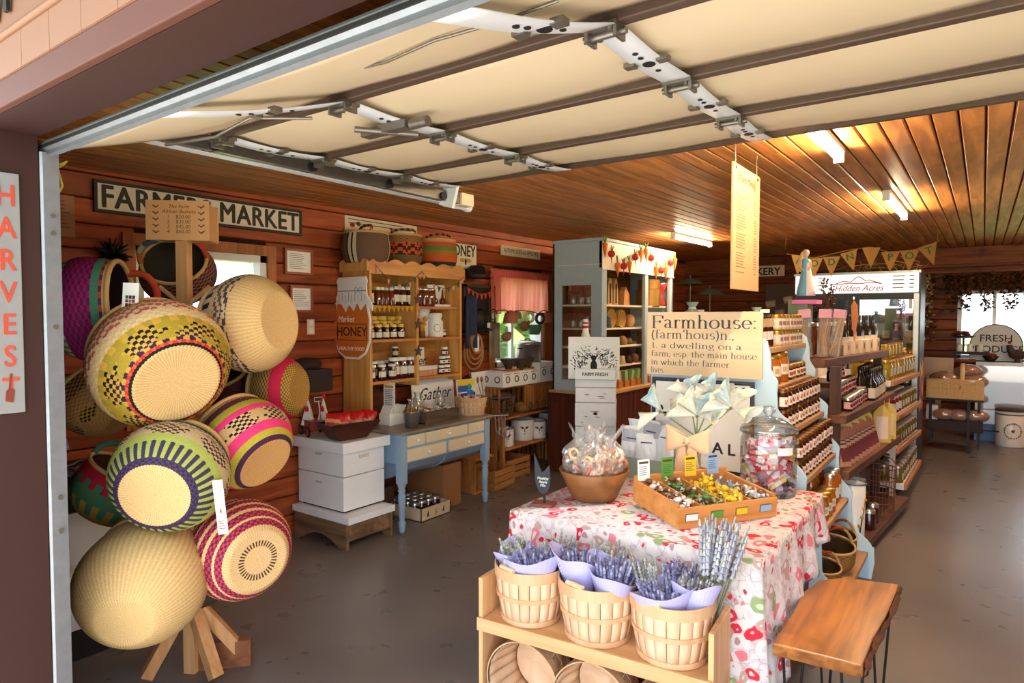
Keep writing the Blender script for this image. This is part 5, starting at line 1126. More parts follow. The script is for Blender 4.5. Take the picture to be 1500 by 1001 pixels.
# ------------------------------------------------------------------ slatted shelf below the window
m_slat = wood('orange_slat_wood', (150, 92, 44), (192, 130, 70), 'z', 0.55, 0.12, 9, 0.1)
sy0, sy1, sx0, sx1 = 4.95, 6.05, -4.02, -3.72
sl = thing('slatted_shelf', 'orange-brown slatted wooden shelf stack below the far window', 'shelf', (-3.87, 5.5, 0))
def slatbox(z, x1=sx1, ya=sy0, yb_=sy1):
    part(MB().box(sx0, x1, ya, yb_, z - 0.02, z), 'shelf_board', m_slat, sl, world=True, bevel=0.003)
slatbox(0.60); slatbox(0.315, -3.66); slatbox(0.895, -3.76, 5.0, 5.95)
n = 13
for k in range(n):
    y = sy0 + (sy1 - sy0) * k / (n - 1)
    part(MB().box(sx0 + .01, sx0 + .03, y - .02, y + .02, 0.05, 0.875), 'back_slat', m_slat, sl, world=True)
for k in range(6):
    x_ = sx0 + .04 + k * 0.045
    for yy, z0, z1 in ((5.0, 0.60, 0.875), (5.93, 0.60, 0.875), (sy0, 0.0, 0.58), (sy1, 0.0, 0.58)): part(MB().box(x_ - .012, x_ + .012, yy - .008, yy + .008, z0, z1), 'end_slat', m_slat, sl, world=True)
for k in range(12):
    y = 5.45 + 0.5 * k / 11; part(MB().box(-3.77, -3.755, y - .014, y + .014, 0.62, 0.875), 'front_slat', m_slat, sl, world=True)
for yy in (sy0, sy1): part(MB().box(-3.70, -3.66, yy - .02, yy + .02, 0, 0.60), 'post', m_slat, sl, world=True, bevel=0.003)
# enamel tins with bees
m_en = plain('white_enamel', (232, 230, 226), 0.25, coat=0.4); m_tinrim = plain('grey_enamel_rim', (110, 124, 140), 0.35, 0.3)
def tin(px, r, h, label, x_=-3.80):
    c = Vector((x_, on_x(px, 640, x_).y, 0.316)); t = thing('enamel_tin', label, 'tin', c, group='white enamel bee tins')
    part(MB().lathe([(0.001, 0), (r * .97, 0), (r, 0.008), (r, h), (r * .93, h), (r * .93, 0.01)], 28), 'can', m_en, t); part(MB().tube([(r * math.cos(q), r * math.sin(q), h) for q in np.linspace(0, 6.28, 33)[:-1]], 0.007, 8, None, True), 'rim', m_tinrim, t)
    em = MB(); th = -0.75
    def on(a_, z): return (r * 1.005 * math.cos(th + a_ / r), r * 1.005 * math.sin(th + a_ / r), z)
    for a_, z, s_, c_ in ((0, .55, .008, (170, 120, 40)), (0, .47, .008, (150, 90, 30)), (-.02, .62, .012, (70, 70, 70)), (.02, .62, .012, (70, 70, 70)), (-.035, .66, .008, (90, 90, 90)), (.035, .66, .008, (90, 90, 90)), (0, .34, .006, (190, 50, 40))): em.ball(on(a_, h * z), s_, 8, 5, c_, (1, 1, 1))
    part(em, 'bee_print', m_vc, t)
tin(740, 0.085, 0.175, 'smallest white enamel bee tin at the near end of the slatted shelf', -3.77); tin(765, 0.12, 0.215, 'large white enamel bee tin second from the near end', -3.84); tin(787, 0.095, 0.18, 'white enamel bee tin third from the near end', -3.77); tin(805, 0.125, 0.22, 'large white enamel tin at the far end of the slatted shelf', -3.86)
# loaves / brown bundles and wire tote on upper board
for k in range(5):
    c = Vector((-3.80, 5.42 + 0.12 * k, 0.60)); b = MB().ball((0, 0, 0.06), 0.065, 12, 8, random.choice([(120, 88, 44), (104, 74, 38), (136, 100, 50)]), (1.1, 0.85, 0.9)); solo(b.xf(T3(*c)), 'seed_bundle', vcol('rough_fibre', 0.9, 1.0, 60), ORD[k] + NE + 'shaggy fibre bundle under the printed boxes', 'bundle', 'fibre bundles on the slatted shelf')
wb_ = thing('wire_basket', 'dark wire egg basket with a hooped handle on the slatted shelf', 'basket', (-3.80, 5.10, 0.60))
for k in range(14):
    a_ = 6.283 * k / 14; part(MB().tube([(0.06 * math.cos(a_), 0.08 * math.sin(a_), 0.003), (0.10 * math.cos(a_), 0.13 * math.sin(a_), 0.04), (0.11 * math.cos(a_), 0.15 * math.sin(a_), 0.20)], 0.0028, 5), 'wire', m_hard, wb_)
for z, q in ((0.04, 1), (0.1, 1.05), (0.20, 1.12)): part(MB().tube([(0.10 * q * math.cos(t), 0.13 * q * math.sin(t), z) for t in np.linspace(0, 6.28, 25)[:-1]], 0.004, 6, None, True), 'ring', m_hard, wb_)
part(MB().ball((0, 0, 0.2), 0.10, 14, 8, (86, 66, 56), (0.9, 1.3, 0.45)), 'cloth', vcol('dull_cloth', 0.8), wb_)
# printed boxes and boot brushes on top
def pbox(name, label, x0, x1, y0, y1, z0, z1):
    r = thing(name, label, 'box', ((x0 + x1) / 2, (y0 + y1) / 2, z0)); part(MB().box(x0, x1, y0, y1, z0, z1), 'carton', m_white, r, world=True, bevel=0.002)
    pr = MB(); n = max(1, int((y1 - y0) / 0.14))
    for k in range(n):
        yc = y0 + (k + .5) * (y1 - y0) / n; zc2 = (z0 + z1) / 2
        pr.tube([(x1 + .001, yc + .03 * math.cos(t), zc2 + .03 * math.sin(t)) for t in np.linspace(0, 6.28, 15)[:-1]], 0.006, 5, (84, 76, 76), True); pr.box(x1, x1 + .001, yc - .05, yc + .05, zc2 + .05, zc2 + .056, (190, 70, 70))
    nx_ = max(1, int((x1 - x0) / 0.12))
    for k in range(nx_):
        xc = x0 + (k + .5) * (x1 - x0) / nx_; pr.tube([(xc + .028 * math.cos(t), y0 - .001, (z0 + z1) / 2 + .028 * math.sin(t)) for t in np.linspace(0, 6.28, 15)[:-1]], 0.006, 5, (84, 76, 76), True)
    part(pr, 'print', m_vc, r, world=True)
pbox('printed_box', 'long white carton with round prints lying on the slatted shelf top', -4.0, -3.72, 5.02, 5.62, 0.896, 1.04); pbox('printed_box', 'white carton with paired round prints at the far end of the shelf top', -4.0, -3.72, 5.66, 5.98, 0.896, 1.10)
for k, (y_, x_) in enumerate(((5.30, -3.86), (5.42, -3.80), (5.56, -3.82))):
    solo(MB().lathe([(0.03, 0), (0.045, 0.05), (0.085, 0.10), (0.08, 0.115), (0.001, 0.10)], 18, (x_, y_, 1.041), col=(76, 60, 46)), 'coir_pot', vcol('rough_fibre', 0.9, 1.0, 60), ['near', 'middle', 'far'][k] + ' dark fibre pot standing on the long printed carton', 'pot')
# stock pot on window sill
pc_ = on_x(773, 520, -3.93)
sp = thing('stock_pot', 'big steel stock pot with a lid on the far window sill', 'pot', (-3.93, pc_.y, 1.055))
part(MB().lathe([(0.001, 0), (0.13, 0), (0.14, 0.01), (0.14, 0.23), (0.148, 0.235)], 30), 'pan', m_steel, sp); part(MB().lathe([(0.15, 0.235), (0.15, 0.25), (0.10, 0.262), (0.001, 0.268)], 30), 'lid', m_steel, sp); part(MB().tube([(0, 0.05 * math.cos(t), 0.27 + 0.02 * math.sin(t)) for t in np.linspace(0, 3.14, 9)], 0.006, 6).box(-.09, .09, -.01, .01, 0.262, 0.272), 'lid_handle', m_black, sp)
for y in (-.14, .14): part(MB().tube([(0.03 * s_, y * (1 if abs(s_) > .5 else 1.2), 0.19) for s_ in (-1, -.4, .4, 1)], 0.007, 6), 'side_handle', m_black, sp)
struct(MB().box(XL, XL + 0.26, 5.2, 6.4, 1.02, 1.055), 'trim_30', m_case, bevel=0.004)
# crates on the floor
m_crate = wood('crate_slats', (150, 96, 50), (190, 134, 78), 'y', 0.6, 0.12)
def crate(label, loc, wx, wy, h, rz=0.0):
    r = thing('wooden_crate', label, 'crate', loc, rz)
    for s_ in (-1, 1):
        for z in np.linspace(0.03, h - 0.03, 3): part(MB().box(s_ * wx / 2 - .006, s_ * wx / 2 + .006, -wy / 2, wy / 2, z - .026, z + .026), 'slat', m_crate, r, bevel=0.002)
        part(MB().box(-wx / 2 + .007, wx / 2 - .007, s_ * wy / 2 - .008, s_ * wy / 2 + .008, 0, h - .01), 'end_board', m_crate, r, bevel=0.002)
        for q in (-1, 1): part(MB().box(s_ * (wx / 2 - .02) - .01, s_ * (wx / 2 - .02) + .01, q * (wy / 2 - .02) - .01, q * (wy / 2 - .02) + .01, 0, h), 'corner_post', m_crate, r)
    part(MB().box(-wx / 2, wx / 2, -wy / 2, wy / 2, 0, 0.012), 'bottom', m_crate, r); return r
c1 = on_z(718, 716); crate('slatted wooden crate on the floor nearest the blue table leg', (c1.x - 0.08, c1.y + 0.1, 0), 0.32, 0.36, 0.18, 0.1)
c2 = on_z(750, 700); crate('slatted wooden crate on the floor in the middle of the row of three', (c2.x - 0.14, c2.y + 0.06, 0), 0.34, 0.42, 0.19, 0.05)
c3 = on_z(800, 690); crate('slatted wooden crate on the floor behind the slate heart sign', (-4.0 + .3, 6.28, 0), 0.34, 0.40, 0.19, 0.0)
cs = thing('upright_crate', 'tall slatted crate standing on end beside the brown cardboard box', 'crate', (-3.82, 4.62, 0))
for k in range(7): part(MB().box(-0.17 + k * .055, -0.13 + k * .055, -0.16, -0.145, 0, 0.31), 'slat', m_slat, cs)
part(MB().box(-.17, .19, -.145, .14, 0, .015), 'bottom', m_slat, cs); part(MB().box(-.17, .19, -.145, .14, .295, .31), 'top', m_slat, cs); part(MB().box(-.17, -.155, -.145, .14, .015, .295), 'back', m_slat, cs)
# ------------------------------------------------------------------ pale blue built-in hutch at the far left
BX0, BX1, BY0, BY1 = -3.54, -2.98, 5.62, 7.40
m_bl = plain('pale_blue_grey_paint', (168, 186, 198), 0.5, var=0.05); m_bl2 = plain('warm_white_paint', (232, 220, 196), 0.5, var=0.05)
bh = thing('blue_hutch', 'tall pale blue display hutch with a glazed side and cream crest', 'hutch', ((BX0 + BX1) / 2, (BY0 + BY1) / 2, 0))
m_dkw = wood('dark_red_panel', (70, 30, 20), (104, 46, 28), 'z', 0.6, 0.1)
ZB, ZT = 0.83, 2.31
part(MB().box(-3.54, BX1 - 0.02, BY0 + 0.02, BY1, 0, ZB - 0.02), 'lower_cabinet', m_dkw, bh, world=True, bevel=0.003)
for k in range(4): part(MB().box(-3.60 + k * 0.15, -3.46 + k * 0.15, BY0 + 0.008, BY0 + 0.02, 0.02, ZB - .03), 'panel_board', m_dkw, bh, world=True, bevel=0.003)
for k in range(12): part(MB().box(BX1 - 0.02, BX1 - 0.008, BY0 + .03 + k * 0.145, BY0 + .165 + k * 0.145, 0.02, ZB - .03), 'panel_board', m_dkw, bh, world=True, bevel=0.003)
part(MB().box(-3.57, BX1 + 0.04, BY0 - 0.02, BY1 + 0.02, ZB - 0.02, ZB + 0.01), 'counter', plain('tan_counter', (196, 150, 100), 0.5), bh, world=True, bevel=0.004)
# glazed side facing the door
for b in ((BX0, BX0 + 0.10, ZB, ZT), (BX1 - 0.12, BX1, ZB, ZT), (BX0 + .10, BX1 - .12, ZT - 0.42, ZT), (BX0 + .10, BX1 - .12, ZB, ZB + 0.12)): part(MB().box(b[0], b[1], BY0, BY0 + 0.03, b[2], b[3]), 'side_frame', m_bl, bh, world=True, bevel=0.003)
part(MB().box(BX0 + .10, BX1 - .12, BY0 + .012, BY0 + .016, ZB + .12, ZT - .42), 'side_pane', m_pane, bh, world=True)
part(MB().box(BX0 + .06, BX1 + .0, BY0 - .004, BY0, ZT - .225, ZT - .22), 'seam', m_bl2, bh, world=True)
part(MB().box(BX0, BX1, BY1 - 0.03, BY1, ZB, ZT), 'far_side', m_bl, bh, world=True)
part(MB().box(BX0, BX0 + 0.02, BY0, BY1, ZB, ZT), 'back_panel', plain('warm_back', (120, 84, 56), 0.7), bh, world=True)
for yy, t in ((BY0 + .03, 0.07), ((BY0 + BY1) / 2 + .10, 0.08), (BY1 - 0.10, 0.10)): part(MB().box(BX1 - 0.035, BX1, yy, yy + t, ZB, ZT - .25), 'front_stile', m_bl, bh, world=True, bevel=0.003)
part(MB().box(BX1 - 0.035, BX1 + .005, BY0, BY1, ZT - 0.26, ZT), 'crest', m_bl2, bh, world=True, bevel=0.003)
part(MB().box(BX0, BX1 + 0.02, BY0 - 0.015, BY1 + 0.01, ZT, ZT + 0.03), 'top_board', m_bl, bh, world=True, bevel=0.004)
part(MB().box(BX1 + .002, BX1 + .012, BY0 - .01, BY1, ZT - .275, ZT - .26), 'moulding', m_bl2, bh, world=True, bevel=0.002)
bsh = [1.08, 1.28, 1.465, 1.70]
for z in bsh: part(MB().box(BX0 + .02, BX1 - .05, BY0 + .03, BY1 - .03, z - 0.018, z), 'shelf', m_bl2, bh, world=True, bevel=0.002)
# things on its shelves
def put_plain(mb, name, mat, label, cat, group=None): return solo(mb, name, mat, label, cat, group)
for k in range(3):
    y = 5.93 + 0.13 * k; z = bsh[3]
    put_plain(MB().prism([(y - .05, z), (y + .05, z), (y + .055, z + .12), (y + .03, z + .25), (y, z + .28), (y - .04, z + .22)], 'x', -3.2, -3.12, (176, 140, 92)).box(-3.118, -3.112, y - .01, y + .01, z + .02, z + .22, (60, 44, 34)), 'woven_fan', m_vc, ['nearest', 'middle', 'furthest'][k] + ' striped woven fan on the top shelf of the pale blue hutch', 'fan')
put_plain(MB().prism([(6.42, bsh[3]), (6.56, bsh[3]), (6.55, bsh[3] + .12), (6.47, bsh[3] + .2), (6.43, bsh[3] + .16)], 'x', -3.2, -3.14, (190, 130, 80)), 'cloth_doll', m_vc, 'slumped tan cloth bundle at the end of the top shelf of the pale blue hutch', 'cloth')
for k, (y, r) in enumerate(((6.10, 0.10), (6.34, 0.095))):
    put_plain(MB().cyl((-3.16, y, bsh[2] + r), (-3.12, y, bsh[2] + r), r, n=24, col=(190, 150, 70)).cyl((-3.12, y, bsh[2] + r), (-3.115, y, bsh[2] + r), r * .8, n=24, col=(160, 120, 54)), 'round_plaque', m_vc, ['left', 'right'][k] + ' round golden plaque on the middle shelf of the pale blue hutch', 'plaque')
put_plain(MB().ball((-3.14, 6.56, bsh[2] + .07), 0.075, 12, 8, (200, 150, 100), (0.8, .8, 1)), 'gourd', m_vc, 'pale round gourd beside the golden plaques', 'gourd')
put_plain(MB().lathe([(0.06, 0), (0.05, .1), (0.02, .14), (0.001, .15)], 14, (-3.10, 5.93, bsh[2]), col=(60, 60, 76)), 'dark_bell', m_vc, 'dark bell at the near end of the middle shelf of the blue hutch', 'bell')
tn = thing('copper_tin', 'stacked round brass canisters on the top right shelf of the pale blue hutch', 'canister', (-3.12, 7.02, bsh[3]))
part(MB().lathe([(0.001, 0), (0.14, 0), (0.14, .19), (0.001, .19)], 24, smooth=False), 'lower_canister', plain('brass', (170, 130, 70), 0.4, 0.7), tn); part(MB().lathe([(0.001, .195), (0.125, .195), (0.125, .30), (0.001, .31)], 24, smooth=False), 'upper_canister', MATS['brass'], tn)
put_plain(MB().lathe([(0.001, 0), (0.07, 0), (0.08, .04), (0.05, .12), (0.07, .2), (0.10, .27), (0.02, .27)], 18, (-3.1, 7.26, bsh[3])), 'red_vase', plain('glossy_red', (176, 40, 40), 0.15, coat=0.5), 'glossy red vase beside the brass canisters', 'vase')
for si, z in ((1, bsh[1]), (0, bsh[0]), (-1, ZB + .012)):
    for k in range(10):
        y = 5.82 + 0.15 * k; h = rnd(.07, .15)
        if si == -1: mb = MB().box(-3.12, -3.02, y - .05, y + .05, z, z + .07, (190, 120, 60)); mb.obox((-3.07, y, z + .10), (.08, .06, .14), Matrix.Rotation(rnd(-.3, .3), 3, 'X'), random.choice([(226, 206, 180), (206, 170, 140), (150, 180, 120)]))
        else: mb = MB().lathe([(0.001, 0), (rnd(.03, .05), 0), (rnd(.035, .05), h * .6), (rnd(.015, .03), h), (0.001, h)], 12, (-3.12 + rnd(-.05, .05), y, z), col=random.choice([(176, 110, 60), (120, 70, 40), (206, 180, 140), (60, 44, 40), (150, 120, 70), (90, 100, 110)]))
        put_plain(mb, 'gift_box' if si == -1 else 'small_vase', m_vc, ORD[k] + NE + {1: 'small ornament on the second shelf of the pale blue hutch', 0: 'small ornament on the low shelf of the pale blue hutch', -1: 'orange gift basket on the pale blue hutch counter'}[si], 'gift' if si == -1 else 'ornament', {1: 'ornaments on the second blue hutch shelf', 0: 'ornaments on the low blue hutch shelf', -1: 'gift baskets on the blue hutch counter'}[si])
for k in range(4):
    for z in (bsh[2], bsh[3] - 0.0):
        y = BY0 + .12; xx = BX0 + .17 + k * .09
        r = thing('glass_jar', ORD[k] + ' from the left, glass jar on the %s glazed hutch shelf' % ('upper' if z > 1.6 else 'lower'), 'jar', (xx, y, z), group='jars behind the hutch glass')
        part(MB().lathe([(0.001, 0), (0.036, 0), (0.038, .01), (0.038, .10), (0.03, .12)], 14), 'glass', m_glassjar, r); part(MB().lathe([(0.001, .004), (0.033, .004), (0.034, .07), (0.001, .075)], 12, col=(206, 190, 180)), 'contents', m_vc, r); part(MB().lathe([(0.032, .118), (0.033, .14), (0.001, .142)], 14, col=(170, 60, 54)), 'lid', m_vc, r)
solo(MB().grid(lambda u, v: (BX0 + .06 + .03 * math.sin(u * 20), BY0 + .2 + .3 * u, 1.72 + .32 * v), 20, 4), 'pink_cloth', plain('dull_pink_cloth', (150, 90, 80), 0.9), 'dull pink cloth hanging inside the glazed side of the hutch', 'cloth', solid=0.004)
# vegetable garland on the crest
m_car = plain('felt_orange', (222, 108, 36), 0.8); 
for k in range(14):
    t = k / 13; y = BY0 + 0.0 + (BY1 - BY0 - .03) * t; z = [2.27, 2.19, 2.10, 2.09, 2.13, 2.20, 2.27, 2.29, 2.22, 2.12, 2.10, 2.13, 2.20, 2.25][k]; car = k in (0, 2, 4, 6, 7, 9, 11, 13)
    c = (BX1 + 0.03, y, z); r = thing('felt_vegetable', ORD[k] + NE + ('felt carrot' if car else 'felt beetroot') + ' in the hutch crest garland', 'ornament', c, group='felt carrots in the garland' if car else 'felt beetroots in the garland')
    if car: part(MB().lathe([(0.001, -.13), (.012, -.08), (.026, 0), (.02, .015), (0.001, .018)], 12), 'root', m_car, r)
    else: part(MB().ball((0, 0, 0), 0.036, 12, 8, None, (1, 1, 1.0)).cyl((0, 0, -.03), (0, 0, -.10), .006, .001, 6), 'root', plain('felt_red', (176, 34, 34), 0.8), r)
    lm = MB()
    for q in range(5): lm.cyl((0, 0, .01), (rnd(-.02, .02), rnd(-.035, .035), rnd(.06, .09)), .008, .003, 5)
    part(lm, 'leaves', plain('felt_green', (104, 132, 50), 0.85), r)
# ------------------------------------------------------------------ weathered white hive tower with signs
m_ww = plain('chipped_white_paint', (242, 238, 234), 0.65, var=0.07, scale=22, bump=0.15)
hvx = on_z(870, 700, 0.0)
VY = 4.35
xm = on_y(872, 620, VY).x; xa = xm - .154; xb = xm + .154; VD = 0.30; TWR = []
ht = thing('hive_tower', 'tall weathered white beehive of stacked boxes behind the front table', 'beehive', ((xa + xb) / 2, VY + VD / 2, 0))
zs = [on_y(870, q, VY).z for q in (720, 672, 625, 590, 568, 556)]
zs = [0.0, 0.22] + zs
for k in range(len(zs) - 1):
    part(MB().box(xa + (.003 if k % 2 else 0), xb - (.003 if k % 2 else 0), VY, VY + VD, zs[k] + .002, zs[k + 1] - .002), 'hive_box', m_ww, ht, world=True, bevel=0.004)
zt_ = zs[-1]
part(MB().ball((xm, VY - .002, on_y(870, 606, VY).z), 0.014, 12, 8, None, (1.2, .3, .8)), 'knot_hole', m_black, ht, world=True)
for k in (3, 4, 5):
    sc_ = MB()
    for q in range(4): sc_.ball((xm + rnd(-.08, .08), VY - .001, (zs[k] + zs[k + 1]) / 2 + rnd(-.03, .03)), rnd(.006, .012), 8, 4, None, (rnd(1.5, 3.5), .12, .5))
    part(sc_, 'chipped_patch', plain('bare_wood_chip', (176, 156, 140), 0.8), ht, world=True)
wS = .385; zS0 = on_y(870, 556, VY).z; zS1 = on_y(870, 494, VY).z
bs = board_sign('bee_sign', 'square white board with a black bee and leafy wings on the hive tower', 'sign', frame_m((on_y(870, 520, VY).x, VY + .03, (zS0 + zS1) / 2), (1, 0, 0), (0, 0, 1)), wS, zS1 - zS0, 0.015, m_white)
bee = MB().ball((0, -.06, .016), .032, 12, 8, BK, (.8, 1.5, .2)).ball((0, 0.0, .016), .022, 10, 6, BK, (.9, 1, .2))
for s_ in (-1, 1):
    for k in range(90):
        a_ = rnd(-.5, 1.45); q = rnd(.05, .165); p_ = Vector((s_ * q * math.cos(a_) * 1.05, -.03 + q * math.sin(a_) * .75, .0155))
        bee.obox(p_, (.019, .005, .001), Matrix.Rotation(s_ * rnd(0, 1.8), 3, 'Z'), (52, 50, 58))
    bee.obox((s_ * .05, -.12, .0155), (.05, .004, .001), Matrix.Rotation(s_ * -.7, 3, 'Z'), (90, 90, 96))
bee.box(-.026, .026, -.10, -.092, .018, .021, (226, 220, 214))
part(bee, 'bee_drawing', m_vc, bs)
wF = .30
ff = board_sign('small_sign', 'narrow white FARM FRESH block sign in front of the bee board', 'sign', frame_m((on_y(872, 548, VY).x, VY - .015, on_y(872, 548, VY).z), (1, 0, 0), (0, 0, 1)), wF, on_y(872, 541, VY).z - on_y(872, 556, VY).z, 0.03, m_white)
text('FARM FRESH', 0.036, m_ink, ff, T3(0, 0, 0.0305), bold=0.001, sx=0.95)
bt = thing('milk_bottle', 'white milk bottle with red stripes standing behind the bee sign', 'bottle', (on_y(872, 500, VY + .15).x, VY + .15, zt_ + .0))
hb_ = on_y(872, 463, VY + .15).z - zt_
part(MB().lathe([(0.001, 0), (.045, 0), (.05, .01), (.05, hb_ * .55), (.022, hb_ * .78), (.02, hb_ * .98), (.001, hb_ * .98)], 20), 'glass', m_en, bt); part(MB().lathe([(.023, hb_ * .80), (.0225, hb_ * .84)], 20, col=(170, 40, 50)).lathe([(.0225, hb_ * .87), (.022, hb_ * .90)], 20, col=(170, 40, 50)).lathe([(.0215, hb_ * .95), (.022, hb_), (.001, hb_)], 20, col=(60, 60, 70)).ball((0, -.042, hb_ * .55), .014, 8, 6, (90, 90, 96), (1, .3, 1.2)), 'stripe', m_vc, bt)
pv = Matrix.Translation((xm, VY, 0)); tr4 = pv @ Matrix.Rotation(math.radians(26), 4, 'Z') @ pv.inverted()
for o in (ht, bs, ff, bt): o.matrix_basis = tr4 @ o.matrix_basis
# ------------------------------------------------------------------ front table under a flowered cloth
TT = 0.72; FX0, FX1, FY0, FY1 = -1.66, -0.62, 2.32, 3.40
ft_ = thing('display_table', 'dark brown wooden table under the flowered cloth', 'table', ((FX0 + FX1) / 2, (FY0 + FY1) / 2, 0))
m_brn = wood('dark_brown_table', (84, 46, 28), (116, 68, 42), 'z', 0.5, 0.05)
part(MB().box(FX0 + .01, FX1 - .01, FY0 + .01, FY1 - .01, 0.68, TT), 'table_top', m_brn, ft_, world=True, bevel=0.003)
part(MB().box(FX0 + .06, FX1 - .03, FY0 + .10, FY1 - .06, 0.0, 0.68), 'body', m_brn, ft_, world=True, bevel=0.003)
def cloth_mat():
    m, nt, b = _new('flowered_cloth'); tc = nt.nodes.new('ShaderNodeTexCoord')
    nz = nt.nodes.new('ShaderNodeTexNoise'); nz.inputs['Scale'].default_value = 9; nt.links.new(tc.outputs['Object'], nz.inputs['Vector'])
    vec = _mix(nt, tc.outputs['Object'], nz.outputs['Color'], 0.09)
    v = nt.nodes.new('ShaderNodeTexVoronoi'); v.inputs['Scale'].default_value = 24; nt.links.new(vec, v.inputs['Vector'])
    sp_ = nt.nodes.new('ShaderNodeSeparateColor'); nt.links.new(v.outputs['Color'], sp_.inputs[0])
    W_, R_, P_, G_, T_ = lin((228, 218, 216)), lin((214, 52, 70)), lin((232, 128, 140)), lin((150, 168, 116)), lin((196, 160, 150))
    c1 = _ramp(nt, sp_.outputs[0], [(0, W_), (0.32, R_), (0.46, P_), (0.58, W_), (0.76, G_), (0.81, T_), (0.91, W_)], 'CONSTANT')
    c2 = _ramp(nt, sp_.outputs[0], [(0, lin((214, 200, 204))), (0.32, lin((244, 200, 200))), (0.46, W_), (0.58, lin((190, 140, 150))), (0.76, lin((206, 214, 180))), (0.81, W_), (0.91, R_)], 'CONSTANT')
    ring = _ramp(nt, v.outputs['Distance'], [(0.0, (1, 1, 1)), (0.22, (1, 1, 1)), (0.28, (0, 0, 0))])
    c = _mix(nt, c1, c2, ring)
    v2 = nt.nodes.new('ShaderNodeTexVoronoi'); v2.feature = 'DISTANCE_TO_EDGE'; v2.inputs['Scale'].default_value = 24; nt.links.new(vec, v2.inputs['Vector'])
    edge = _ramp(nt, v2.outputs['Distance'], [(0.0, (1, 1, 1)), (0.022, (0, 0, 0))]); bgc = _mix(nt, W_, lin((214, 196, 198)), _ramp(nt, _noise(nt, 38, 3), [(0.42, (0, 0, 0)), (0.6, (1, 1, 1))])); bgc = _mix(nt, bgc, lin((170, 150, 152)), edge); dsc = _ramp(nt, v.outputs['Distance'], [(0.56, (1, 1, 1)), (0.63, (0, 0, 0))]); c = _mix(nt, bgc, c, dsc)
    nt.links.new(c, b.inputs['Base Color']); b.inputs['Roughness'].default_value = 0.85; b.inputs['Specular IOR Level'].default_value = 0.15; return m
per = []
def addseg(a, b, n): per.extend([(a[0] + (b[0] - a[0]) * k / n, a[1] + (b[1] - a[1]) * k / n) for k in range(n)])
e_ = 0.012; cs_ = [(FX0 - e_, FY0 - e_), (FX1 + e_, FY0 - e_), (FX1 + e_, FY1 + e_), (FX0 - e_, FY1 + e_)]
for k in range(4): addseg(cs_[k], cs_[(k + 1) % 4], 44)
NP = len(per); cxm, cym = (FX0 + FX1) / 2, (FY0 + FY1) / 2
def drop(x_, y_):
    fr = (y_ - FY0) / (FY1 - FY0)
    if x_ > FX1: d = 0.16 + 0.46 * max(0, 1 - fr) ** 1.3
    elif y_ < FY0: d = 0.40 + 0.20 * max(0, (x_ - cxm)) * 1.2 + 0.1 * max(0, cxm - x_)
    else: d = 0.30
    return d
V = []; NT = 12
for t in range(NT + 1):
    for k, (x_, y_) in enumerate(per):
        q = t / NT; dx, dy = x_ - cxm, y_ - cym; n_ = Vector((1, 0) if abs(x_ - cxm) * (FY1 - FY0) > abs(y_ - cym) * (FX1 - FX0) else (0, 1)) * 1.0
        o = Vector((math.copysign(1, dx) * n_.x, math.copysign(1, dy) * n_.y)); w = (0.012 + 0.022 * math.sin(k * 0.62) + 0.012 * math.sin(k * 1.3)) * q ** 0.8
        V.append((x_ + o.x * (w + 0.012 * q), y_ + o.y * (w + 0.012 * q), TT + 0.004 - drop(x_, y_) * q + 0.003 * (1 - q)))
cl = MB().add(V, [(t * NP + k, t * NP + (k + 1) % NP, (t + 1) * NP + (k + 1) % NP, (t + 1) * NP + k) for t in range(NT) for k in range(NP)], None, True)
cl.add(V[:NP] + [(cxm, cym, TT + .005)], [(k, (k + 1) % NP, NP) for k in range(NP)], None, True)
solo(cl, 'tablecloth', cloth_mat(), 'white cloth with red and pink flowers draped over the front table', 'tablecloth', origin=(cxm, cym, TT), solid=0.002)
TZ2 = TT + 0.009
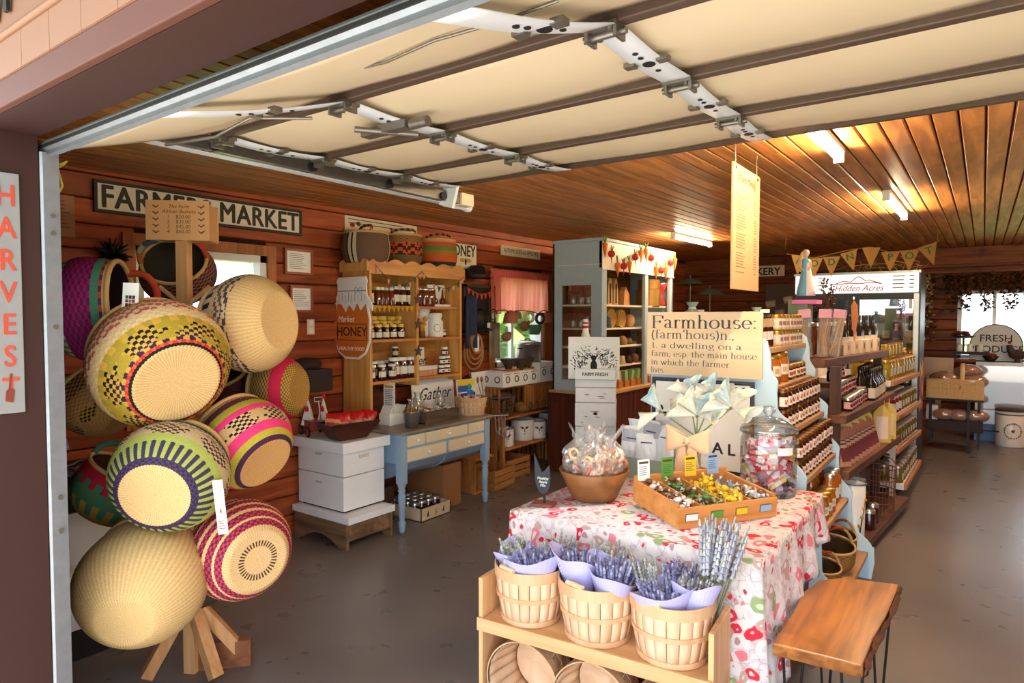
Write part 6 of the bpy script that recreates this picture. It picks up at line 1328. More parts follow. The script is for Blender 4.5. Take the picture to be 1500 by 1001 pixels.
# wooden bowl with bags of dried rings
m_cellob = clear('crumpled_cellophane', (.98, .98, .98), .07, .22, .14)
bc = on_z(862, 737, TZ2); m_bowl = wood('walnut_bowl', (110, 66, 34), (158, 104, 58), 'x', 0.35, 0.02, 6)
bo = thing('wooden_bowl', 'wide walnut bowl full of snack bags on the flowered table', 'bowl', bc + Vector((-.02, .09, 0)))
part(MB().lathe([(0.001, 0), (.095, 0), (.105, .008), (.165, .135), (.160, .14), (.10, .02), (.001, .015)], 40), 'bowl', m_bowl, bo)
bloc = bo.location
for k, (a_, q) in enumerate(((3.6, .085), (5.3, .085), (0.5, .08), (2.1, .08), (4.5, .03))):
    c = bloc + Vector((q * .88 * math.cos(a_), q * .88 * math.sin(a_), .088)); r = thing('snack_bag', ['left front', 'middle front', 'right', 'left rear', 'central'][k] + ' clear bag of pink dried rings in the walnut bowl', 'bag', c, rnd(0, 6))
    rm = MB()
    for j in range(40):
        rr = rnd(.016, .024); ce = Vector((rnd(-.05, .05), rnd(-.045, .045), rnd(.045, .13))); ax_ = Vector((rnd(-1, 1), rnd(-1, 1), rnd(-1, 1))).normalized(); x_ = ax_.orthogonal().normalized(); y_ = ax_.cross(x_)
        rm.tube([ce + (x_ * math.cos(t) + y_ * math.sin(t)) * rr for t in np.linspace(0, 6.28, 10)[:-1]], .0075, 5, random.choice([(232, 178, 140), (222, 150, 116), (238, 200, 160), (206, 120, 96), (244, 214, 180)]), True)
    o = part(rm, 'dried_rings', m_vc, r); o['kind'] = 'stuff'
    def wrap(u, v):
        t = u * 6.2832; R = (.068 + .006 * math.sin(t * 5 + v * 6)) * min(1, .45 + v * 2.2) if v < .55 else .068 * (1 - (v - .55) / .2 * .75) if v < .75 else .018 + .04 * (v - .75) / .25 * (1 + .4 * math.sin(t * 4))
        R *= 1 + rnd(-.13, .13) * (0.5 if v < .5 else 1.3); return (R * math.cos(t) * (1.25 if v > .7 else 1), R * math.sin(t) * (.6 if v > .7 else 1), -.01 + (.24 + .03 * math.sin(t * 2 + k)) * v)
    part(MB().grid(wrap, 24, 12, smooth=False), 'wrapper', m_cellob, r)
# slate heart sign on a foot
s0 = on_z(797, 741, TZ2)
sn = thing('slate_sign', 'black slate tulip shaped sign with chalk writing on a red-brown foot', 'sign', s0, 0.25)
part(MB().box(-.055, .045, -.03, .05, 0, .012), 'foot', plain('red_brown_foot', (124, 70, 56), 0.6), sn, bevel=0.002); part(MB().tube([(0, 0, .012), (0.002, 0, .03), (0, 0, .06)], .006, 6), 'stem', m_black, sn)
sh_ = [(-.005, .05), (.014, .062), (.028, .09), (.03, .13), (.024, .185), (.004, .16), (-.012, .15), (-.026, .185), (-.046, .232), (-.044, .16), (-.04, .10), (-.024, .064)]
part(MB().prism(sh_, 'y', -.004, .004), 'slate', plain('slate_black', (48, 52, 58), 0.7), sn)
text('Healthy\nApple\nMix', 0.017, m_paper, sn, frame_m((-.005, -.0042, .108), (1, 0, 0), (0, 0, 1)), shear=0.2, ext=.0003)
# pale green tub of white pouches
tc2 = on_z(930, 702, TZ2); tb2 = thing('green_tub', 'pale green metal tub holding white pouches on the flowered table', 'tub', (tc2.x + 0.06, tc2.y + .09, TZ2), 0.0)
part(trayshell(MB(), .075, .13, .085, .145, .003, .11), 'tub', plain('pale_green_metal', (158, 178, 160), 0.45, 0.1), tb2, solid=.004)
for k in range(9):
    i, j = k % 3, k // 3; p = tb2.location + Vector((-.10 + .085 * i + rnd(-.015, .015), -.05 + .05 * j, .03)); h = rnd(.20, .25) + .025 * j
    M = frame_m(p, (1, rnd(-.35, .35), rnd(-.15, .15)), (rnd(-.3, .25), .15 - .1 * j, 1)); q = snackbag('white_pouch', M, .115, h, [(248, 248, 248)] * 5 if k % 4 else [(190, 190, 196), (226, 226, 230), (248, 248, 248), (190, 192, 200)], ['left', 'middle', 'right'][i] + ' white snack pouch in the ' + ['front', 'second', 'back'][j] + ' row of the green tub', 'white pouches in the green tub', 'pouch', .012)
    pm = MB().ball((0, .05, .011), .018, 8, 6, [(206, 180, 50), (190, 60, 110), (80, 90, 100)][k % 3], (1, 1.2, .25)); pm.box(-.03, .03, h - .05, h - .044, .008, .012, (70, 76, 100)); part(pm, 'print', m_vc, q)
# candy crate, four compartments, tilted up at the back
A = on_z(993, 777, TZ2); B = on_z(1137, 757, TZ2); D = on_z(924, 743, TZ2)
xd = (B - A); Wc = xd.length; xd.normalize(); yd = Vector((-xd.y, xd.x, 0)); Dc = max(.24, (D - A).dot(yd))
m_crw = wood('orange_pine_crate', (196, 124, 60), (224, 156, 88), 'x', 0.45, 0.05, 9, .06, knots=False)
Mc = Matrix(((xd.x, yd.x, 0, A.x), (xd.y, yd.y, 0, A.y), (0, 0, 1, TZ2), (0, 0, 0, 1))) @ Matrix.Rotation(math.radians(5), 4, 'X')
cc = thing('candy_crate', 'orange pine crate with four compartments of wrapped sweets', 'crate', mat=Mc); CH_ = .085
for b in ((0, Wc, 0, .014, 0, CH_), (0, Wc, Dc - .014, Dc, 0, CH_ + .03), (0, .014, .014, Dc - .014, 0, CH_ + .012), (Wc - .014, Wc, .014, Dc - .014, 0, CH_ + .012)): part(MB().box(*b), 'board', m_crw, cc, bevel=.002)
part(MB().box(.014, Wc - .014, .014, Dc - .014, 0, .012), 'bottom', m_crw, cc)
for k in (1, 2, 3): part(MB().box(Wc * k / 4 - .004, Wc * k / 4 + .004, .014, Dc - .014, .012, CH_ - .004), 'divider', m_crw, cc)
part(MB().box(.02, .05, Dc - .05, Dc - .02, -.022, 0).box(Wc - .05, Wc - .02, Dc - .05, Dc - .02, -.022, 0), 'foot', m_crw, cc)
LC = [(240, 240, 238), (92, 150, 50), (232, 196, 40), (150, 180, 214)]; LCN = ['white', 'green', 'yellow', 'blue']
m_lab = [plain('label_' + n_, c_, 0.6, var=0.03) for n_, c_ in zip(LCN, LC)]
for k in range(4):
    x_ = Wc * (k + .5) / 4
    h_ = part(MB().box(x_ - .031, x_ + .031, -.003, 0, .030, .062), 'label_holder', m_hard, cc, bevel=.001); h_['label'] = LCN[k] + ' label in a small metal holder'; part(MB().box(x_ - .028, x_ + .028, -.0045, -.003, .033, .059), 'label', m_lab[k], h_)
    cdm = Mc @ T3(Wc * (k + .25) / 4, Dc - .02 - .0 * k, CH_ + .0) @ Matrix.Rotation(math.radians(82), 4, 'X')
    cd = board_sign('price_card', LCN[k] + ' price card standing at the back of the candy crate', 'card', cdm @ T3(.01, .055, 0), .062, .095, .0015, m_lab[k], 0)
    pr = MB().box(-.024, .024, .028, .038, .0016, .002, (90, 70, 50))
    for j in range(5): pr.box(-.024, .024 * rnd(.3, 1), .014 - .009 * j, .0165 - .009 * j, .0016, .002, (90, 90, 90))
    part(pr, 'print', m_vc, cd)
    kinds = [(C_brn, C_white, C_brn), (C_green, C_brn, C_green), (C_yel, C_yel, C_yel), (C_blue, C_white, C_brn)][k]
    for j in range(30 if k != 3 else 14):
        p = Mc @ Vector((x_ + rnd(-.032, .032), rnd(.03, Dc - .035), rnd(.055, CH_ + (.018 if j % 2 else .0)))); random.choice(kinds).put(p, 0, ['white', 'green', 'yellow', 'blue'][k] + ' label compartment sweet in the orange pine crate', 'sweets in the %s compartment' % LCN[k], 1.35, rot=(rnd(-.5, .5), rnd(-.5, .5), rnd(0, 6)))
    part(MB().box(Wc * k / 4 + .012, Wc * (k + 1) / 4 - .012, .016, Dc - .016, .012, .052, [(150, 110, 84), (96, 84, 50), (170, 120, 50), (120, 120, 130)][k]), 'sweet_bed', m_vc, cc)
# big glass candy jar
jc = on_z(1122, 727, TZ2) + Vector((-.01, .07, 0)); RJ = .128
gj = thing('glass_candy_jar', 'big round glass jar with a knobbed lid full of candy rolls', 'jar', jc)
part(MB().lathe([(.001, .0), (RJ * .95, .0), (RJ, .012), (RJ, .255), (RJ * .93, .285), (RJ * .93, .30)], 40), 'glass', m_glassjar, gj)
ld = part(MB().lathe([(RJ * 1.0, .30), (RJ * 1.03, .312), (RJ * .95, .325), (RJ * .45, .362), (.02, .37), (.016, .38), (.03, .395), (.032, .41), (.022, .42), (.001, .422)], 36), 'lid', clear('lid_glass', (.95, .97, .97), 0.16), gj)
part(MB().tube([(RJ * math.cos(t), RJ * math.sin(t), .30) for t in np.linspace(0, 6.28, 41)[:-1]], .006, 8, None, True), 'rim_ring', clear('lid_glass'), gj)
part(MB().lathe([(RJ * 1.005, .205), (RJ * 1.005, .24)], 10, ang=(-1.0, -.35)), 'paper_label', m_paper, gj)
stick = {}
for nm, ca, cb in (('pink', (226, 110, 120), (244, 226, 226)), ('yellow', (236, 206, 90), (246, 240, 220)), ('purple', (96, 70, 110), (190, 180, 200)), ('white', (240, 238, 238), (206, 206, 214)), ('red', (206, 50, 56), (244, 230, 230))):
    mb = MB().cyl((-.045, 0, 0), (-.015, 0, 0), .014, col=ca).cyl((-.015, 0, 0), (.02, 0, 0), .0142, col=cb).cyl((.02, 0, 0), (.045, 0, 0), .014, col=ca)
    tw = MB(); 
    for s_ in (-1, 1): tw.add([(s_ * .045, -.008, 0), (s_ * .045, .008, 0), (s_ * .068, .014, .006), (s_ * .068, -.014, -.006)], [(0, 1, 2, 3)], cb)
    stick[nm] = Kind('candy_roll', 'candy', mb, m_vcg, [('twist', tw, m_vcg)])
for k in range(84):
    if k < 60: a_ = rnd(-2.7, 0.9); q = rnd(.085, .105)
    else: a_ = rnd(0, 6.28); q = rnd(0, .07)
    z = rnd(.02, .26); nm = 'purple' if z < .05 else random.choice(['pink', 'yellow', 'white', 'red', 'pink', 'white'])
    stick[nm].put(jc + Vector((q * math.cos(a_), q * math.sin(a_), z)), 0, nm + ' wrapped candy roll inside the big glass jar', nm + ' candy rolls in the glass jar', .95, rot=(rnd(-.5, .5), rnd(-.7, .7), a_ + 1.57 + rnd(-.3, .3)))
part(MB().lathe([(.001, .008), (.075, .008), (.075, .25), (.001, .25)], 20, col=(206, 170, 170)), 'inner_candy', m_vc, gj)
# paper flower bouquet with peach bow
bq = on_y(1020, 640, 3.12); bqz = TZ2
bu = thing('paper_bouquet', 'bouquet of folded map paper cones tied with a wide peach bow', 'bouquet', (bq.x, 3.12, TZ2))
hz = bq.z - TZ2
def cone(apex, tip, r, c, fold=.35):
    apex = Vector(apex); tip = Vector(tip); d = (tip - apex); L = d.length; d.normalize(); x_ = d.orthogonal().normalized(); y_ = d.cross(x_)
    def f(u, v):
        t = u * 6.2832; rr = r * v * (1 + fold * abs(math.cos(t)) * v); ll = L * v * (1 + .30 * max(0, math.cos(t)) * v)
        return apex + d * ll + (x_ * math.cos(t) + y_ * math.sin(t) * .62) * rr
    return MB().grid(f, 20, 5, colf=lambda u, v: random.choice([c, c, c, (206, 222, 220), (232, 224, 200)]))
cream = (238, 232, 214); pblue = (176, 206, 216); kraft = (206, 180, 140); gr_ = (206, 214, 170)
for (px, py, n_, s_, rot) in ((1022, 610, 7, 1.0, 0.2), (968, 603, 4, .95, .5), (1072, 598, 6, .95, 0.9), (1010, 580, 5, .8, 0), (1045, 582, 5, .8, .4)):
    ctr = on_y(px, py, 3.10 if py > 595 else 3.16) - bu.location
    for k in range(n_):
        a_ = rot + 6.283 * k / n_; L = .105 * s_
        if py > 595 and math.sin(a_) < -.55: continue
        tip = ctr + (Vector((1, 0, 0)) * math.cos(a_) + Vector((0, 0, 1)) * math.sin(a_)) * L + Vector((0, -.035, 0)); part(cone(ctr, tip, .042 * s_, [cream, pblue, cream, kraft if px > 1060 else cream, gr_][k % 5]), 'paper_cone', m_vc, bu, norm=False)
    part(MB().ball(ctr + Vector((0, -.012, 0)), .008, 8, 6, (120, 116, 110)), 'bead', m_vc, bu)
    part(MB().tube([ctr, ctr.lerp(Vector((0, 0, hz)), .6), Vector((0, 0, hz)), Vector((ctr.x * -.1, 0, .05))], .004, 5, (150, 170, 110)), 'stem', m_vc, bu)
m_bow = plain('peach_ribbon', (240, 194, 150), 0.6, var=.05)
cb_ = Vector((bq.x - bu.location.x, -.10, hz - .0)) 
for s_ in (-1, 1):
    def loop(u, v, s_=s_):
        t = u * 6.2832; return cb_ + Vector((s_ * (.052 - .055 * math.cos(t)), -.018 + .02 * math.sin(t), (v - .5) * (.035 + .105 * (1 - math.cos(t)) / 2) + .006 * math.sin(v * 12)))
    part(MB().grid(loop, 24, 6), 'bow_loop', m_bow, bu, solid=.001)
    def tail(u, v, s_=s_): return cb_ + Vector((s_ * (.012 + .035 * v) + (u - .5) * .055, -.012 - .015 * math.sin(v * 4), -.20 * v + .012 * abs(u - .5) * (1 if v > .95 else 0)))
    part(MB().grid(tail, 4, 10), 'bow_tail', m_bow, bu, solid=.001)
part(MB().ball(cb_ + Vector((0, -.03, 0)), .016, 10, 8, None, (1, .7, 1.1)), 'bow_knot', m_bow, bu)
part(MB().lathe([(.001, 0), (.035, 0), (.028, .05), (.022, hz * .6), (.03, hz * .8)], 16), 'vase', m_glassjar, bu)
# ------------------------------------------------------------------ Farmhouse sign in a hand made serif face
GL = {}
def _arc(cx, cy, rx, ry, a0, a1, n=14): return [(cx + rx * math.cos(math.radians(a0 + (a1 - a0) * k / n)), cy + ry * math.sin(math.radians(a0 + (a1 - a0) * k / n))) for k in range(n + 1)]
def _s(x, y0, y1): return [(x, y0), (x, y1)]
def _h(x0, x1, y): return [(x0, y), (x1, y)]
SF = .16
GL['F'] = (1.15, [_s(.25, 0, 1.45), _h(.05, .45, 0), _h(.05, 1.05, 1.45), _s(1.05, 1.12, 1.45), _h(.25, .8, .76), _s(.8, .62, .9)])
GL['a'] = (.82, [_arc(.33, .72, .24, .26, 160, 0) + [(.57, .12)], [(.57, .12), (.68, .02), (.80, .06)], _arc(.36, .26, .23, .24, 60, 330)[:], [(.57, .5), (.42, .46)]])
GL['r'] = (.68, [_s(.25, 0, .95), _h(.06, .46, 0), _h(.08, .25, .95), _arc(.48, .62, .23, .34, 170, 60), [(.58, .88), (.62, .8)]])
GL['m'] = (1.42, [_s(.22, 0, .95), _h(.05, .4, 0), _h(.06, .22, .95), _arc(.46, .66, .22, .3, 170, 0) + [(.68, 0)], _h(.52, .85, 0), _arc(.92, .66, .22, .3, 170, 0) + [(1.14, 0)], _h(.98, 1.34, 0)])
GL['n'] = (1.0, [_s(.22, 0, .95), _h(.05, .4, 0), _h(.06, .22, .95), _arc(.48, .64, .26, .32, 170, 0) + [(.74, 0)], _h(.57, .92, 0)])
GL['h'] = (1.0, [_s(.22, 0, 1.5), _h(.05, .4, 0), _h(.06, .22, 1.5), _arc(.48, .64, .26, .32, 170, 0) + [(.74, 0)], _h(.57, .92, 0)])
GL['o'] = (.92, [_arc(.46, .48, .36, .48, 0, 360, 28)])
GL['u'] = (1.0, [[(.22, .95)] + _arc(.46, .3, .24, .29, 180, 330), _h(.06, .22, .95), _s(.74, 0, .95), _h(.58, .74, .95), _h(.74, .92, .02)])
GL['s'] = (.72, [_arc(.36, .71, .22, .24, 30, 230) , [(.22, .53), (.5, .42)], _arc(.36, .25, .24, .25, 50, -150)])
GL['e'] = (.84, [_arc(.43, .48, .33, .47, 0, 315, 22), _h(.1, .76, .5)])
GL[':'] = (.4, [_s(.2, .04, .16), _s(.2, .76, .88)]); GL['.'] = (.36, [_s(.16, 0, .13)]); GL[','] = (.36, [[(.18, .12), (.17, 0), (.1, -.18)]]); GL[';'] = (.4, [[(.18, .12), (.17, 0), (.1, -.18)], _s(.18, .76, .88)])
GL['('] = (.5, [_arc(.62, .55, .46, 1.0, 120, 240)]); GL[')'] = (.5, [_arc(-.12, .55, .46, 1.0, 60, -60)]); GL["'"] = (.3, [[(.18, 1.5), (.12, 1.15)]])
GL['1'] = (.7, [_s(.36, 0, 1.35), _h(.12, .6, 0), [(.12, 1.2), (.36, 1.35)]]); GL['l'] = (.5, [_s(.24, 0, 1.5), _h(.06, .44, 0), _h(.08, .24, 1.5)]); GL['i'] = (.48, [_s(.24, 0, .95), _h(.06, .42, 0), _h(.08, .24, .95), _s(.24, 1.2, 1.36)])
GL['d'] = (.96, [_s(.72, 0, 1.5), _arc(.42, .46, .32, .46, 25, 335, 20), _h(.56, .72, 1.5), _h(.72, .9, 0)]); GL['w'] = (1.36, [[(.12, .95), (.4, .0)], [(.4, 0), (.66, .9)], [(.62, .95), (.92, 0)], [(.92, 0), (1.2, .95)], _h(0, .3, .95), _h(1.05, 1.34, .95)])
GL['g'] = (.84, [_arc(.38, .64, .26, .3, 0, 360, 20), [(.3, .34), (.22, .2), (.36, .1), (.62, .06)], _arc(.42, -.18, .32, .22, 60, 400, 20), [(.6, .85), (.78, .94)]]); GL['f'] = (.62, [[(.26, 0), (.26, 1.15)] + _arc(.46, 1.2, .2, .28, 170, 40), _h(.08, .46, 0), _h(.08, .54, .92)])
GL['p'] = (.96, [_s(.24, -.45, .95), _h(.06, .42, -.45), _h(.08, .24, .95), _arc(.52, .47, .3, .46, 155, -155, 20)]); GL['t'] = (.62, [[(.28, 1.25), (.28, .2)] + _arc(.44, .2, .16, .18, 180, 320), _h(.08, .54, .92)]); GL['c'] = (.8, [_arc(.43, .48, .33, .47, 40, 320, 20), _s(.68, .62, .8)])
GL[' '] = (.5, [])
def serif(strs, size, x0, y0, mb, width=None, thick=.165, thin=.05, z=0.0):
    adv = sum(GL[c][0] for c in strs); sc = size; gap = 0
    if width:
        ns = strs.count(' '); 
        if ns: gap = (width / sc - adv) / ns
        else: sx_ = width / (adv * sc)
    x_ = 0
    for c in strs:
        w_, strokes = GL[c]
        for st in strokes:
            n = len(st); L = []; Rr = []
            for i, (a, b) in enumerate(st):
                p = st[max(0, i - 1)]; q = st[min(n - 1, i + 1)]; dx, dy = q[0] - p[0], q[1] - p[1]; l = math.hypot(dx, dy) or 1; dx /= l; dy /= l
                hw = (thin + (thick - thin) * abs(dy) ** 1.5) / 2
                L.append(((x_ + a - dy * hw) * sc + x0, (b + dx * hw) * sc + y0)); Rr.append(((x_ + a + dy * hw) * sc + x0, (b - dx * hw) * sc + y0))
            V = [(a, b, z) for a, b in L] + [(a, b, z) for a, b in Rr]
            mb.add(V, [(i, i + 1, n + i + 1, n + i) for i in range(n - 1)])
        x_ += w_ + (gap if c == ' ' else 0)
    return x_ * sc
SY = 3.47; a = on_y(950, 457, SY); b = on_y(1117, 556, SY); w = b.x - a.x; zt2 = on_y(1030, 457, SY).z; zb2 = on_y(1030, 552, SY).z; h = zt2 - zb2
fs = board_sign('farmhouse_sign', 'pale plywood sign defining Farmhouse in dark serif letters', 'sign', frame_m(((a.x + b.x) / 2, SY, (zt2 + zb2) / 2), (1, 0, 0), (0, 0, 1)), w, h, .018, wood('pale_plywood', (222, 188, 146), (234, 206, 170), 'x', 0.5, .02, 5, .03, knots=False))
m_nav = plain('slate_lettering', (70, 66, 76), 0.7)
X0 = -w / 2 + .025
for st, sz, yy, wd, th in (('Farmhouse:', h * .135, h * .5 - h * .255, w - .05, .17), ("(farm'hous)n.,", h * .092, h * .5 - h * .42, w * .74, .15), ('1. a dwelling on a', h * .062, h * .5 - h * .57, w * .80, .15), ('farm; esp. the main house', h * .062, h * .5 - h * .705, w - .05, .15), ('in which the farmer', h * .062, h * .5 - h * .84, w * .70, .15), ('lives.', h * .062, -h * .5 + h * .035, None, .15)):
    if 'v' not in GL: GL['v'] = (.92, [[(.12, .95), (.46, .0)], [(.46, 0), (.78, .95)], _h(0, .28, .95), _h(.64, .92, .95)])
    mb = MB(); adv = sum(GL[c][0] for c in st) * sz
    serif(st, sz, 0, 0, mb, None, th)
    s_ = (wd / adv) if wd else 1
    mb.v = [(x_ * s_ + X0, y_ + yy, .0186) for x_, y_, _ in mb.v]
    part(mb, 'lettering', m_nav, fs, norm=False)
# framed white sign below it
a = on_y(957, 560, SY); b = on_y(1106, 560, SY); zt3 = on_y(1030, 556, SY).z; zb3 = on_y(1030, 690, SY).z; w = b.x - a.x; h = zt3 - zb3
fr = board_sign('framed_sign', 'white enamel sign in a chipped black and white frame behind the paper bouquet', 'sign', frame_m(((a.x + b.x) / 2, SY, (zt3 + zb3) / 2), (1, 0, 0), (0, 0, 1)), w, h, .01, m_white)
border(fr, w, h, .014, 0, .02, plain('chipped_black', (60, 58, 66), 0.6, var=.6, scale=90)); border(fr, w - .028, h - .028, .006, 0, .014, m_black, 'inner_line')
for ch, px, py in (('Y', 1085, 577), ('A', 1052, 657), ('L', 1072, 660), ('L', 1090, 662), ('V', 975, 602)):
    q = on_y(px, py, SY); text(ch, .085, m_ink, fr, T3(q.x - (a.x + b.x) / 2, q.z - (zt3 + zb3) / 2, .0106), bold=.002)
# ------------------------------------------------------------------ stand with lavender baskets
LA = Vector((-1.555, 1.94, 0)); LB = Vector((-.667, 2.02, 0)); ld_ = (LB - LA).normalized(); ang = math.atan2(ld_.y, ld_.x); LL = (LB - LA).length
m_lsw = wood('pale_pine_stand', (204, 152, 104), (226, 180, 130), 'x', 0.5, .04, 8, .05); m_lsz = wood('pale_pine_upright', (204, 152, 104), (226, 180, 130), 'z', 0.5, .04, 8, .05)
ls = thing('lavender_stand', 'low two level pale pine stand holding bushel baskets', 'shelf', LA, ang)
for x_ in (0, LL - .018): part(MB().box(x_, x_ + .018, -.002, .235, 0, .575), 'side_panel', m_lsz, ls, bevel=.002)
part(MB().box(.018, LL - .018, .0, .235, .405, .42), 'shelf_board', m_lsw, ls, bevel=.002); part(MB().box(.0, LL, -.016, -.002, .375, .425), 'front_rail', m_lsw, ls, bevel=.002)
part(MB().box(.018, LL - .018, .0, .235, .03, .045), 'lower_board', m_lsw, ls, bevel=.002); part(MB().box(.0, LL, -.016, -.002, .0, .06), 'lower_rail', m_lsw, ls, bevel=.002)
def LP(x_, y_, z): return LA + Matrix.Rotation(ang, 3, 'Z') @ Vector((x_, y_, z))
bxs = [LL * .185, LL * .5, LL * .81]; bsk = []
for k, x_ in enumerate(bxs):
    bsk.append(bushel('bushel_basket', ['left', 'middle', 'right'][k] + ' pale wooden bushel basket of lavender on the pine stand', LP(x_, .115, .422), .138 if k else .132, .205, rotz=ang, group='lavender bushel baskets'))
for k, x_ in enumerate(bxs):
    c = LP(x_, .215, .192); yv = Matrix.Rotation(ang, 3, 'Z') @ Vector((0.06, -1, 0.06)); bushel('bushel_basket', ['left', 'middle', 'right'][k] + ' empty bushel basket lying on its side under the pine stand', None, .140, .19, mat4=zmat(c, yv, .3), group='empty bushel baskets below', grip=False)
m_lil = plain('lilac_tissue', (186, 180, 228), 0.7, var=.06, scale=20)
def lav_bunch(label, base, lean, n, H, spread, cols, paper=True, seed=0):
    rs = random.Random(seed); r = thing('lavender_bunch', label, 'flowers', base); lean = Vector(lean)
    mb = MB()
    for k in range(n):
        a_ = rs.uniform(0, 6.28); q = math.sqrt(rs.random()); d = Vector((math.cos(a_), math.sin(a_), 0)) * q
        p0_ = d * spread * .25; tip = lean * H + d * spread * 1.2 + Vector((0, 0, H * rs.uniform(.82, 1.04))) ; fl0 = p0_.lerp(tip, .60)
        mb.cyl(p0_, fl0, .0016, .0014, 4, (150, 152, 120), False)
        c = cols[rs.randrange(len(cols))]; m_ = 6
        for j in range(m_):
            q0 = fl0.lerp(tip, j / m_); q1 = fl0.lerp(tip, (j + .8) / m_); mb.cyl(q0, q1, .0095 * (1 - .08 * j), .003, 5, cols[rs.randrange(len(cols))], True)
    o = part(mb, 'sprigs', m_vc, r, norm=False); o['kind'] = 'stuff'
    if paper:
        def wr_(u, v):
            t = u * 6.2832; R = spread * (.5 + .95 * v) * (1 + .10 * math.sin(t * 3 + seed)) ; top = H * (.86 + .14 * math.sin(t + seed) + .08 * math.sin(3 * t + seed))
            return Vector((R * math.cos(t), R * math.sin(t), 0)) + lean * (top * v) + Vector((0, 0, top * v))
        part(MB().grid(wr_, 36, 6, smooth=False), 'tissue_wrap', m_lil, r, solid=.001)
    return r
GB = [(150, 150, 188), (128, 128, 172), (172, 172, 200), (112, 112, 152)]; GP = [(176, 176, 170), (196, 194, 190), (160, 160, 166), (150, 152, 130)]
tops = [b_.location + Vector((0, 0, .10)) for b_ in bsk]
def bq_(i, dx, dy, lab, lean, n, H, sp, cols, paper, seed): return lav_bunch(lab, tops[i] + Matrix.Rotation(ang, 3, 'Z') @ Vector((dx, dy, 0)), lean, n, H, sp, cols, paper, seed)
bq_(0, -.07, .02, 'pale grey lavender bunch at the left edge of the left basket', (-.15, .0, 0), 46, .17, .055, GP, True, 1); bq_(0, .035, -.03, 'blue lavender bunch in lilac paper at the front of the left basket', (.0, -.05, 0), 70, .17, .075, GB, True, 2); bq_(0, .06, .07, 'pale lavender bunch at the back of the left basket', (.1, .1, 0), 46, .19, .06, GP, False, 3)
bq_(1, -.06, -.01, 'grey blue lavender bunch at the left of the middle basket', (-.1, 0, 0), 60, .20, .065, GB, True, 4); bq_(1, .06, -.02, 'blue lavender bunch in lilac paper at the right of the middle basket', (.1, -.02, 0), 60, .19, .07, GB, True, 5); bq_(1, .01, .07, 'pale lavender bunch at the back of the middle basket', (0, .1, 0), 40, .20, .06, GP, False, 6)
bq_(2, -.085, .03, 'pale grey lavender bunch at the left of the right basket', (-.2, 0, 0), 40, .20, .05, GP, False, 7); bq_(2, -.01, -.04, 'dark blue lavender bunch in lilac paper at the front of the right basket', (-.05, -.08, 0), 60, .16, .075, GB, True, 8); bq_(2, .07, -.01, 'pale lavender bunch in upright lilac paper at the right of the right basket', (.1, 0, 0), 46, .18, .055, GP, True, 9); bq_(2, .0, .07, 'blue lavender bunch at the back of the right basket', (0, .1, 0), 46, .18, .06, GB, False, 10)
lav_bunch('tall sheaf of dried pale lavender leaning out of the right basket', tops[2] + Vector((.10, .06, -.02)), (.10, .1, 0), 90, .37, .075, [(176, 174, 190), (160, 160, 176), (186, 184, 178)], False, 11)
solo(MB().ball(tops[0] + Vector((-.075, -.06, .105)), .016, 10, 8, None, (.7, .7, 1.6)), 'white_bud', m_white, 'small white bud tucked into the left lavender basket', 'bud')
# ------------------------------------------------------------------ live edge bench
m_live = wood('live_edge_slab', (92, 44, 14), (196, 124, 52), 'y', 0.28, .02, 8, .1, .5); m_bark = plain('bark_edge', (110, 66, 40), 0.85, var=.3, scale=30, bump=.6)
BZ = .45
P = [on_z(q[0], q[1], BZ) for q in ((1132, 942), (1163, 895), (1176, 868), (1200, 850), (1236, 846), (1316, 856), (1313, 868), (1297, 905), (1278, 938), (1272, 955), (1264, 975))]
bn = thing('live_edge_bench', 'low bench with a live edge wooden slab top and hairpin legs', 'bench', ((P[0].x + P[5].x) / 2, (P[0].y + P[5].y) / 2, 0))
part(MB().prism([(p.x, p.y) for p in P], 'z', BZ - .045, BZ), 'slab', m_live, bn, world=True, bevel=.005)
eb = MB(); ep = P[5:]
def bark(u, v):
    t = u * (len(ep) - 1); i = min(len(ep) - 2, int(t)); p = ep[i].lerp(ep[i + 1], t - i); return (p.x + .004 + .010 * math.sin(v * 3.14) + .003 * math.sin(u * 19 + v * 5) + .002 * math.sin(u * 53 + v * 9), p.y, BZ - .002 - .045 * v)
part(MB().grid(bark, 90, 8), 'bark', m_bark, bn, world=True)
dx_ = (P[-1] - P[0]); 
for (cx, cy) in ((P[0].x + .045, P[0].y + .10), (P[-1].x - .045, P[-1].y + .10), (P[3].x + .05, P[3].y - .10), (P[5].x - .05, P[5].y - .12)):
    s1 = .035; part(MB().tube([(cx - s1, cy, BZ - .046), (cx - s1 * .35, cy, .02), (cx - s1 * .2, cy, .006), (cx + s1 * .2, cy, .006), (cx + s1 * .35, cy, .02), (cx + s1, cy, BZ - .046)], .005, 8), 'hairpin_leg', m_black, bn, world=True); part(MB().box(cx - .05, cx + .05, cy - .02, cy + .02, BZ - .049, BZ - .0455), 'mount_plate', m_black, bn, world=True)
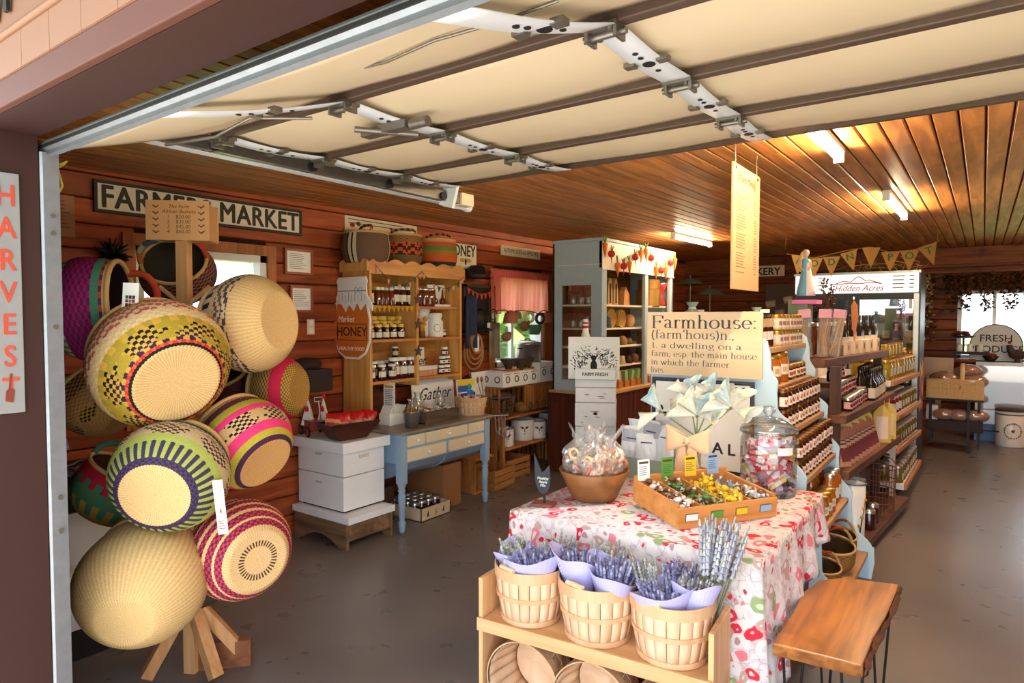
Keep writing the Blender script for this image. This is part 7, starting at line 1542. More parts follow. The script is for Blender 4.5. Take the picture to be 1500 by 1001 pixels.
# ------------------------------------------------------------------ pale blue stepped shelf unit of jams
m_sb = plain('pale_sky_blue_paint', (188, 214, 228), 0.5, var=.04); m_swd = wood('pale_brown_shelf', (170, 124, 84), (204, 160, 116), 'y', 0.5, .05, 8, .06, knots=False)
UY0, UY1 = 3.50, 4.42
SZ = [.165, .475, .742, .995, 1.215, 1.415]; SX = [-.53, -.64, -.715, -.785, -.86, -.895]
un = thing('blue_shelf_unit', 'pale blue stepped shelf unit with wavy ends full of jam jars', 'shelf', (-1.05, 3.96, 0))
def wavy():
    pts = [(-1.53, 0), (SX[0] + .02, 0), (SX[0] + .035, .10), (SX[0] + .03, SZ[0] + .03)]
    for i in range(5):
        za, zb = SZ[i] + .03, SZ[i + 1] + .02; xa_, xb_ = SX[i] + .02, SX[i + 1] + .02
        for k in range(9):
            t = k / 8; s_ = t * t * (3 - 2 * t); pts.append((xa_ + (xb_ - xa_) * s_ - .008 * math.sin(math.pi * t), za + (zb - za) * (t * .45)))
        pts.append((xb_ - .004, zb - .05))
    pts += [(SX[5] + .0, 1.45), (SX[5] - .04, 1.485), (SX[5] - .10, 1.50), (-1.53, 1.50)]
    return pts
for y in (UY0 - .02, UY1 - .02): part(MB().prism(wavy(), 'y', y, y + .02), 'end_panel', m_sb, un, world=True, bevel=.002)
part(MB().box(-1.24, -1.22, UY0, UY1 - .02, 0.05, 1.5), 'back_panel', m_sb, un, world=True)
for z, x_ in zip(SZ, SX): part(MB().box(-1.22, x_, UY0, UY1 - .02, z - .028, z), 'shelf', m_swd, un, world=True, bevel=.003)
def rowY(kind, x_, y0, y1, z, n, lab, grp, sc=1.0, a=0.0, jit=.003):
    for i in range(n):
        y = y0 + (y1 - y0) * i / max(1, n - 1)
        kind.put((x_ + rnd(-jit, jit), y, z), a + rnd(-.15, .15), (ORD[i] + ' from the near end, ' if n > 1 else '') + lab, grp, sc)
LA_ = (-2.0, 0.9)
K_jam = jar_kind('jam_jar', .0295, .088, m_jam, plain('bronze_lid', (124, 84, 40), .35, .7), LCR, lab=(.16, .70), lab_a=(-1.75, .55), dot=CH, neck=.82)
K_hon = jar_kind('honey_jar', .050, .125, m_honey, m_gold, LCR, lab=(.30, .68), lab_a=(-1.7, .3), dot=[(206, 170, 120)])
K_chut = jar_kind('chutney_jar', .036, .062, m_jam, m_gold, LCR, lab=(.22, .8), lab_a=LA_, dot=[(190, 110, 40), (170, 60, 40)])
K_purp = jar_kind('relish_jar', .036, .072, plain('pale_relish', (196, 180, 120), 0.2, coat=.5), m_gold, (206, 200, 190), lab=(.2, .85), lab_a=LA_, dot=[(150, 110, 170), (200, 70, 60), (110, 140, 70)])
K_syr = Kind('syrup_bottle', 'bottle', MB().lathe([(.001, 0), (.020, 0), (.021, .006), (.021, .10), (.009, .13), (.009, .16)], 12), m_jam, [('cap', MB().lathe([(.010, .155), (.010, .175), (.001, .176)], 10), m_blid), ('label', MB().lathe([(.0213, .04), (.0213, .085)], 10, ang=LA_, col=(232, 206, 206)), m_vc), ('kraft_tag', MB().obox((.016, -.022, .13), (.003, .034, .045), Matrix.Rotation(.5, 3, 'X') @ Matrix.Rotation(-.7, 3, 'Z'), (206, 170, 130)), m_vc)])
# top shelf
rowY(K_syr, -.96, UY0 + .04, UY0 + .27, SZ[5], 6, 'dark syrup bottle with kraft tag on the top jam shelf', 'syrup bottles on the top jam shelf')
rowY(K_syr, -1.02, UY0 + .04, UY0 + .27, SZ[5], 6, 'syrup bottle in the back row of the top jam shelf', 'back syrup bottles on the top jam shelf')
rowY(K_purp, -.945, UY0 + .36, UY1 - .08, SZ[5], 7, 'relish jar in the bottom tier of the top jam shelf', 'relish jars, bottom tier'); rowY(K_purp, -.945, UY0 + .36, UY1 - .08, SZ[5] + .09, 7, 'relish jar in the upper tier of the top jam shelf', 'relish jars, upper tier')
# second shelf
for k, (y, s_) in enumerate(((.08, .95), (.20, 1.15), (.36, 1.2), (.30, .9))): K_hon.put((-.935 if k != 3 else -1.04, UY0 + y, SZ[4]), 0, ['small honey jar at the near end of the second jam shelf', 'big amber honey jar, second along the second jam shelf', 'big amber honey jar, third along the second jam shelf', 'amber honey jar at the back of the second jam shelf'][k], None, s_)
rowY(K_chut, -.925, UY0 + .50, UY1 - .07, SZ[4], 5, 'dark chutney jar on the second jam shelf', 'chutney jars on the second jam shelf', 1.15)
for si, nm in ((3, 'third'), (2, 'fourth')):
    for tier, dz in (('bottom', 0), ('upper', .108)):
        rowY(K_jam, SX[si] - .045, UY0 + .045, UY1 - .07, SZ[si] + dz, 11, 'cherry jam jar, %s tier of the %s jam shelf' % (tier, nm), 'cherry jam, %s tier, %s shelf' % (tier, nm), 1.02)
        rowY(K_jam, SX[si] - .115, UY0 + .045, UY1 - .07, SZ[si] + dz, 11, 'jam jar behind, %s tier of the %s jam shelf' % (tier, nm), 'back jam, %s tier, %s shelf' % (tier, nm), 1.02)
# fifth shelf: golden jars and swing top bottles
for k in range(5): K_hon.put((SX[1] - .06, UY0 + .12 + .105 * k, SZ[1]), 0, ORD[k] + ' from the near end, amber honey jar on the fifth jam shelf', 'honey jars on the fifth jam shelf', .95)
for k in range(4): K_hon.put((SX[1] - .17, UY0 + .14 + .11 * k, SZ[1]), 0, ORD[k] + ' from the near end, honey jar at the back of the fifth jam shelf', 'back honey jars on the fifth jam shelf', .95)
K_tall = jar_kind('tall_honey_jar', .038, .17, m_honey, m_slid, LCR, lab=(.18, .55), lab_a=(-1.7, .4), neck=.75)
rowY(K_tall, SX[1] - .07, UY0 + .66, UY1 - .07, SZ[1], 3, 'tall silver lidded honey jar on the fifth jam shelf', 'tall honey jars on the fifth jam shelf')
for k in range(4): K_tall.put((SX[1] - .16, UY0 + .60 + .085 * k, SZ[1]), 0, ORD[k] + ' from the near end, tall honey jar at the back of the fifth jam shelf', 'back tall honey jars', 1)
# small brown baskets on the lowest shelf
for k, (y, r_, x_) in enumerate(((.20, .095, -.66), (.47, .125, -.665), (.74, .11, -.68))):
    b_ = bolga('small_basket', ['small brown rush basket nearest us', 'largest brown rush basket in the middle', 'brown rush basket furthest back'][k] + ' on the lowest shelf of the blue unit', Vector((x_, UY0 + y, SZ[0] + r_ * .62)), r_, (.12, -.15, 1), [(0, .9, chk((166, 118, 64), (140, 96, 50), 1, 1)), (.9, 1.01, chk((130, 88, 46), (170, 124, 70), 2, 1))], handle=None, H=r_ * 1.2, depth_in=(84, 58, 34), group='small rush baskets', n=60, ns=30, mouth=.95)
    q = r_ * .93; part(MB().tube([(q * math.cos(t), .02 * math.sin(t * 2), r_ * 1.2 + r_ * .75 * math.sin(t)) for t in np.linspace(0, math.pi, 14)], r_ * .07, 8, [(190, 146, 90)] * 4 + [(170, 64, 36)] * 4 + [(190, 146, 90)] * 5), 'handle', m_weave, b_)
tgm = on_z(1222, 840, .22); solo(MB().obox((tgm.x, tgm.y, SZ[0] + .012), (.07, .09, .002), Matrix.Rotation(.5, 3, 'Z')), 'paper_tag', plain('tan_tag', (214, 180, 150), 0.7), 'blank tan tag lying before the small rush baskets', 'tag')
# glass vase / bundle on top of the blue unit
for k, (px, py, lab) in enumerate(((1014, 452, 'pale green fabric wrapped bundle above the Farmhouse sign'), (1108, 455, 'small grey green wrapped jar above the right end of the Farmhouse sign'))):
    c = on_y(px, py + 8, 3.75); c.z = 1.50; q = 1.0 if k == 0 else .8
    t_ = thing('wrapped_jar', lab, 'jar', c); part(MB().lathe([(.001, 0), (.055 * q, 0), (.065 * q, .05 * q), (.055 * q, .10 * q), (.02 * q, .125 * q), (.018 * q, .135 * q), (.035 * q, .165 * q)], 20, ripple=.002), 'wrap', plain('pale_green_cloth', (150, 172, 166), 0.8), t_); part(MB().tube([(.02 * q * math.cos(t), .02 * q * math.sin(t), .13 * q) for t in np.linspace(0, 6.28, 13)[:-1]], .004, 6, None, True).box(.02, .07, -.004, .004, .10, .12), 'tie', m_paper, t_)
for k in range(4):
    c = on_y(1062 + 13 * k, 456, 3.9); c.z = 1.50; gz = .075
    t_ = thing('drinking_glass', ORD[k] + ' from the left, clear glass standing on top of the blue unit', 'glass', c, group='clear glasses on the blue unit'); part(MB().lathe([(.001, 0), (.022, 0), (.026, gz), (.024, gz), (.02, .006), (.001, .006)], 16), 'glass', m_glassjar, t_)
part(MB().box(-1.53, -.99, UY0 - .02, UY1, 1.485, 1.50), 'top_board', m_sb, un, world=True, bevel=.002)
# figurine, paper rolls, pink wrapped sticks on the brown unit further back
# ------------------------------------------------------------------ brown shelf unit
m_bw = wood('dark_brown_unit', (84, 50, 34), (124, 80, 56), 'y', 0.5, .05, 8, .08); m_bz = wood('dark_brown_post', (64, 38, 28), (96, 62, 44), 'z', 0.5, .05, 8, .08)
VY0, VY1 = 4.56, 6.22
bu2 = thing('brown_shelf_unit', 'dark brown shelf unit of bottles, tins and paper bags in the aisle', 'shelf', (-1.0, 5.4, 0))
BS = [(.10, -.60, -.46), (.60, -.665, -.53), (.955, -.685, -.58), (1.305, -.815, -.625)]
for z, xn, xf_ in BS: part(MB().prism([(-1.35, VY0), (xn, VY0), (xf_, VY1), (-1.35, VY1)], 'z', z - .055, z), 'shelf', m_bw, bu2, world=True, bevel=.004)
part(MB().box(-1.37, -1.35, VY0, VY1, 0, 1.305), 'back_panel', m_bz, bu2, world=True)
for xx, yy in ((-.76, VY0 + .06), (-.70, VY1 - .06), (-1.3, VY0 + .06), (-1.3, VY1 - .06)): part(MB().box(xx - .03, xx + .03, yy - .03, yy + .03, 0, 1.26), 'post', m_bz, bu2, world=True, bevel=.003)
part(MB().box(-.60, -.56, VY1 - .06, VY1 - .02, .1, .58), 'front_post', plain('pale_post', (220, 200, 184), 0.6), bu2, world=True)
def bxf(i, y, off): # x on shelf i at depth y, set back from the front edge
    z, xn, xf_ = BS[i]; return xn + (xf_ - xn) * (y - VY0) / (VY1 - VY0) - off
# top: stiff pink wrapped pretzel sticks, bottle carriers, soaps
pkm = thing('wrapped_sticks', 'two cellophane packs of gold sticks with pink paper tops', 'sweets', (bxf(3, 4.78, .10), 4.78, 1.306))
for k, (dx, dy, tilt) in enumerate(((-.06, -.08, -.10), (.02, .0, .02), (.07, .10, .10))):
    Rm = Matrix.Rotation(tilt, 4, 'Y') @ Matrix.Rotation(-.15, 4, 'X'); sg = MB()
    for j in range(8): sg.cyl((rnd(-.028, .028), rnd(-.012, .012), 0.01), (rnd(-.03, .03), rnd(-.014, .014), .27), .0055, n=6, col=random.choice([(206, 140, 60), (226, 170, 90), (190, 120, 50)]))
    part(sg.xf(T3(dx, dy, 0) @ Rm), 'sticks', m_vcg, pkm); part(MB().box(-.034, .034, -.020, .020, 0, .30).xf(T3(dx, dy, 0) @ Rm), 'wrapper', m_cello, pkm); part(MB().box(-.038, .038, -.022, .022, .265, .325).xf(T3(dx, dy, 0) @ Rm), 'pink_top', plain('pink_paper', (236, 170, 190), 0.6), pkm, bevel=.004)
c = on_y(1180, 437, 4.95)
pb2 = board_sign('pink_box', 'flat bright pink box under the figurine', 'box', frame_m((c.x, 5.0, c.z - .012), (1, 0, 0), (0, -1, 0.001)), .16, .2, .03, plain('hot_pink', (236, 120, 176), 0.5))
solo(MB().box(c.x - .11, c.x + .02, 4.92, 5.1, 1.306, c.z - .012), 'tall_carton', plain('mint_carton', (120, 140, 110), 0.6), 'green and pink printed carton supporting the pink box', 'carton', bevel=.003)
# generic figurine with a long gown
fg = thing('figurine', 'small figurine of a fair haired woman in a long blue and white gown', 'figurine', (c.x - .01, 5.0, c.z + .018))
FH = abs(on_y(1175, 370, 5.0).z - on_y(1175, 437, 5.0).z); u_ = FH
part(MB().lathe([(.001, 0), (.19 * u_, 0), (.17 * u_, .15 * u_), (.12 * u_, .40 * u_), (.075 * u_, .60 * u_), (.09 * u_, .70 * u_), (.085 * u_, .78 * u_), (.035 * u_, .82 * u_)], 24, ripple=.0015), 'gown', plain('pale_blue_gown', (126, 178, 204), 0.6), fg)
part(MB().lathe([(.196 * u_, 0), (.175 * u_, .15 * u_), (.125 * u_, .40 * u_), (.09 * u_, .62 * u_), (.098 * u_, .72 * u_)], 12, ang=(-1.3, .6)), 'white_panel', plain('white_lace', (236, 226, 226), 0.7), fg, solid=.002)
part(MB().lathe([(.001, .80 * u_), (.028 * u_, .80 * u_), (.028 * u_, .86 * u_), (.055 * u_, .88 * u_), (.062 * u_, .93 * u_), (.05 * u_, .98 * u_), (.001, 1.0 * u_)], 16), 'head', plain('doll_skin', (232, 190, 160), 0.5), fg)
part(MB().ball((-.015 * u_, .01, .94 * u_), .075 * u_, 14, 10, None, (1, 1, 1)).tube([(-.05 * u_, .01, .95 * u_), (-.10 * u_, .01, .82 * u_), (-.12 * u_, .0, .66 * u_), (-.10 * u_, -.005, .52 * u_)], [.06 * u_, .055 * u_, .05 * u_, .015 * u_], 10), 'hair', plain('fair_hair', (226, 184, 120), 0.6), fg)
part(MB().tube([(.085 * u_, -.01, .74 * u_), (.11 * u_, -.04 * u_, .62 * u_), (.05 * u_, -.10 * u_, .56 * u_)], [.026 * u_, .022 * u_, .018 * u_], 8).tube([(-.085 * u_, -.01, .74 * u_), (-.11 * u_, -.04 * u_, .62 * u_), (-.03 * u_, -.10 * u_, .56 * u_)], [.026 * u_, .022 * u_, .018 * u_], 8), 'arm', MATS['doll_skin'], fg)
m_dgl = plain('dark_glass', (34, 30, 24), 0.1, coat=.7)
K_ext = Kind('extract_bottle', 'bottle', MB().lathe([(.001, 0), (.026, 0), (.028, .006), (.028, .10), (.011, .13), (.011, .165)], 12), m_dgl, [('cap', MB().lathe([(.013, .16), (.013, .185), (.001, .187)], 10), m_blid), ('label', MB().lathe([(.0285, .015), (.0285, .075)], 10, ang=LA_, col=(232, 214, 190)), m_vc)])
for k in range(5):
    y = 5.15 + .2 * k; x_ = bxf(3, y, .07)
    cr = thing('bottle_carrier', ORD[k] + ' from the near end, cream card carrier of dark bottles on the brown unit top', 'carton', (x_, y, 1.306), 0, 'card bottle carriers')
    part(MB().box(-.05, .05, -.085, .085, 0, .10), 'card', plain('cream_card', (224, 200, 170), 0.7), cr, bevel=.002); part(MB().ball((.051, 0, .055), .02, 8, 6, (110, 60, 40), (.1, 1, 1.2)).ball((0, -.086, .055), .018, 8, 6, (110, 60, 40), (1, .1, 1.2)), 'print', m_vc, cr)
    for j in (-.04, .04): K_ext.put((x_, y + j, 1.33), 0, ORD[2 * k + (j > 0)] + NE + 'dark bottle standing in the card carriers', 'bottles in card carriers', 1.4)
for k, (y, cl_) in enumerate(((4.98, (176, 110, 66)), (5.02, (90, 150, 70)), (5.06, (190, 80, 90)))): solo(MB().box(bxf(3, y, .03) - .05, bxf(3, y, .03), y - .02, y + .018, 1.306, 1.38, cl_), 'soap_box', m_vc, ['brown', 'green', 'rose'][k] + ' little soap box at the front edge of the brown unit top', 'box', bevel=.002)
for k in range(6):
    y = 5.0 + .2 * k; x_ = bxf(3, y, .24); J_qm.put((x_, y, 1.306), 0, ORD[k] + ' from the near end, tall dark jar at the back of the brown unit top', 'tall back jars on the brown unit', (1, 1, 1.4))
ws = thing('wooden_spurtle', 'orange wooden spatula standing upright among the jars on the brown unit', 'spatula', on_y(1250, 488, 5.3)); part(MB().prism([(-.012, -.12), (.012, -.12), (.016, .02), (.030, .10), (.024, .20), (.0, .235), (-.018, .20), (-.010, .08)], 'y', -.006, .006), 'blade', plain('orange_wood', (214, 130, 66), 0.5), ws, bevel=.002)
dr = thing('seed_spikes', 'two dark dried seed spikes standing behind the pink topped sweets', 'dried flowers', on_y(1212, 440, 5.2)); 
for dx, h_ in ((-.02, .16), (.03, .12)):
    mb = MB()
    for k in range(50): mb.ball((dx + rnd(-.022, .022), rnd(-.02, .02), rnd(-.05, h_)), .007, 6, 4, random.choice([(96, 44, 24), (70, 30, 20)]))
    part(mb, 'seed_spike', m_vc, dr)['kind'] = 'stuff'
part(MB().cyl((0, 0, -.16), (0, 0, .0), .012), 'stem', m_bark, dr)
# second shelf: silver lidded jars, dropper bottles, dark jars with pink labels
K_pink = jar_kind('salsa_jar', .034, .075, plain('dark_salsa', (50, 18, 16), 0.15, coat=.5), m_slid, (226, 170, 160), lab=(.2, .8), lab_a=LA_, dot=[(170, 50, 60), (60, 30, 30)])
rowY(K_pink, bxf(2, 5.0, .06), 4.80, 5.42, .956, 9, 'pink label jar, bottom tier, brown unit middle shelf', 'pink label jars, bottom tier', 1, 0); rowY(K_pink, bxf(2, 5.0, .13), 4.80, 5.42, 1.048, 9, 'pink label jar, upper tier, brown unit middle shelf', 'pink label jars, upper tier', 1.05)
for k in range(3): K_pink.put((bxf(2, 5, .16), 4.84 + .13 * k, 1.14), 0, ORD[k] + ' from the near end, silver lidded jar topping the pink label stack', 'jars topping the stack', 1.05)
rowY(K_ext, bxf(2, 5.75, .055), 5.50, 6.05, .956, 7, 'dark dropper bottle with white label on the middle shelf', 'dropper bottles on the middle shelf', 1.25); rowY(K_ext, bxf(2, 5.75, .13), 5.50, 6.05, .956, 7, 'dropper bottle in the back row of the middle shelf', 'back dropper bottles', 1.35)
# third shelf: kraft popcorn bags and yellow cartons
K_bag = None
for rw in range(2):
    for k in range(9):
        y = 4.70 + .105 * k; x_ = bxf(1, y, .05 + .10 * rw); M = frame_m((x_, y, .602 + .0), (.25, -1 * .9, 0), (-.35, -.05, 1)); M = frame_m((x_, y, .602), (.55, .8, 0), (-.30, .15, 1))
        q = snackbag('kraft_bag', M, .10, .235, [(214, 160, 136), (206, 148, 124), (226, 184, 156), (196, 136, 112)], ORD[k] + ' from the near end, tan printed paper bag, ' + ['front', 'back'][rw] + ' row', 'printed paper bags, %s row' % ['front', 'back'][rw], 'bag', .016)
        if rw == 0: part(MB().box(-.035, .035, .03, .12, .0165, .0175, (120, 60, 64)).box(-.03, .03, .14, .15, .0165, .0175, (90, 50, 60)).box(-.03, .03, .165, .17, .0165, .0175, (90, 50, 60)), 'print', m_vc, q)
K_yc = Kind('gable_carton', 'carton', MB().prism([(-.045, 0), (.045, 0), (.045, .16), (0, .21), (-.045, .16)], 'y', -.04, .04), plain('yellow_carton', (222, 190, 96), 0.6), [('front_window', MB().box(-.03, .03, -.042, -.04, .02, .14), plain('pale_label', (236, 214, 196), 0.6)), ('ridge', MB().box(-.01, .01, -.04, .04, .20, .225), plain('orange_ridge', (206, 120, 66), 0.6))])
for k in range(6): K_yc.put((bxf(1, 5.0 + .2 * k, .17 if k < 4 else .08), 5.02 + .2 * k, .602), .5, ORD[k] + ' from the near end, yellow gabled carton on the lower brown shelf', 'yellow gabled cartons', 1.45)
# bottom: white enamel cylinders, dark jars, wire basket
for k, (y, x_) in enumerate(((4.72, -.66), (4.92, -.69))):
    c = (x_, y, .101); t_ = thing('enamel_canister', ['near', 'far'][k] + ' tall white enamel canister with yellow wildflowers on the floor shelf', 'canister', c); h_ = .40 if k == 0 else .38
    part(MB().lathe([(.001, 0), (.068, 0), (.07, .01), (.072, h_), (.064, h_), (.062, .02)], 26), 'can', m_en, t_); part(MB().tube([(.073 * math.cos(t), .073 * math.sin(t), h_) for t in np.linspace(0, 6.28, 25)[:-1]], .005, 6, None, True), 'rim', m_tinrim, t_)
    fl_ = MB()
    for j in range(5):
        a_ = -1.1 + .22 * j; z = .08 + .055 * j; fl_.ball((.073 * math.cos(a_), .073 * math.sin(a_), z), .012, 8, 5, (206, 150, 30)); fl_.cyl((.073 * math.cos(-.9), .073 * math.sin(-.9), .03), (.0735 * math.cos(a_), .0735 * math.sin(a_), z), .0022, n=5, col=(70, 70, 66))
    part(fl_, 'flower_print', m_vc, t_)
rowY(J_dark, -.62, 5.12, 5.30, .101, 2, 'dark jar beside the enamel canisters on the floor shelf', 'dark jars on the floor shelf', 1.3)
wk = thing('wire_crate', 'red-brown wire basket on the floor shelf of the brown unit', 'basket', (-.62, 5.62, .101))
for k in range(16):
    a_ = 6.283 * k / 16; part(MB().cyl((.11 * math.cos(a_), .11 * math.sin(a_), 0), (.12 * math.cos(a_), .12 * math.sin(a_), .34), .003, n=5), 'wire', plain('red_brown_wire', (130, 76, 62), 0.5, .3), wk)
for z in (.0, .08, .17, .25, .34): part(MB().tube([((.11 + .01 * z / .34) * math.cos(t), (.11 + .01 * z / .34) * math.sin(t), z) for t in np.linspace(0, 6.28, 25)[:-1]], .004, 6, None, True), 'ring', MATS['red_brown_wire'], wk)
part(MB().tube([(.12 * math.cos(t), 0, .34 + .10 * math.sin(t)) for t in np.linspace(0, 3.14, 13)], .004, 6), 'handle', MATS['red_brown_wire'], wk)
# ------------------------------------------------------------------ white shelf unit of pickles
PY0, PY1 = 6.40, 7.62
wu = thing('white_shelf_unit', 'white shelf unit with wooden edges full of pickle jars before the fridge', 'shelf', (-.95, 7.0, 0)); m_ws = plain('white_shelf_paint', (236, 230, 226), 0.5, var=.03); m_edge = wood('rounded_edge', (170, 110, 72), (200, 140, 96), 'y', 0.5, .04, 8, .05)
PS = [(.155, -.50, -.475), (.455, -.565, -.48), (.74, -.57, -.486), (1.03, -.615, -.51)]
for z, xn, xf_ in PS:
    s_ = part(MB().prism([(-1.2, PY0), (xn - .012, PY0), (xf_ - .012, PY1), (-1.2, PY1)], 'z', z - .05, z), 'shelf', m_ws, wu, world=True, bevel=.004); part(MB().beam((xn - .004, PY0, z - .022), (xf_ - .004, PY1, z - .022), .03, .05), 'edge_strip', m_edge, s_, world=True, bevel=.008)
part(MB().box(-1.22, -1.2, PY0, PY1, 0, 1.2), 'back_panel', m_ws, wu, world=True)
for y in (PY0 + .03, PY1 - .03): part(MB().box(-.95, -.90, y - .02, y + .02, 0, 1.02), 'upright', m_ws, wu, world=True)
m_pick = plain('yellow_pickle', (150, 124, 30), 0.12, var=.35, scale=60, coat=.6); m_gpick = plain('green_pickle', (104, 96, 26), 0.12, var=.4, scale=60, coat=.6); m_beet = plain('beet_red', (110, 24, 20), 0.12, coat=.6)
K_pk = jar_kind('pickle_jar', .048, .13, m_pick, m_gold, (196, 196, 190), lab=(.25, .65), lab_a=(-.6, .9)); K_gp = jar_kind('pickle_jar', .042, .12, m_gpick, m_slid, (206, 200, 190), lab=(.25, .65), lab_a=(-.6, .9)); K_bt = jar_kind('beet_jar', .042, .12, m_beet, m_slid, (206, 206, 214), lab=(.2, .7), lab_a=(-2.2, .9))
def pxf(i, y, off): z, xn, xf_ = PS[i]; return xn + (xf_ - xn) * (y - PY0) / (PY1 - PY0) - off
SHN = ['lowest', 'second', 'third', 'top']
for i in range(4):
    for rw in range(3):
        n = 9 if i else 9
        for k in range(n):
            y = PY0 + .07 + (PY1 - PY0 - .14) * k / (n - 1); kd = K_pk if i == 3 else (K_bt if (i == 2 and rw < 2 and k < 3) else K_gp)
            kd.put((pxf(i, y, .07 + .105 * rw), y, PS[i][0]), rnd(-.2, .2), ORD[k] + ' from the near end, pickle jar, %s row, %s white shelf' % (['front', 'middle', 'back'][rw], SHN[i]), 'pickle jars, %s row, %s shelf' % (['front', 'middle', 'back'][rw], SHN[i]), 1.2 if i == 3 else 1.1)
for k in range(5): K_pk.put((pxf(3, 6.6 + .14 * k, .09), 6.55 + .14 * k, PS[3][0] + .19), 0, ORD[k] + ' from the near end, pickle jar stacked on the top row', 'stacked pickle jars', .8)
solo(MB().box(-.98, -.72, 6.28, 6.40, .14, 1.02), 'grey_box', plain('grey_panel', (150, 140, 130), 0.7), 'plain grey panel between the brown and white shelf units', 'panel')
# ------------------------------------------------------------------ glass door fridge
RX0, RX1, RY0, RY1, RH = -1.735, -.52, 7.83, 8.50, 2.055
m_frb = plain('fridge_black', (44, 42, 44), 0.35); m_alu = plain('aluminium_trim', (190, 188, 182), 0.3, .8)
fg2 = thing('glass_door_fridge', 'tall two door drinks fridge with a lit white header panel', 'fridge', ((RX0 + RX1) / 2, (RY0 + RY1) / 2, 0))
for b in ((RX0, RX0 + .04, RY0 + .04, RY1, 0.12, RH), (RX1 - .04, RX1, RY0 + .04, RY1, .12, RH), (RX0 + .04, RX1 - .04, RY1 - .04, RY1, .12, RH), (RX0 + .04, RX1 - .04, RY0 + .04, RY1 - .04, 1.80, RH), (RX0 + .04, RX1 - .04, RY0 + .04, RY1 - .04, .12, .24)): part(MB().box(*b), 'cabinet_wall', m_frb, fg2, world=True)
part(MB().box(RX0, RX1, RY0 + .06, RY1, 0, .12), 'kick_base', m_frb, fg2, world=True)
hd = part(MB().box(RX0 + .02, RX1 - .02, RY0 - .015, RY0 + .04, 1.83, 2.03), 'header_panel', glow('lit_header', (1, .95, .84), 0.75), fg2, world=True, bevel=.006)
part(MB().box(RX0, RX1, RY0 + .0, RY0 + .04, 2.03, RH), 'header_trim', m_alu, fg2, world=True)
cxh = (RX0 + RX1) / 2; hm = fg2
mk = frame_m((cxh - fg2.location.x + .02, RY0 - .0155 - fg2.location.y, 1.93), (1, 0, 0), (0, 0, 1)); m_rlog = plain('logo_red', (186, 40, 34), 0.6)
text('Hidden Acres', .088, m_rlog, fg2, mk @ T3(.02, -.05, 0), shear=.4, sx=.95)
lg = MB()
for pts in ([(-.22, -.005), (-.12, .03), (-.05, .02), (.0, .065), (.03, .075), (.09, .03), (.13, .035), (.24, -.005)], [(-.20, -.005), (-.06, .008), (.05, .0), (.14, .015), (.24, -.005)]): lg.tube([(a, b, 0) for a, b in pts], .0045, 5)
o = part(lg.xf(mk), 'hill_emblem', m_rlog, fg2)
m_gy = plain('grey_menu_print', (130, 126, 120), 0.7)
for s_ in (-1, 1):
    mb = MB()
    for k in range(4): mb.box(s_ * .43 - .09, s_ * .43 + .02 * rnd(0, 1), .065 - .04 * k, .075 - .04 * k, 0, .001).box(s_ * .43 + .06, s_ * .43 + .10, .065 - .04 * k, .075 - .04 * k, 0, .001)
    part(mb.xf(mk), 'menu_lines', m_gy, fg2)
xm_ = (RX0 + RX1) / 2; m_fgl = clear('fridge_glass', (.9, .93, .93), .30, .02)
for (a, b) in ((RX0 + .01, xm_ - .005), (xm_ + .005, RX1 - .01)):
    d = thing('x', None, None); bpy.data.objects.remove(d)
    pn = part(MB().box(a + .05, b - .05, RY0 + .01, RY0 + .016, .26, 1.76), 'door_pane', m_fgl, fg2, world=True)
    for q in ((a, a + .05, .2, 1.82), (b - .05, b, .2, 1.82), (a + .05, b - .05, .2, .26), (a + .05, b - .05, 1.76, 1.82)): part(MB().box(q[0], q[1], RY0 - .005, RY0 + .035, q[2], q[3]), 'door_frame', m_alu if q[0] > xm_ + .3 else m_frb, fg2, world=True, bevel=.003)
part(MB().box(xm_ - .03, xm_ - .015, RY0 - .04, RY0 - .02, .8, 1.3), 'door_handle', m_alu, fg2, world=True)
FS = [.42, .72, 1.02, 1.32]
part(MB().box(RX0 + .05, RX1 - .05, RY0 + .05, RY0 + .07, 1.77, 1.79), 'added_glow_strip', glow('added_fridge_glow', (1, .97, .92), 14), fg2, world=True)  # glowing strip added to brighten the dark fridge interior
for z in FS: part(MB().box(RX0 + .05, RX1 - .05, RY0 + .08, RY1 - .06, z - .015, z), 'fridge_shelf', m_alu, fg2, world=True)
K_drk = jar_kind('drink_bottle', .034, .17, plain('pale_drink', (206, 190, 170), 0.2, coat=.5), m_wlid, (120, 130, 150), neck=.45, shoulder=.62, cat='bottle'); K_drk2 = jar_kind('drink_bottle', .034, .17, plain('dark_drink', (60, 40, 36), 0.2, coat=.5), m_blid, (206, 180, 150), neck=.45, shoulder=.62, cat='bottle')
for zi, z in enumerate(FS[2:] + [.24 + .003]):
    for k in range(11):
        (K_drk if (k + zi) % 3 else K_drk2).put((RX0 + .12 + .097 * k, RY0 + .16, z), 0, ORD[k] + ' from the left, bottle on the %s fridge shelf' % ['upper middle', 'top', 'bottom'][zi], 'bottles on the %s fridge shelf' % ['upper middle', 'top', 'bottom'][zi])
# colourful side graphic low on the right side
sg = MB().grid(lambda u, v: (RX1 + .003, RY0 + .05 + .6 * u, .15 + .95 * v), 20, 30, colf=lambda u, v: [(70, 50, 80), (206, 130, 40), (90, 60, 110), (226, 190, 90), (60, 50, 90), (180, 80, 40)][int((v * 9 + 1.6 * math.sin(u * 5 + v * 6))) % 6] if v > .45 else (62, 54, 84), smooth=False)
part(sg, 'swirl_graphic', m_vc, fg2, world=True)
part(MB().box(RX1 - .10, RX1, RY0 - .02, RY0 + .05, .0, .10), 'foot_bracket', m_alu, fg2, world=True)
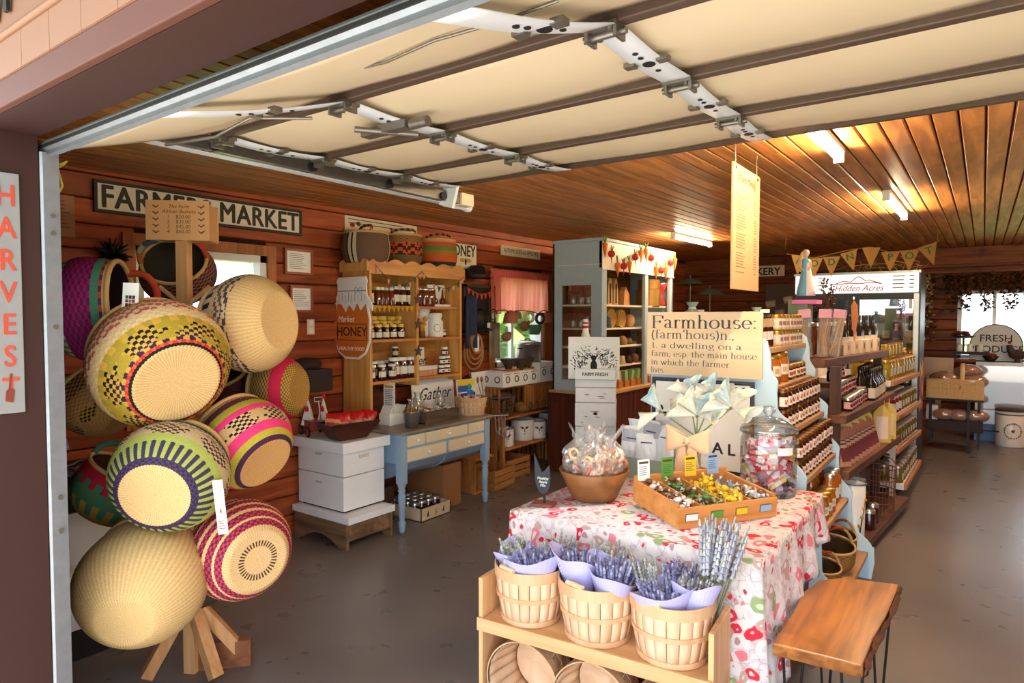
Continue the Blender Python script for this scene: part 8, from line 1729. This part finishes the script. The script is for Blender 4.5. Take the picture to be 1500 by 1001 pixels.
# burlap pennants with green letters above the fridge
m_burl = plain('burlap', (176, 130, 70), 0.9, var=.2, scale=120, bump=.4); m_grl = plain('green_letters', (54, 110, 70), 0.8)
bnr = thing('burlap_banner', 'string of burlap pennants with green letters hanging above the fridge', 'bunting', (-1.1, 7.72, 2.3))
for (px, py, ch) in ((1170, 386, 'A'), (1193, 390, 'O'), (1218, 388, 'D'), (1246, 380, 'N'), (1276, 375, ''), (1304, 381, 'P'), (1332, 379, 'O'), (1362, 371, 'T')):
    q = on_y(px, py, 7.70); w_ = .085; rot = {1246: .25, 1362: .3, 1170: -.1}.get(px, 0); Rz = Matrix.Rotation(-rot, 4, 'Y'); Mq = T3(q.x + 1.1, -.02, q.z - 2.3) @ Rz
    o = part(MB().prism([(-w_, .085), (w_, .085), (0, -.125)], 'y', -.002, .002).xf(Mq), 'pennant', m_burl, bnr)
    if ch: text(ch, .10, m_grl, bnr, Mq @ frame_m((0, -.003, .025), (1, 0, 0), (0, 0, 1)), bold=.002)
part(MB().tube([on_y(px, py, 7.71) - Vector((-1.1, 7.72, 2.3)) for px, py in ((1152, 372), (1193, 378), (1246, 366), (1276, 362), (1304, 370), (1340, 366), (1377, 353))], .004, 6), 'cord', m_burl, bnr)
for q in (-.70, .72): part(MB().cyl((q, -.01, .03), (q, -.01, zc(7.7) - 2.3), .002, n=5), 'hanging_string', m_burl, bnr)
# tangle of twigs on the fridge
tw = MB()
for k in range(26):
    x_ = RX0 + .5 + rnd(0, .7); p = Vector((x_, 8.0 + rnd(-.1, .1), RH + .01)); tw.tube([p, p + Vector((rnd(-.1, .1), rnd(-.05, .05), rnd(.03, .10))), p + Vector((rnd(-.2, .2), rnd(-.08, .08), rnd(.0, .16)))], .004, 5, random.choice([(150, 110, 60), (190, 150, 90), (120, 84, 46)]))
solo(tw, 'twig_tangle', m_vc, 'tangle of dry twigs lying along the top of the fridge', 'twigs')['kind'] = 'stuff'
# BAKERY sign and things left of the fridge on the back wall
a = on_y(1100, 390, 10.55); b = on_y(1149, 407, 10.55)
bk_ = board_sign('wall_sign', 'white BAKERY sign with dark letters on the back wall left of the fridge', 'sign', frame_m((b.x - .33, 10.56, (a.z + b.z) / 2), (1, 0, 0), (0, 0, 1)), .66, .19, .02, plain('sign_white_aged', (226, 214, 196), .7)); text('BAKERY', .16, m_ink, bk_, T3(.0, 0, .0205), bold=.004, sx=.95)
a = on_y(1120, 418, 10.5); b = on_y(1168, 475, 10.5); pg = thing('wall_picture', 'framed print of pale rolls and cups on the back wall beside the fridge', 'picture', ((a.x + b.x) / 2, 10.58, b.z)); w_ = b.x - a.x; h_ = a.z - b.z
part(MB().box(-w_ / 2, w_ / 2, -.02, 0, 0, h_), 'backing', plain('grey_print_ground', (96, 84, 76), .8), pg)
for k, (x_, z) in enumerate(((-.16, .30), (.10, .36), (-.02, .16), (.12, .10), (-.15, .08))): part(MB().cyl((x_ - .06, -.03, z), (x_ + .06, -.03, z + .02), .055, .05, 14).cyl((x_ + .06, -.03, z + .02), (x_ + .064, -.03, z + .02), .046, n=14), 'paper_roll', plain('pale_roll', (206, 186, 160), .8), pg)
for k, (px, py) in enumerate(((1011, 412), (1040, 427))):
    c = on_y(px, py, 9.6); um = thing('parasol_ornament', ['left', 'right'][k] + ' small grey-green parasol shaped stand beyond the Farmhouse sign', 'ornament', Vector((c.x, 9.6, 0)))
    part(MB().lathe([(.20, c.z - .05), (.13, c.z + .01), (.001, c.z + .05)], 16), 'canopy', plain('grey_green_metal', (110, 116, 100), .6, .2), um); part(MB().cyl((0, 0, 0.01), (0, 0, c.z + .09), .012), 'pole', m_hard, um); part(MB().cyl((0, 0, 0), (0, 0, .03), .16), 'base', m_hard, um)
# hanging menu board
a = on_x(1073, 236, -.957); b = on_x(1112, 258, -.957); zb_ = on_x(1077, 424, -.957).z; zt_b = a.z
yv0, yv1 = a.y, b.y
mn = board_sign('menu_board', 'tall cream menu board hanging from the ceiling above the jam shelves', 'sign', frame_m((-.962, (yv0 + yv1) / 2, (zb_ + zt_b) / 2), (0, 1, 0), (0, 0, 1)), yv1 - yv0, zt_b - zb_, .010, plain('cream_menu', (180, 142, 102), .6, var=.03))
w_, h_ = yv1 - yv0, zt_b - zb_
lines(mn, -w_ * .38, -w_ * .02, [h_ * (.28 - .022 * k) for k in range(30) if k % 7], .005, .0102, plain('menu_print', (120, 100, 76), .8), 'menu_items'); lines(mn, w_ * .28, w_ * .40, [h_ * (.28 - .022 * k) for k in range(30) if k % 7], .005, .0102, MATS['menu_print'], 'menu_prices')
text('Farm Menu', .05, m_ink, mn, T3(0, h_ * .40, .0102), shear=.3)
part(MB().ball((-.13, h_ * .41, .010), .022, 8, 6, (150, 110, 40), (.7, 1.4, .15)).ball((.13, h_ * .39, .010), .022, 8, 6, (150, 110, 40), (.7, 1.4, .15)), 'bee_print', m_vc, mn)
for s_ in (-1, 1): part(MB().cyl((s_ * w_ * .40, h_ / 2 - .02, .005), (s_ * w_ * .40, zc(3.3) - (zb_ + zt_b) / 2, .005), .0015, n=5), 'hanging_wire', m_hard, mn); part(MB().cyl((s_ * w_ * .40, h_ / 2 - .02, .010), (s_ * w_ * .40, h_ / 2 - .02, .013), .008, n=10), 'hook_ring', m_black, mn)
# ------------------------------------------------------------------ back right: leaf garland, counter, sign, scale
gl = MB(); rs = random.Random(3)
def leaf(p, c, s_):
    d = Vector((rs.uniform(-1, 1), rs.uniform(-1, .2), rs.uniform(-1, .6))).normalized(); x_ = d.orthogonal().normalized(); gl.add([p, p + d * s_ * .5 + x_ * s_ * .32, p + d * s_, p + d * s_ * .5 - x_ * s_ * .32], [(0, 1, 2, 3)], c)
GLC = [(70, 36, 24), (96, 50, 30), (56, 44, 26), (84, 60, 34), (110, 60, 34)]
for k in range(1500): leaf(Vector((rs.uniform(-.42, 1.3), 10.5 + rs.uniform(-.05, .03), 2.13 - abs(rs.gauss(0, .11)))), rs.choice(GLC), rs.uniform(.04, .08))
for x_ in (-.36, -.22, .02, .28, .5, .9, 1.2):
    for k in range(70): leaf(Vector((x_ + rs.uniform(-.06, .06), 10.5 + rs.uniform(-.04, .03), 2.05 - rs.uniform(0, .38 if x_ < .3 else .3))), rs.choice(GLC), rs.uniform(.04, .07))
solo(gl, 'leaf_garland', m_vc, 'dense garland of brown autumn leaves along the top of the back window', 'garland')['kind'] = 'stuff'
gv = MB(); gl = gv
for k in range(240): leaf(Vector((-.62 + rs.uniform(-.07, .07), 10.52 + rs.uniform(-.03, .02), rs.uniform(1.25, 2.15))), rs.choice(GLC + [(196, 176, 140), (170, 140, 90)]), rs.uniform(.04, .08))
solo(gv, 'leaf_garland', m_vc, 'thin vertical garland of twinkling leaves between fridge and back window', 'garland')['kind'] = 'stuff'
for k in range(4): 
    q = thing('hanging_star', ORD[k] + ' from the top, silvery bow on the vertical leaf garland', 'ornament', (-.62, 10.44, 2.0 - .24 * k)); st_ = MB()
    for j in range(7): st_.cyl((0, 0, 0), (rnd(-.08, .08), rnd(-.03, .03), rnd(-.08, .08)), .006, .002, 5)
    part(st_, 'bow_strands', plain('silver_bow', (206, 190, 170), .4, .4), q)
m_cas = plain('white_case', (226, 228, 232), .3); DX0, DX1 = -.06, 1.9
cs2 = thing('display_case', 'white glass fronted display case counter along the back window', 'counter', ((DX0 + DX1) / 2, 10.3, 0))
part(MB().box(DX0, DX1, 10.22, 10.58, 0, .22), 'base', plain('blue_kick', (110, 150, 200), .4), cs2, world=True); part(MB().box(DX0, DX1, 10.22, 10.58, .96, 1.005), 'top', m_cas, cs2, world=True, bevel=.004); part(MB().box(DX0, DX0 + .03, 10.22, 10.58, .22, .96).box(DX1 - .03, DX1, 10.22, 10.58, .22, .96).box(DX0, DX1, 10.55, 10.58, .22, .96), 'shell', m_cas, cs2, world=True)
part(MB().box(DX0 + .03, DX1 - .03, 10.225, 10.23, .22, .96), 'front_glass', clear('case_glass', (.85, .9, .95), .25, .03, .35), cs2, world=True); part(MB().box(DX0 + .03, DX1 - .03, 10.26, 10.54, .58, .60), 'inner_shelf', m_cas, cs2, world=True)
for k in range(5):
    x_ = .10 + .3 * k; r = board_sign('notice_sheet', ORD[k] + ' from the left, grey notice taped inside the display case glass', 'notice', frame_m((x_, 10.245, .70 if k % 2 == 0 else .45), (1, 0, 0), (0, 0, 1)), .18, .24, .003, plain('grey_notice', (170, 180, 196), .6), 0); border(r, .18, .24, .008, .003, .005, plain('notice_frame', (84, 90, 104), .5)); lines(r, -.06, .06, [.07 - .025 * j for j in range(6)], .006, .0031, plain('notice_ink', (110, 116, 130), .7))
fsn = thing('fresh_produce_sign', 'arched grey sign reading FRESH PRODUCE standing on the display case', 'sign', mat=frame_m((.14, 10.36, 1.01), (1, 0, 0), (0, 0, 1))); ar = [(-.27, 0)] + [(.27, 0)] + [(.27 * math.cos(t), .20 + .27 * math.sin(t)) for t in np.linspace(0, math.pi, 21)]
part(MB().prism(ar, 'z', 0, .015), 'board', plain('sign_grey_white', (206, 208, 210), .6), fsn); part(MB().tube([(a_, b_, .016) for a_, b_ in ar], .006, 6, None, True), 'outline', m_ink, fsn); text('FRESH', .125, m_ink, fsn, T3(0, .29, .0155), bold=.001); text('PRODUCE', .125, m_ink, fsn, T3(0, .15, .0155), bold=.001)
def cp_(lab, x_, h_): 
    r = thing('produce_bowl', lab, 'bowl', (x_, 10.05 + .22, 1.006)); part(MB().lathe([(.001, 0), (.04, 0), (.045, h_ * .2), (.09, h_), (.08, h_ - .005), (.03, .01)], 18), 'bowl', m_black, r); return r
r = cp_('dark footed bowl of red fruit on the display case', .09, .07)
for k in range(5): solo(MB().ball((.09 + .035 * math.cos(k * 1.26), 10.27 + .035 * math.sin(k * 1.26), 1.085), .028, 10, 8), 'red_apple', plain('apple_red', (150, 36, 30), .35), 'red apple in the dark bowl on the display case', 'apple', 'apples in the dark bowl')
rb = thing('rooster_figure', 'dark metal rooster ornament at the right end of the display case', 'ornament', (.36, 10.27, 1.006)); part(MB().ball((0, 0, .10), .08, 14, 10, None, (1.2, .7, .8)).tube([(-.05, 0, .12), (-.08, 0, .18), (-.085, 0, .22)], [.05, .035, .03], 10).tube([(.07, 0, .12), (.13, 0, .12), (.17, 0, .05)], [.05, .04, .01], 10).cyl((0, 0, 0), (0, 0, .06), .03), 'body', plain('dark_rooster', (66, 40, 30), .6), rb); part(MB().ball((-.085, 0, .25), .018, 8, 6, None, (1.2, .4, 1)), 'comb', plain('comb_red', (150, 40, 30), .6), rb)
struct(MB().box(-.75, -.065, 10.24, 10.6, .99, 1.03), 'trim_31', m_wallb, bevel=.004)
# scale on a small table: pan with red leaves, dial
sct = thing('kitchen_scale', 'old fashioned kitchen scale with a round dial beside the back window', 'scale', (-.14, 10.38, 0))
part(MB().box(-.18, .22, -.1, .1, 1.09, 1.125), 'stand_top', m_black, sct); part(MB().box(-.16, -.13, -.08, .08, 1.03, 1.1).box(.17, .20, -.08, .08, 1.03, 1.1), 'stand_leg', m_black, sct)
part(MB().cyl((.12, -.03, 1.26), (.12, .03, 1.26), .10, n=24), 'dial_case', m_hard, sct); part(MB().cyl((.12, -.033, 1.26), (.12, -.03, 1.26), .085, n=24), 'dial', m_white, sct); part(MB().box(.117, .123, -.036, -.033, 1.25, 1.33), 'needle', m_black, sct); part(MB().cyl((-.06, 0, 1.125), (-.06, 0, 1.30), .012).box(-.06, .1, -.01, .01, 1.2, 1.215), 'column', m_black, sct); part(MB().lathe([(.001, 1.30), (.08, 1.30), (.15, 1.335)], 20, (-.06, 0, 0)), 'pan', m_black, sct)
for k in range(9): solo(MB().ball((-.20 + rnd(-.09, .09), 10.38 + rnd(-.06, .06), 1.345 + rnd(0, .03)), .035, 8, 6, random.choice([(176, 60, 34), (150, 44, 30), (80, 50, 40)]), (1.2, 1, .6)), 'dried_pepper', m_vc, 'red or brown dried pod heaped in the scale pan', 'pod', 'pods in the scale pan')
for k in range(3): crock((-.24 + .11 * k, 10.34, 1.126), ['left', 'middle', 'right'][k] + ' small pale jug under the scale pan', .55, False)
# bread cart with woven tray basket
CY = 9.15; ca = on_y(1357, 585, CY).x; cb2 = on_y(1441, 583, CY).x
kt = thing('bread_cart', 'dark metal bread cart with a lower shelf beside the fridge', 'cart', ((ca + cb2) / 2, CY + .2, 0))
W2 = (cb2 - ca) / 2
for s_ in (-1, 1):
    for y in (-.16, .16): part(MB().box(s_ * W2 * .85 - .015, s_ * W2 * .85 + .015, y - .015, y + .015, 0.08, .61), 'leg', m_black, kt)
    part(MB().tube([(s_ * W2 * .85, .1 + .07 * math.cos(t), .09 + .07 * math.sin(t)) for t in np.linspace(0, 6.28, 21)[:-1]], .008, 6, None, True), 'wheel', m_hard, kt)
part(MB().box(-W2, W2, -.18, .18, .595, .62), 'top', m_black, kt, bevel=.004); part(MB().box(-W2, W2, -.18, .18, .24, .36), 'lower_tray', plain('dark_tray', (46, 30, 28), .6), kt, bevel=.004); part(MB().cyl((W2, -.19, .28), (W2 + .15, -.19, .28), .008), 'handle', m_black, kt); part(MB().box(W2 * .5 - .015, W2 * .5 + .015, -.19, -.16, 0, .6), 'front_leg', m_black, kt)
tbk = thing('woven_tray_basket', 'wide pale splint basket with a hoop handle on the bread cart', 'basket', ((ca + cb2) / 2, CY + .2, .621))
m_spl = plain('pale_splint', (214, 176, 120), .7, var=.15, scale=40); bh_ = .225; n = 14
part(MB().box(-W2, W2, -.2, .2, 0, .012), 'base', m_spl, tbk)
for r_ in range(4):
    for k in range(n):
        x_ = -W2 + (k + .5) * 2 * W2 / n; off = .004 if (k + r_) % 2 else 0; part(MB().box(x_ - W2 / n * .97, x_ + W2 / n * .97, -.205 - off, -.198 - off, .008 + r_ * bh_ / 4, .006 + (r_ + 1) * bh_ / 4), 'splint', m_spl, tbk)
    for s_ in (-1, 1): part(MB().box(s_ * W2 - .004, s_ * W2 + .004, -.2, .2, .008 + r_ * bh_ / 4, .006 + (r_ + 1) * bh_ / 4), 'side_splint', m_spl, tbk)
part(MB().box(-W2, W2, .195, .202, 0, bh_), 'back_wall', m_spl, tbk); part(MB().tube([(-W2, -.205, bh_), (W2, -.205, bh_), (W2, .205, bh_), (-W2, .205, bh_)], .009, 6, None, True), 'rim', m_spl, tbk); part(MB().grid(lambda u, v: (W2 * .25 + (v - .5) * .045, -.205 * math.cos(u * math.pi), bh_ * .3 + .34 * math.sin(u * math.pi) ** .7), 20, 2), 'handle', m_spl, tbk, solid=.006)
def loaf(lab, x_, y, z, s_, tilt=0, bag=True, grp=None):
    r = thing('bread_loaf', lab, 'bread', (x_, y, z), tilt, grp); part(MB().ball((0, 0, .07 * s_), .085 * s_, 16, 10, None, (1.55, .9, .85)), 'crust', plain('bread_crust', (176, 106, 56), .75, var=.25, scale=25, bump=.3), r)
    if bag: part(MB().ball((0, 0, .07 * s_), .092 * s_, 16, 10, None, (1.6, .95, .9)), 'bag', m_cello, r)
    return r
loaf('bagged loaf at the left of the splint basket', (ca + cb2) / 2 - .10, CY + .1, .77, 1.1); loaf('bagged loaf piled highest in the splint basket', (ca + cb2) / 2 + .12, CY + .22, .86, 1.05, .4); loaf('bagged loaf at the right of the splint basket', (ca + cb2) / 2 + .18, CY + .08, .76, 1.0, .2); loaf('bagged loaf lying low at the back of the splint basket', (ca + cb2) / 2 - .08, CY + .28, .67, 1.1)
for k in range(3): loaf(['left', 'middle', 'right'][k] + ' round loaf on the lower tray of the bread cart', (ca + cb2) / 2 - .10 + .15 * k, CY + .08, .362, .95)
solo(MB().box((ca + cb2) / 2 - .28, (ca + cb2) / 2 - .16, CY + .05, CY + .2, .361, .53), 'white_carton', m_white, 'white carton beside the loaves on the lower cart tray', 'carton', bevel=.003)
a = on_y(1358, 522, 9.55); b = on_y(1392, 560, 9.55); bk2 = board_sign('crate_board', 'pale wooden board standing behind the loaves', 'board', frame_m(((a.x + b.x) / 2, 9.58, (a.z + b.z) / 2 - .03), (1, 0, 0), (0, 0, 1)), b.x - a.x + .06, .34, .02, plain('pale_board', (190, 160, 136), .7)); part(MB().box(-.03, .03, -.6, -.17, 0, .02), 'stake', MATS['pale_board'], bk2)
# enamel bucket with bees, dark lid
bc2 = on_z(1478, 652); ek = thing('enamel_bin', 'large white enamel bin with a bee wreath on the floor by the counter', 'bin', (bc2.x + .01, bc2.y - .06, 0)); RR = .155
part(MB().lathe([(.001, 0), (RR * .97, 0), (RR, .01), (RR, .40), (RR * .97, .405)], 32), 'can', m_en, ek); part(MB().lathe([(RR * 1.05, .43), (RR * 1.06, .445), (RR * .9, .455), (.001, .465)], 32), 'lid', plain('dark_brown_lid', (60, 40, 36), .5), ek); part(MB().lathe([(RR * 1.01, .385), (RR * 1.01, .40)], 32), 'blue_band', plain('navy_band', (70, 76, 100), .4), ek); part(MB().lathe([(RR * .99, .405), (RR * 1.04, .43)], 32), 'lid_neck', m_white, ek)
em = MB()
for k in range(22):
    t = 6.283 * k / 22; a_ = -1.45 + .55 * math.cos(t); em.ball((RR * 1.004 * math.cos(a_), RR * 1.004 * math.sin(a_), .20 + .09 * math.sin(t)), .009 if k % 5 else .014, 6, 5, (196, 150, 40) if k % 5 == 0 else (120, 126, 120))
em.ball((RR * 1.004 * math.cos(-1.45), RR * 1.004 * math.sin(-1.45), .20), .02, 8, 6, (150, 100, 30)); part(em, 'wreath_print', m_vc, ek)
# ------------------------------------------------------------------ outside: trees seen through the windows and mirrored in the fridge
def tree(label, x_, y, h_, r_, seed, grp):
    rs2 = random.Random(seed); t_ = thing('leafy_tree', label, 'tree', (x_, y, -.1), 0, grp); part(MB().cyl((0, 0, 0), (0, 0, h_ * .6), .16, .08, 8), 'trunk', m_bark, t_); mb = MB()
    for k in range(700):
        d = Vector((rs2.gauss(0, 1), rs2.gauss(0, 1), rs2.gauss(0, 1))).normalized() * rs2.uniform(.6, 1); p = Vector((d.x * r_, d.y * r_, h_ * .55 + d.z * h_ * .42)); s_ = rs2.uniform(.25, .5); e = Vector((rs2.uniform(-1, 1), rs2.uniform(-1, 1), rs2.uniform(-1, 1))).normalized(); f_ = e.orthogonal().normalized()
        mb.add([p, p + e * s_ + f_ * s_ * .5, p + e * s_ * 2, p + e * s_ - f_ * s_ * .5], [(0, 1, 2, 3)], rs2.choice([(140, 166, 96), (160, 184, 110), (120, 150, 84), (176, 196, 130)]))
    o = part(mb, 'foliage', m_vc, t_, norm=False); o['kind'] = 'stuff'
for k, (x_, y) in enumerate(((-11, 11.5), (-12.5, 15.5), (-14, 20.5))): tree(['near', 'middle', 'far'][k] + ' leafy tree outside the window with the pink curtain', x_, y, 4.4, 2.2, 20 + k, 'trees outside the left window')
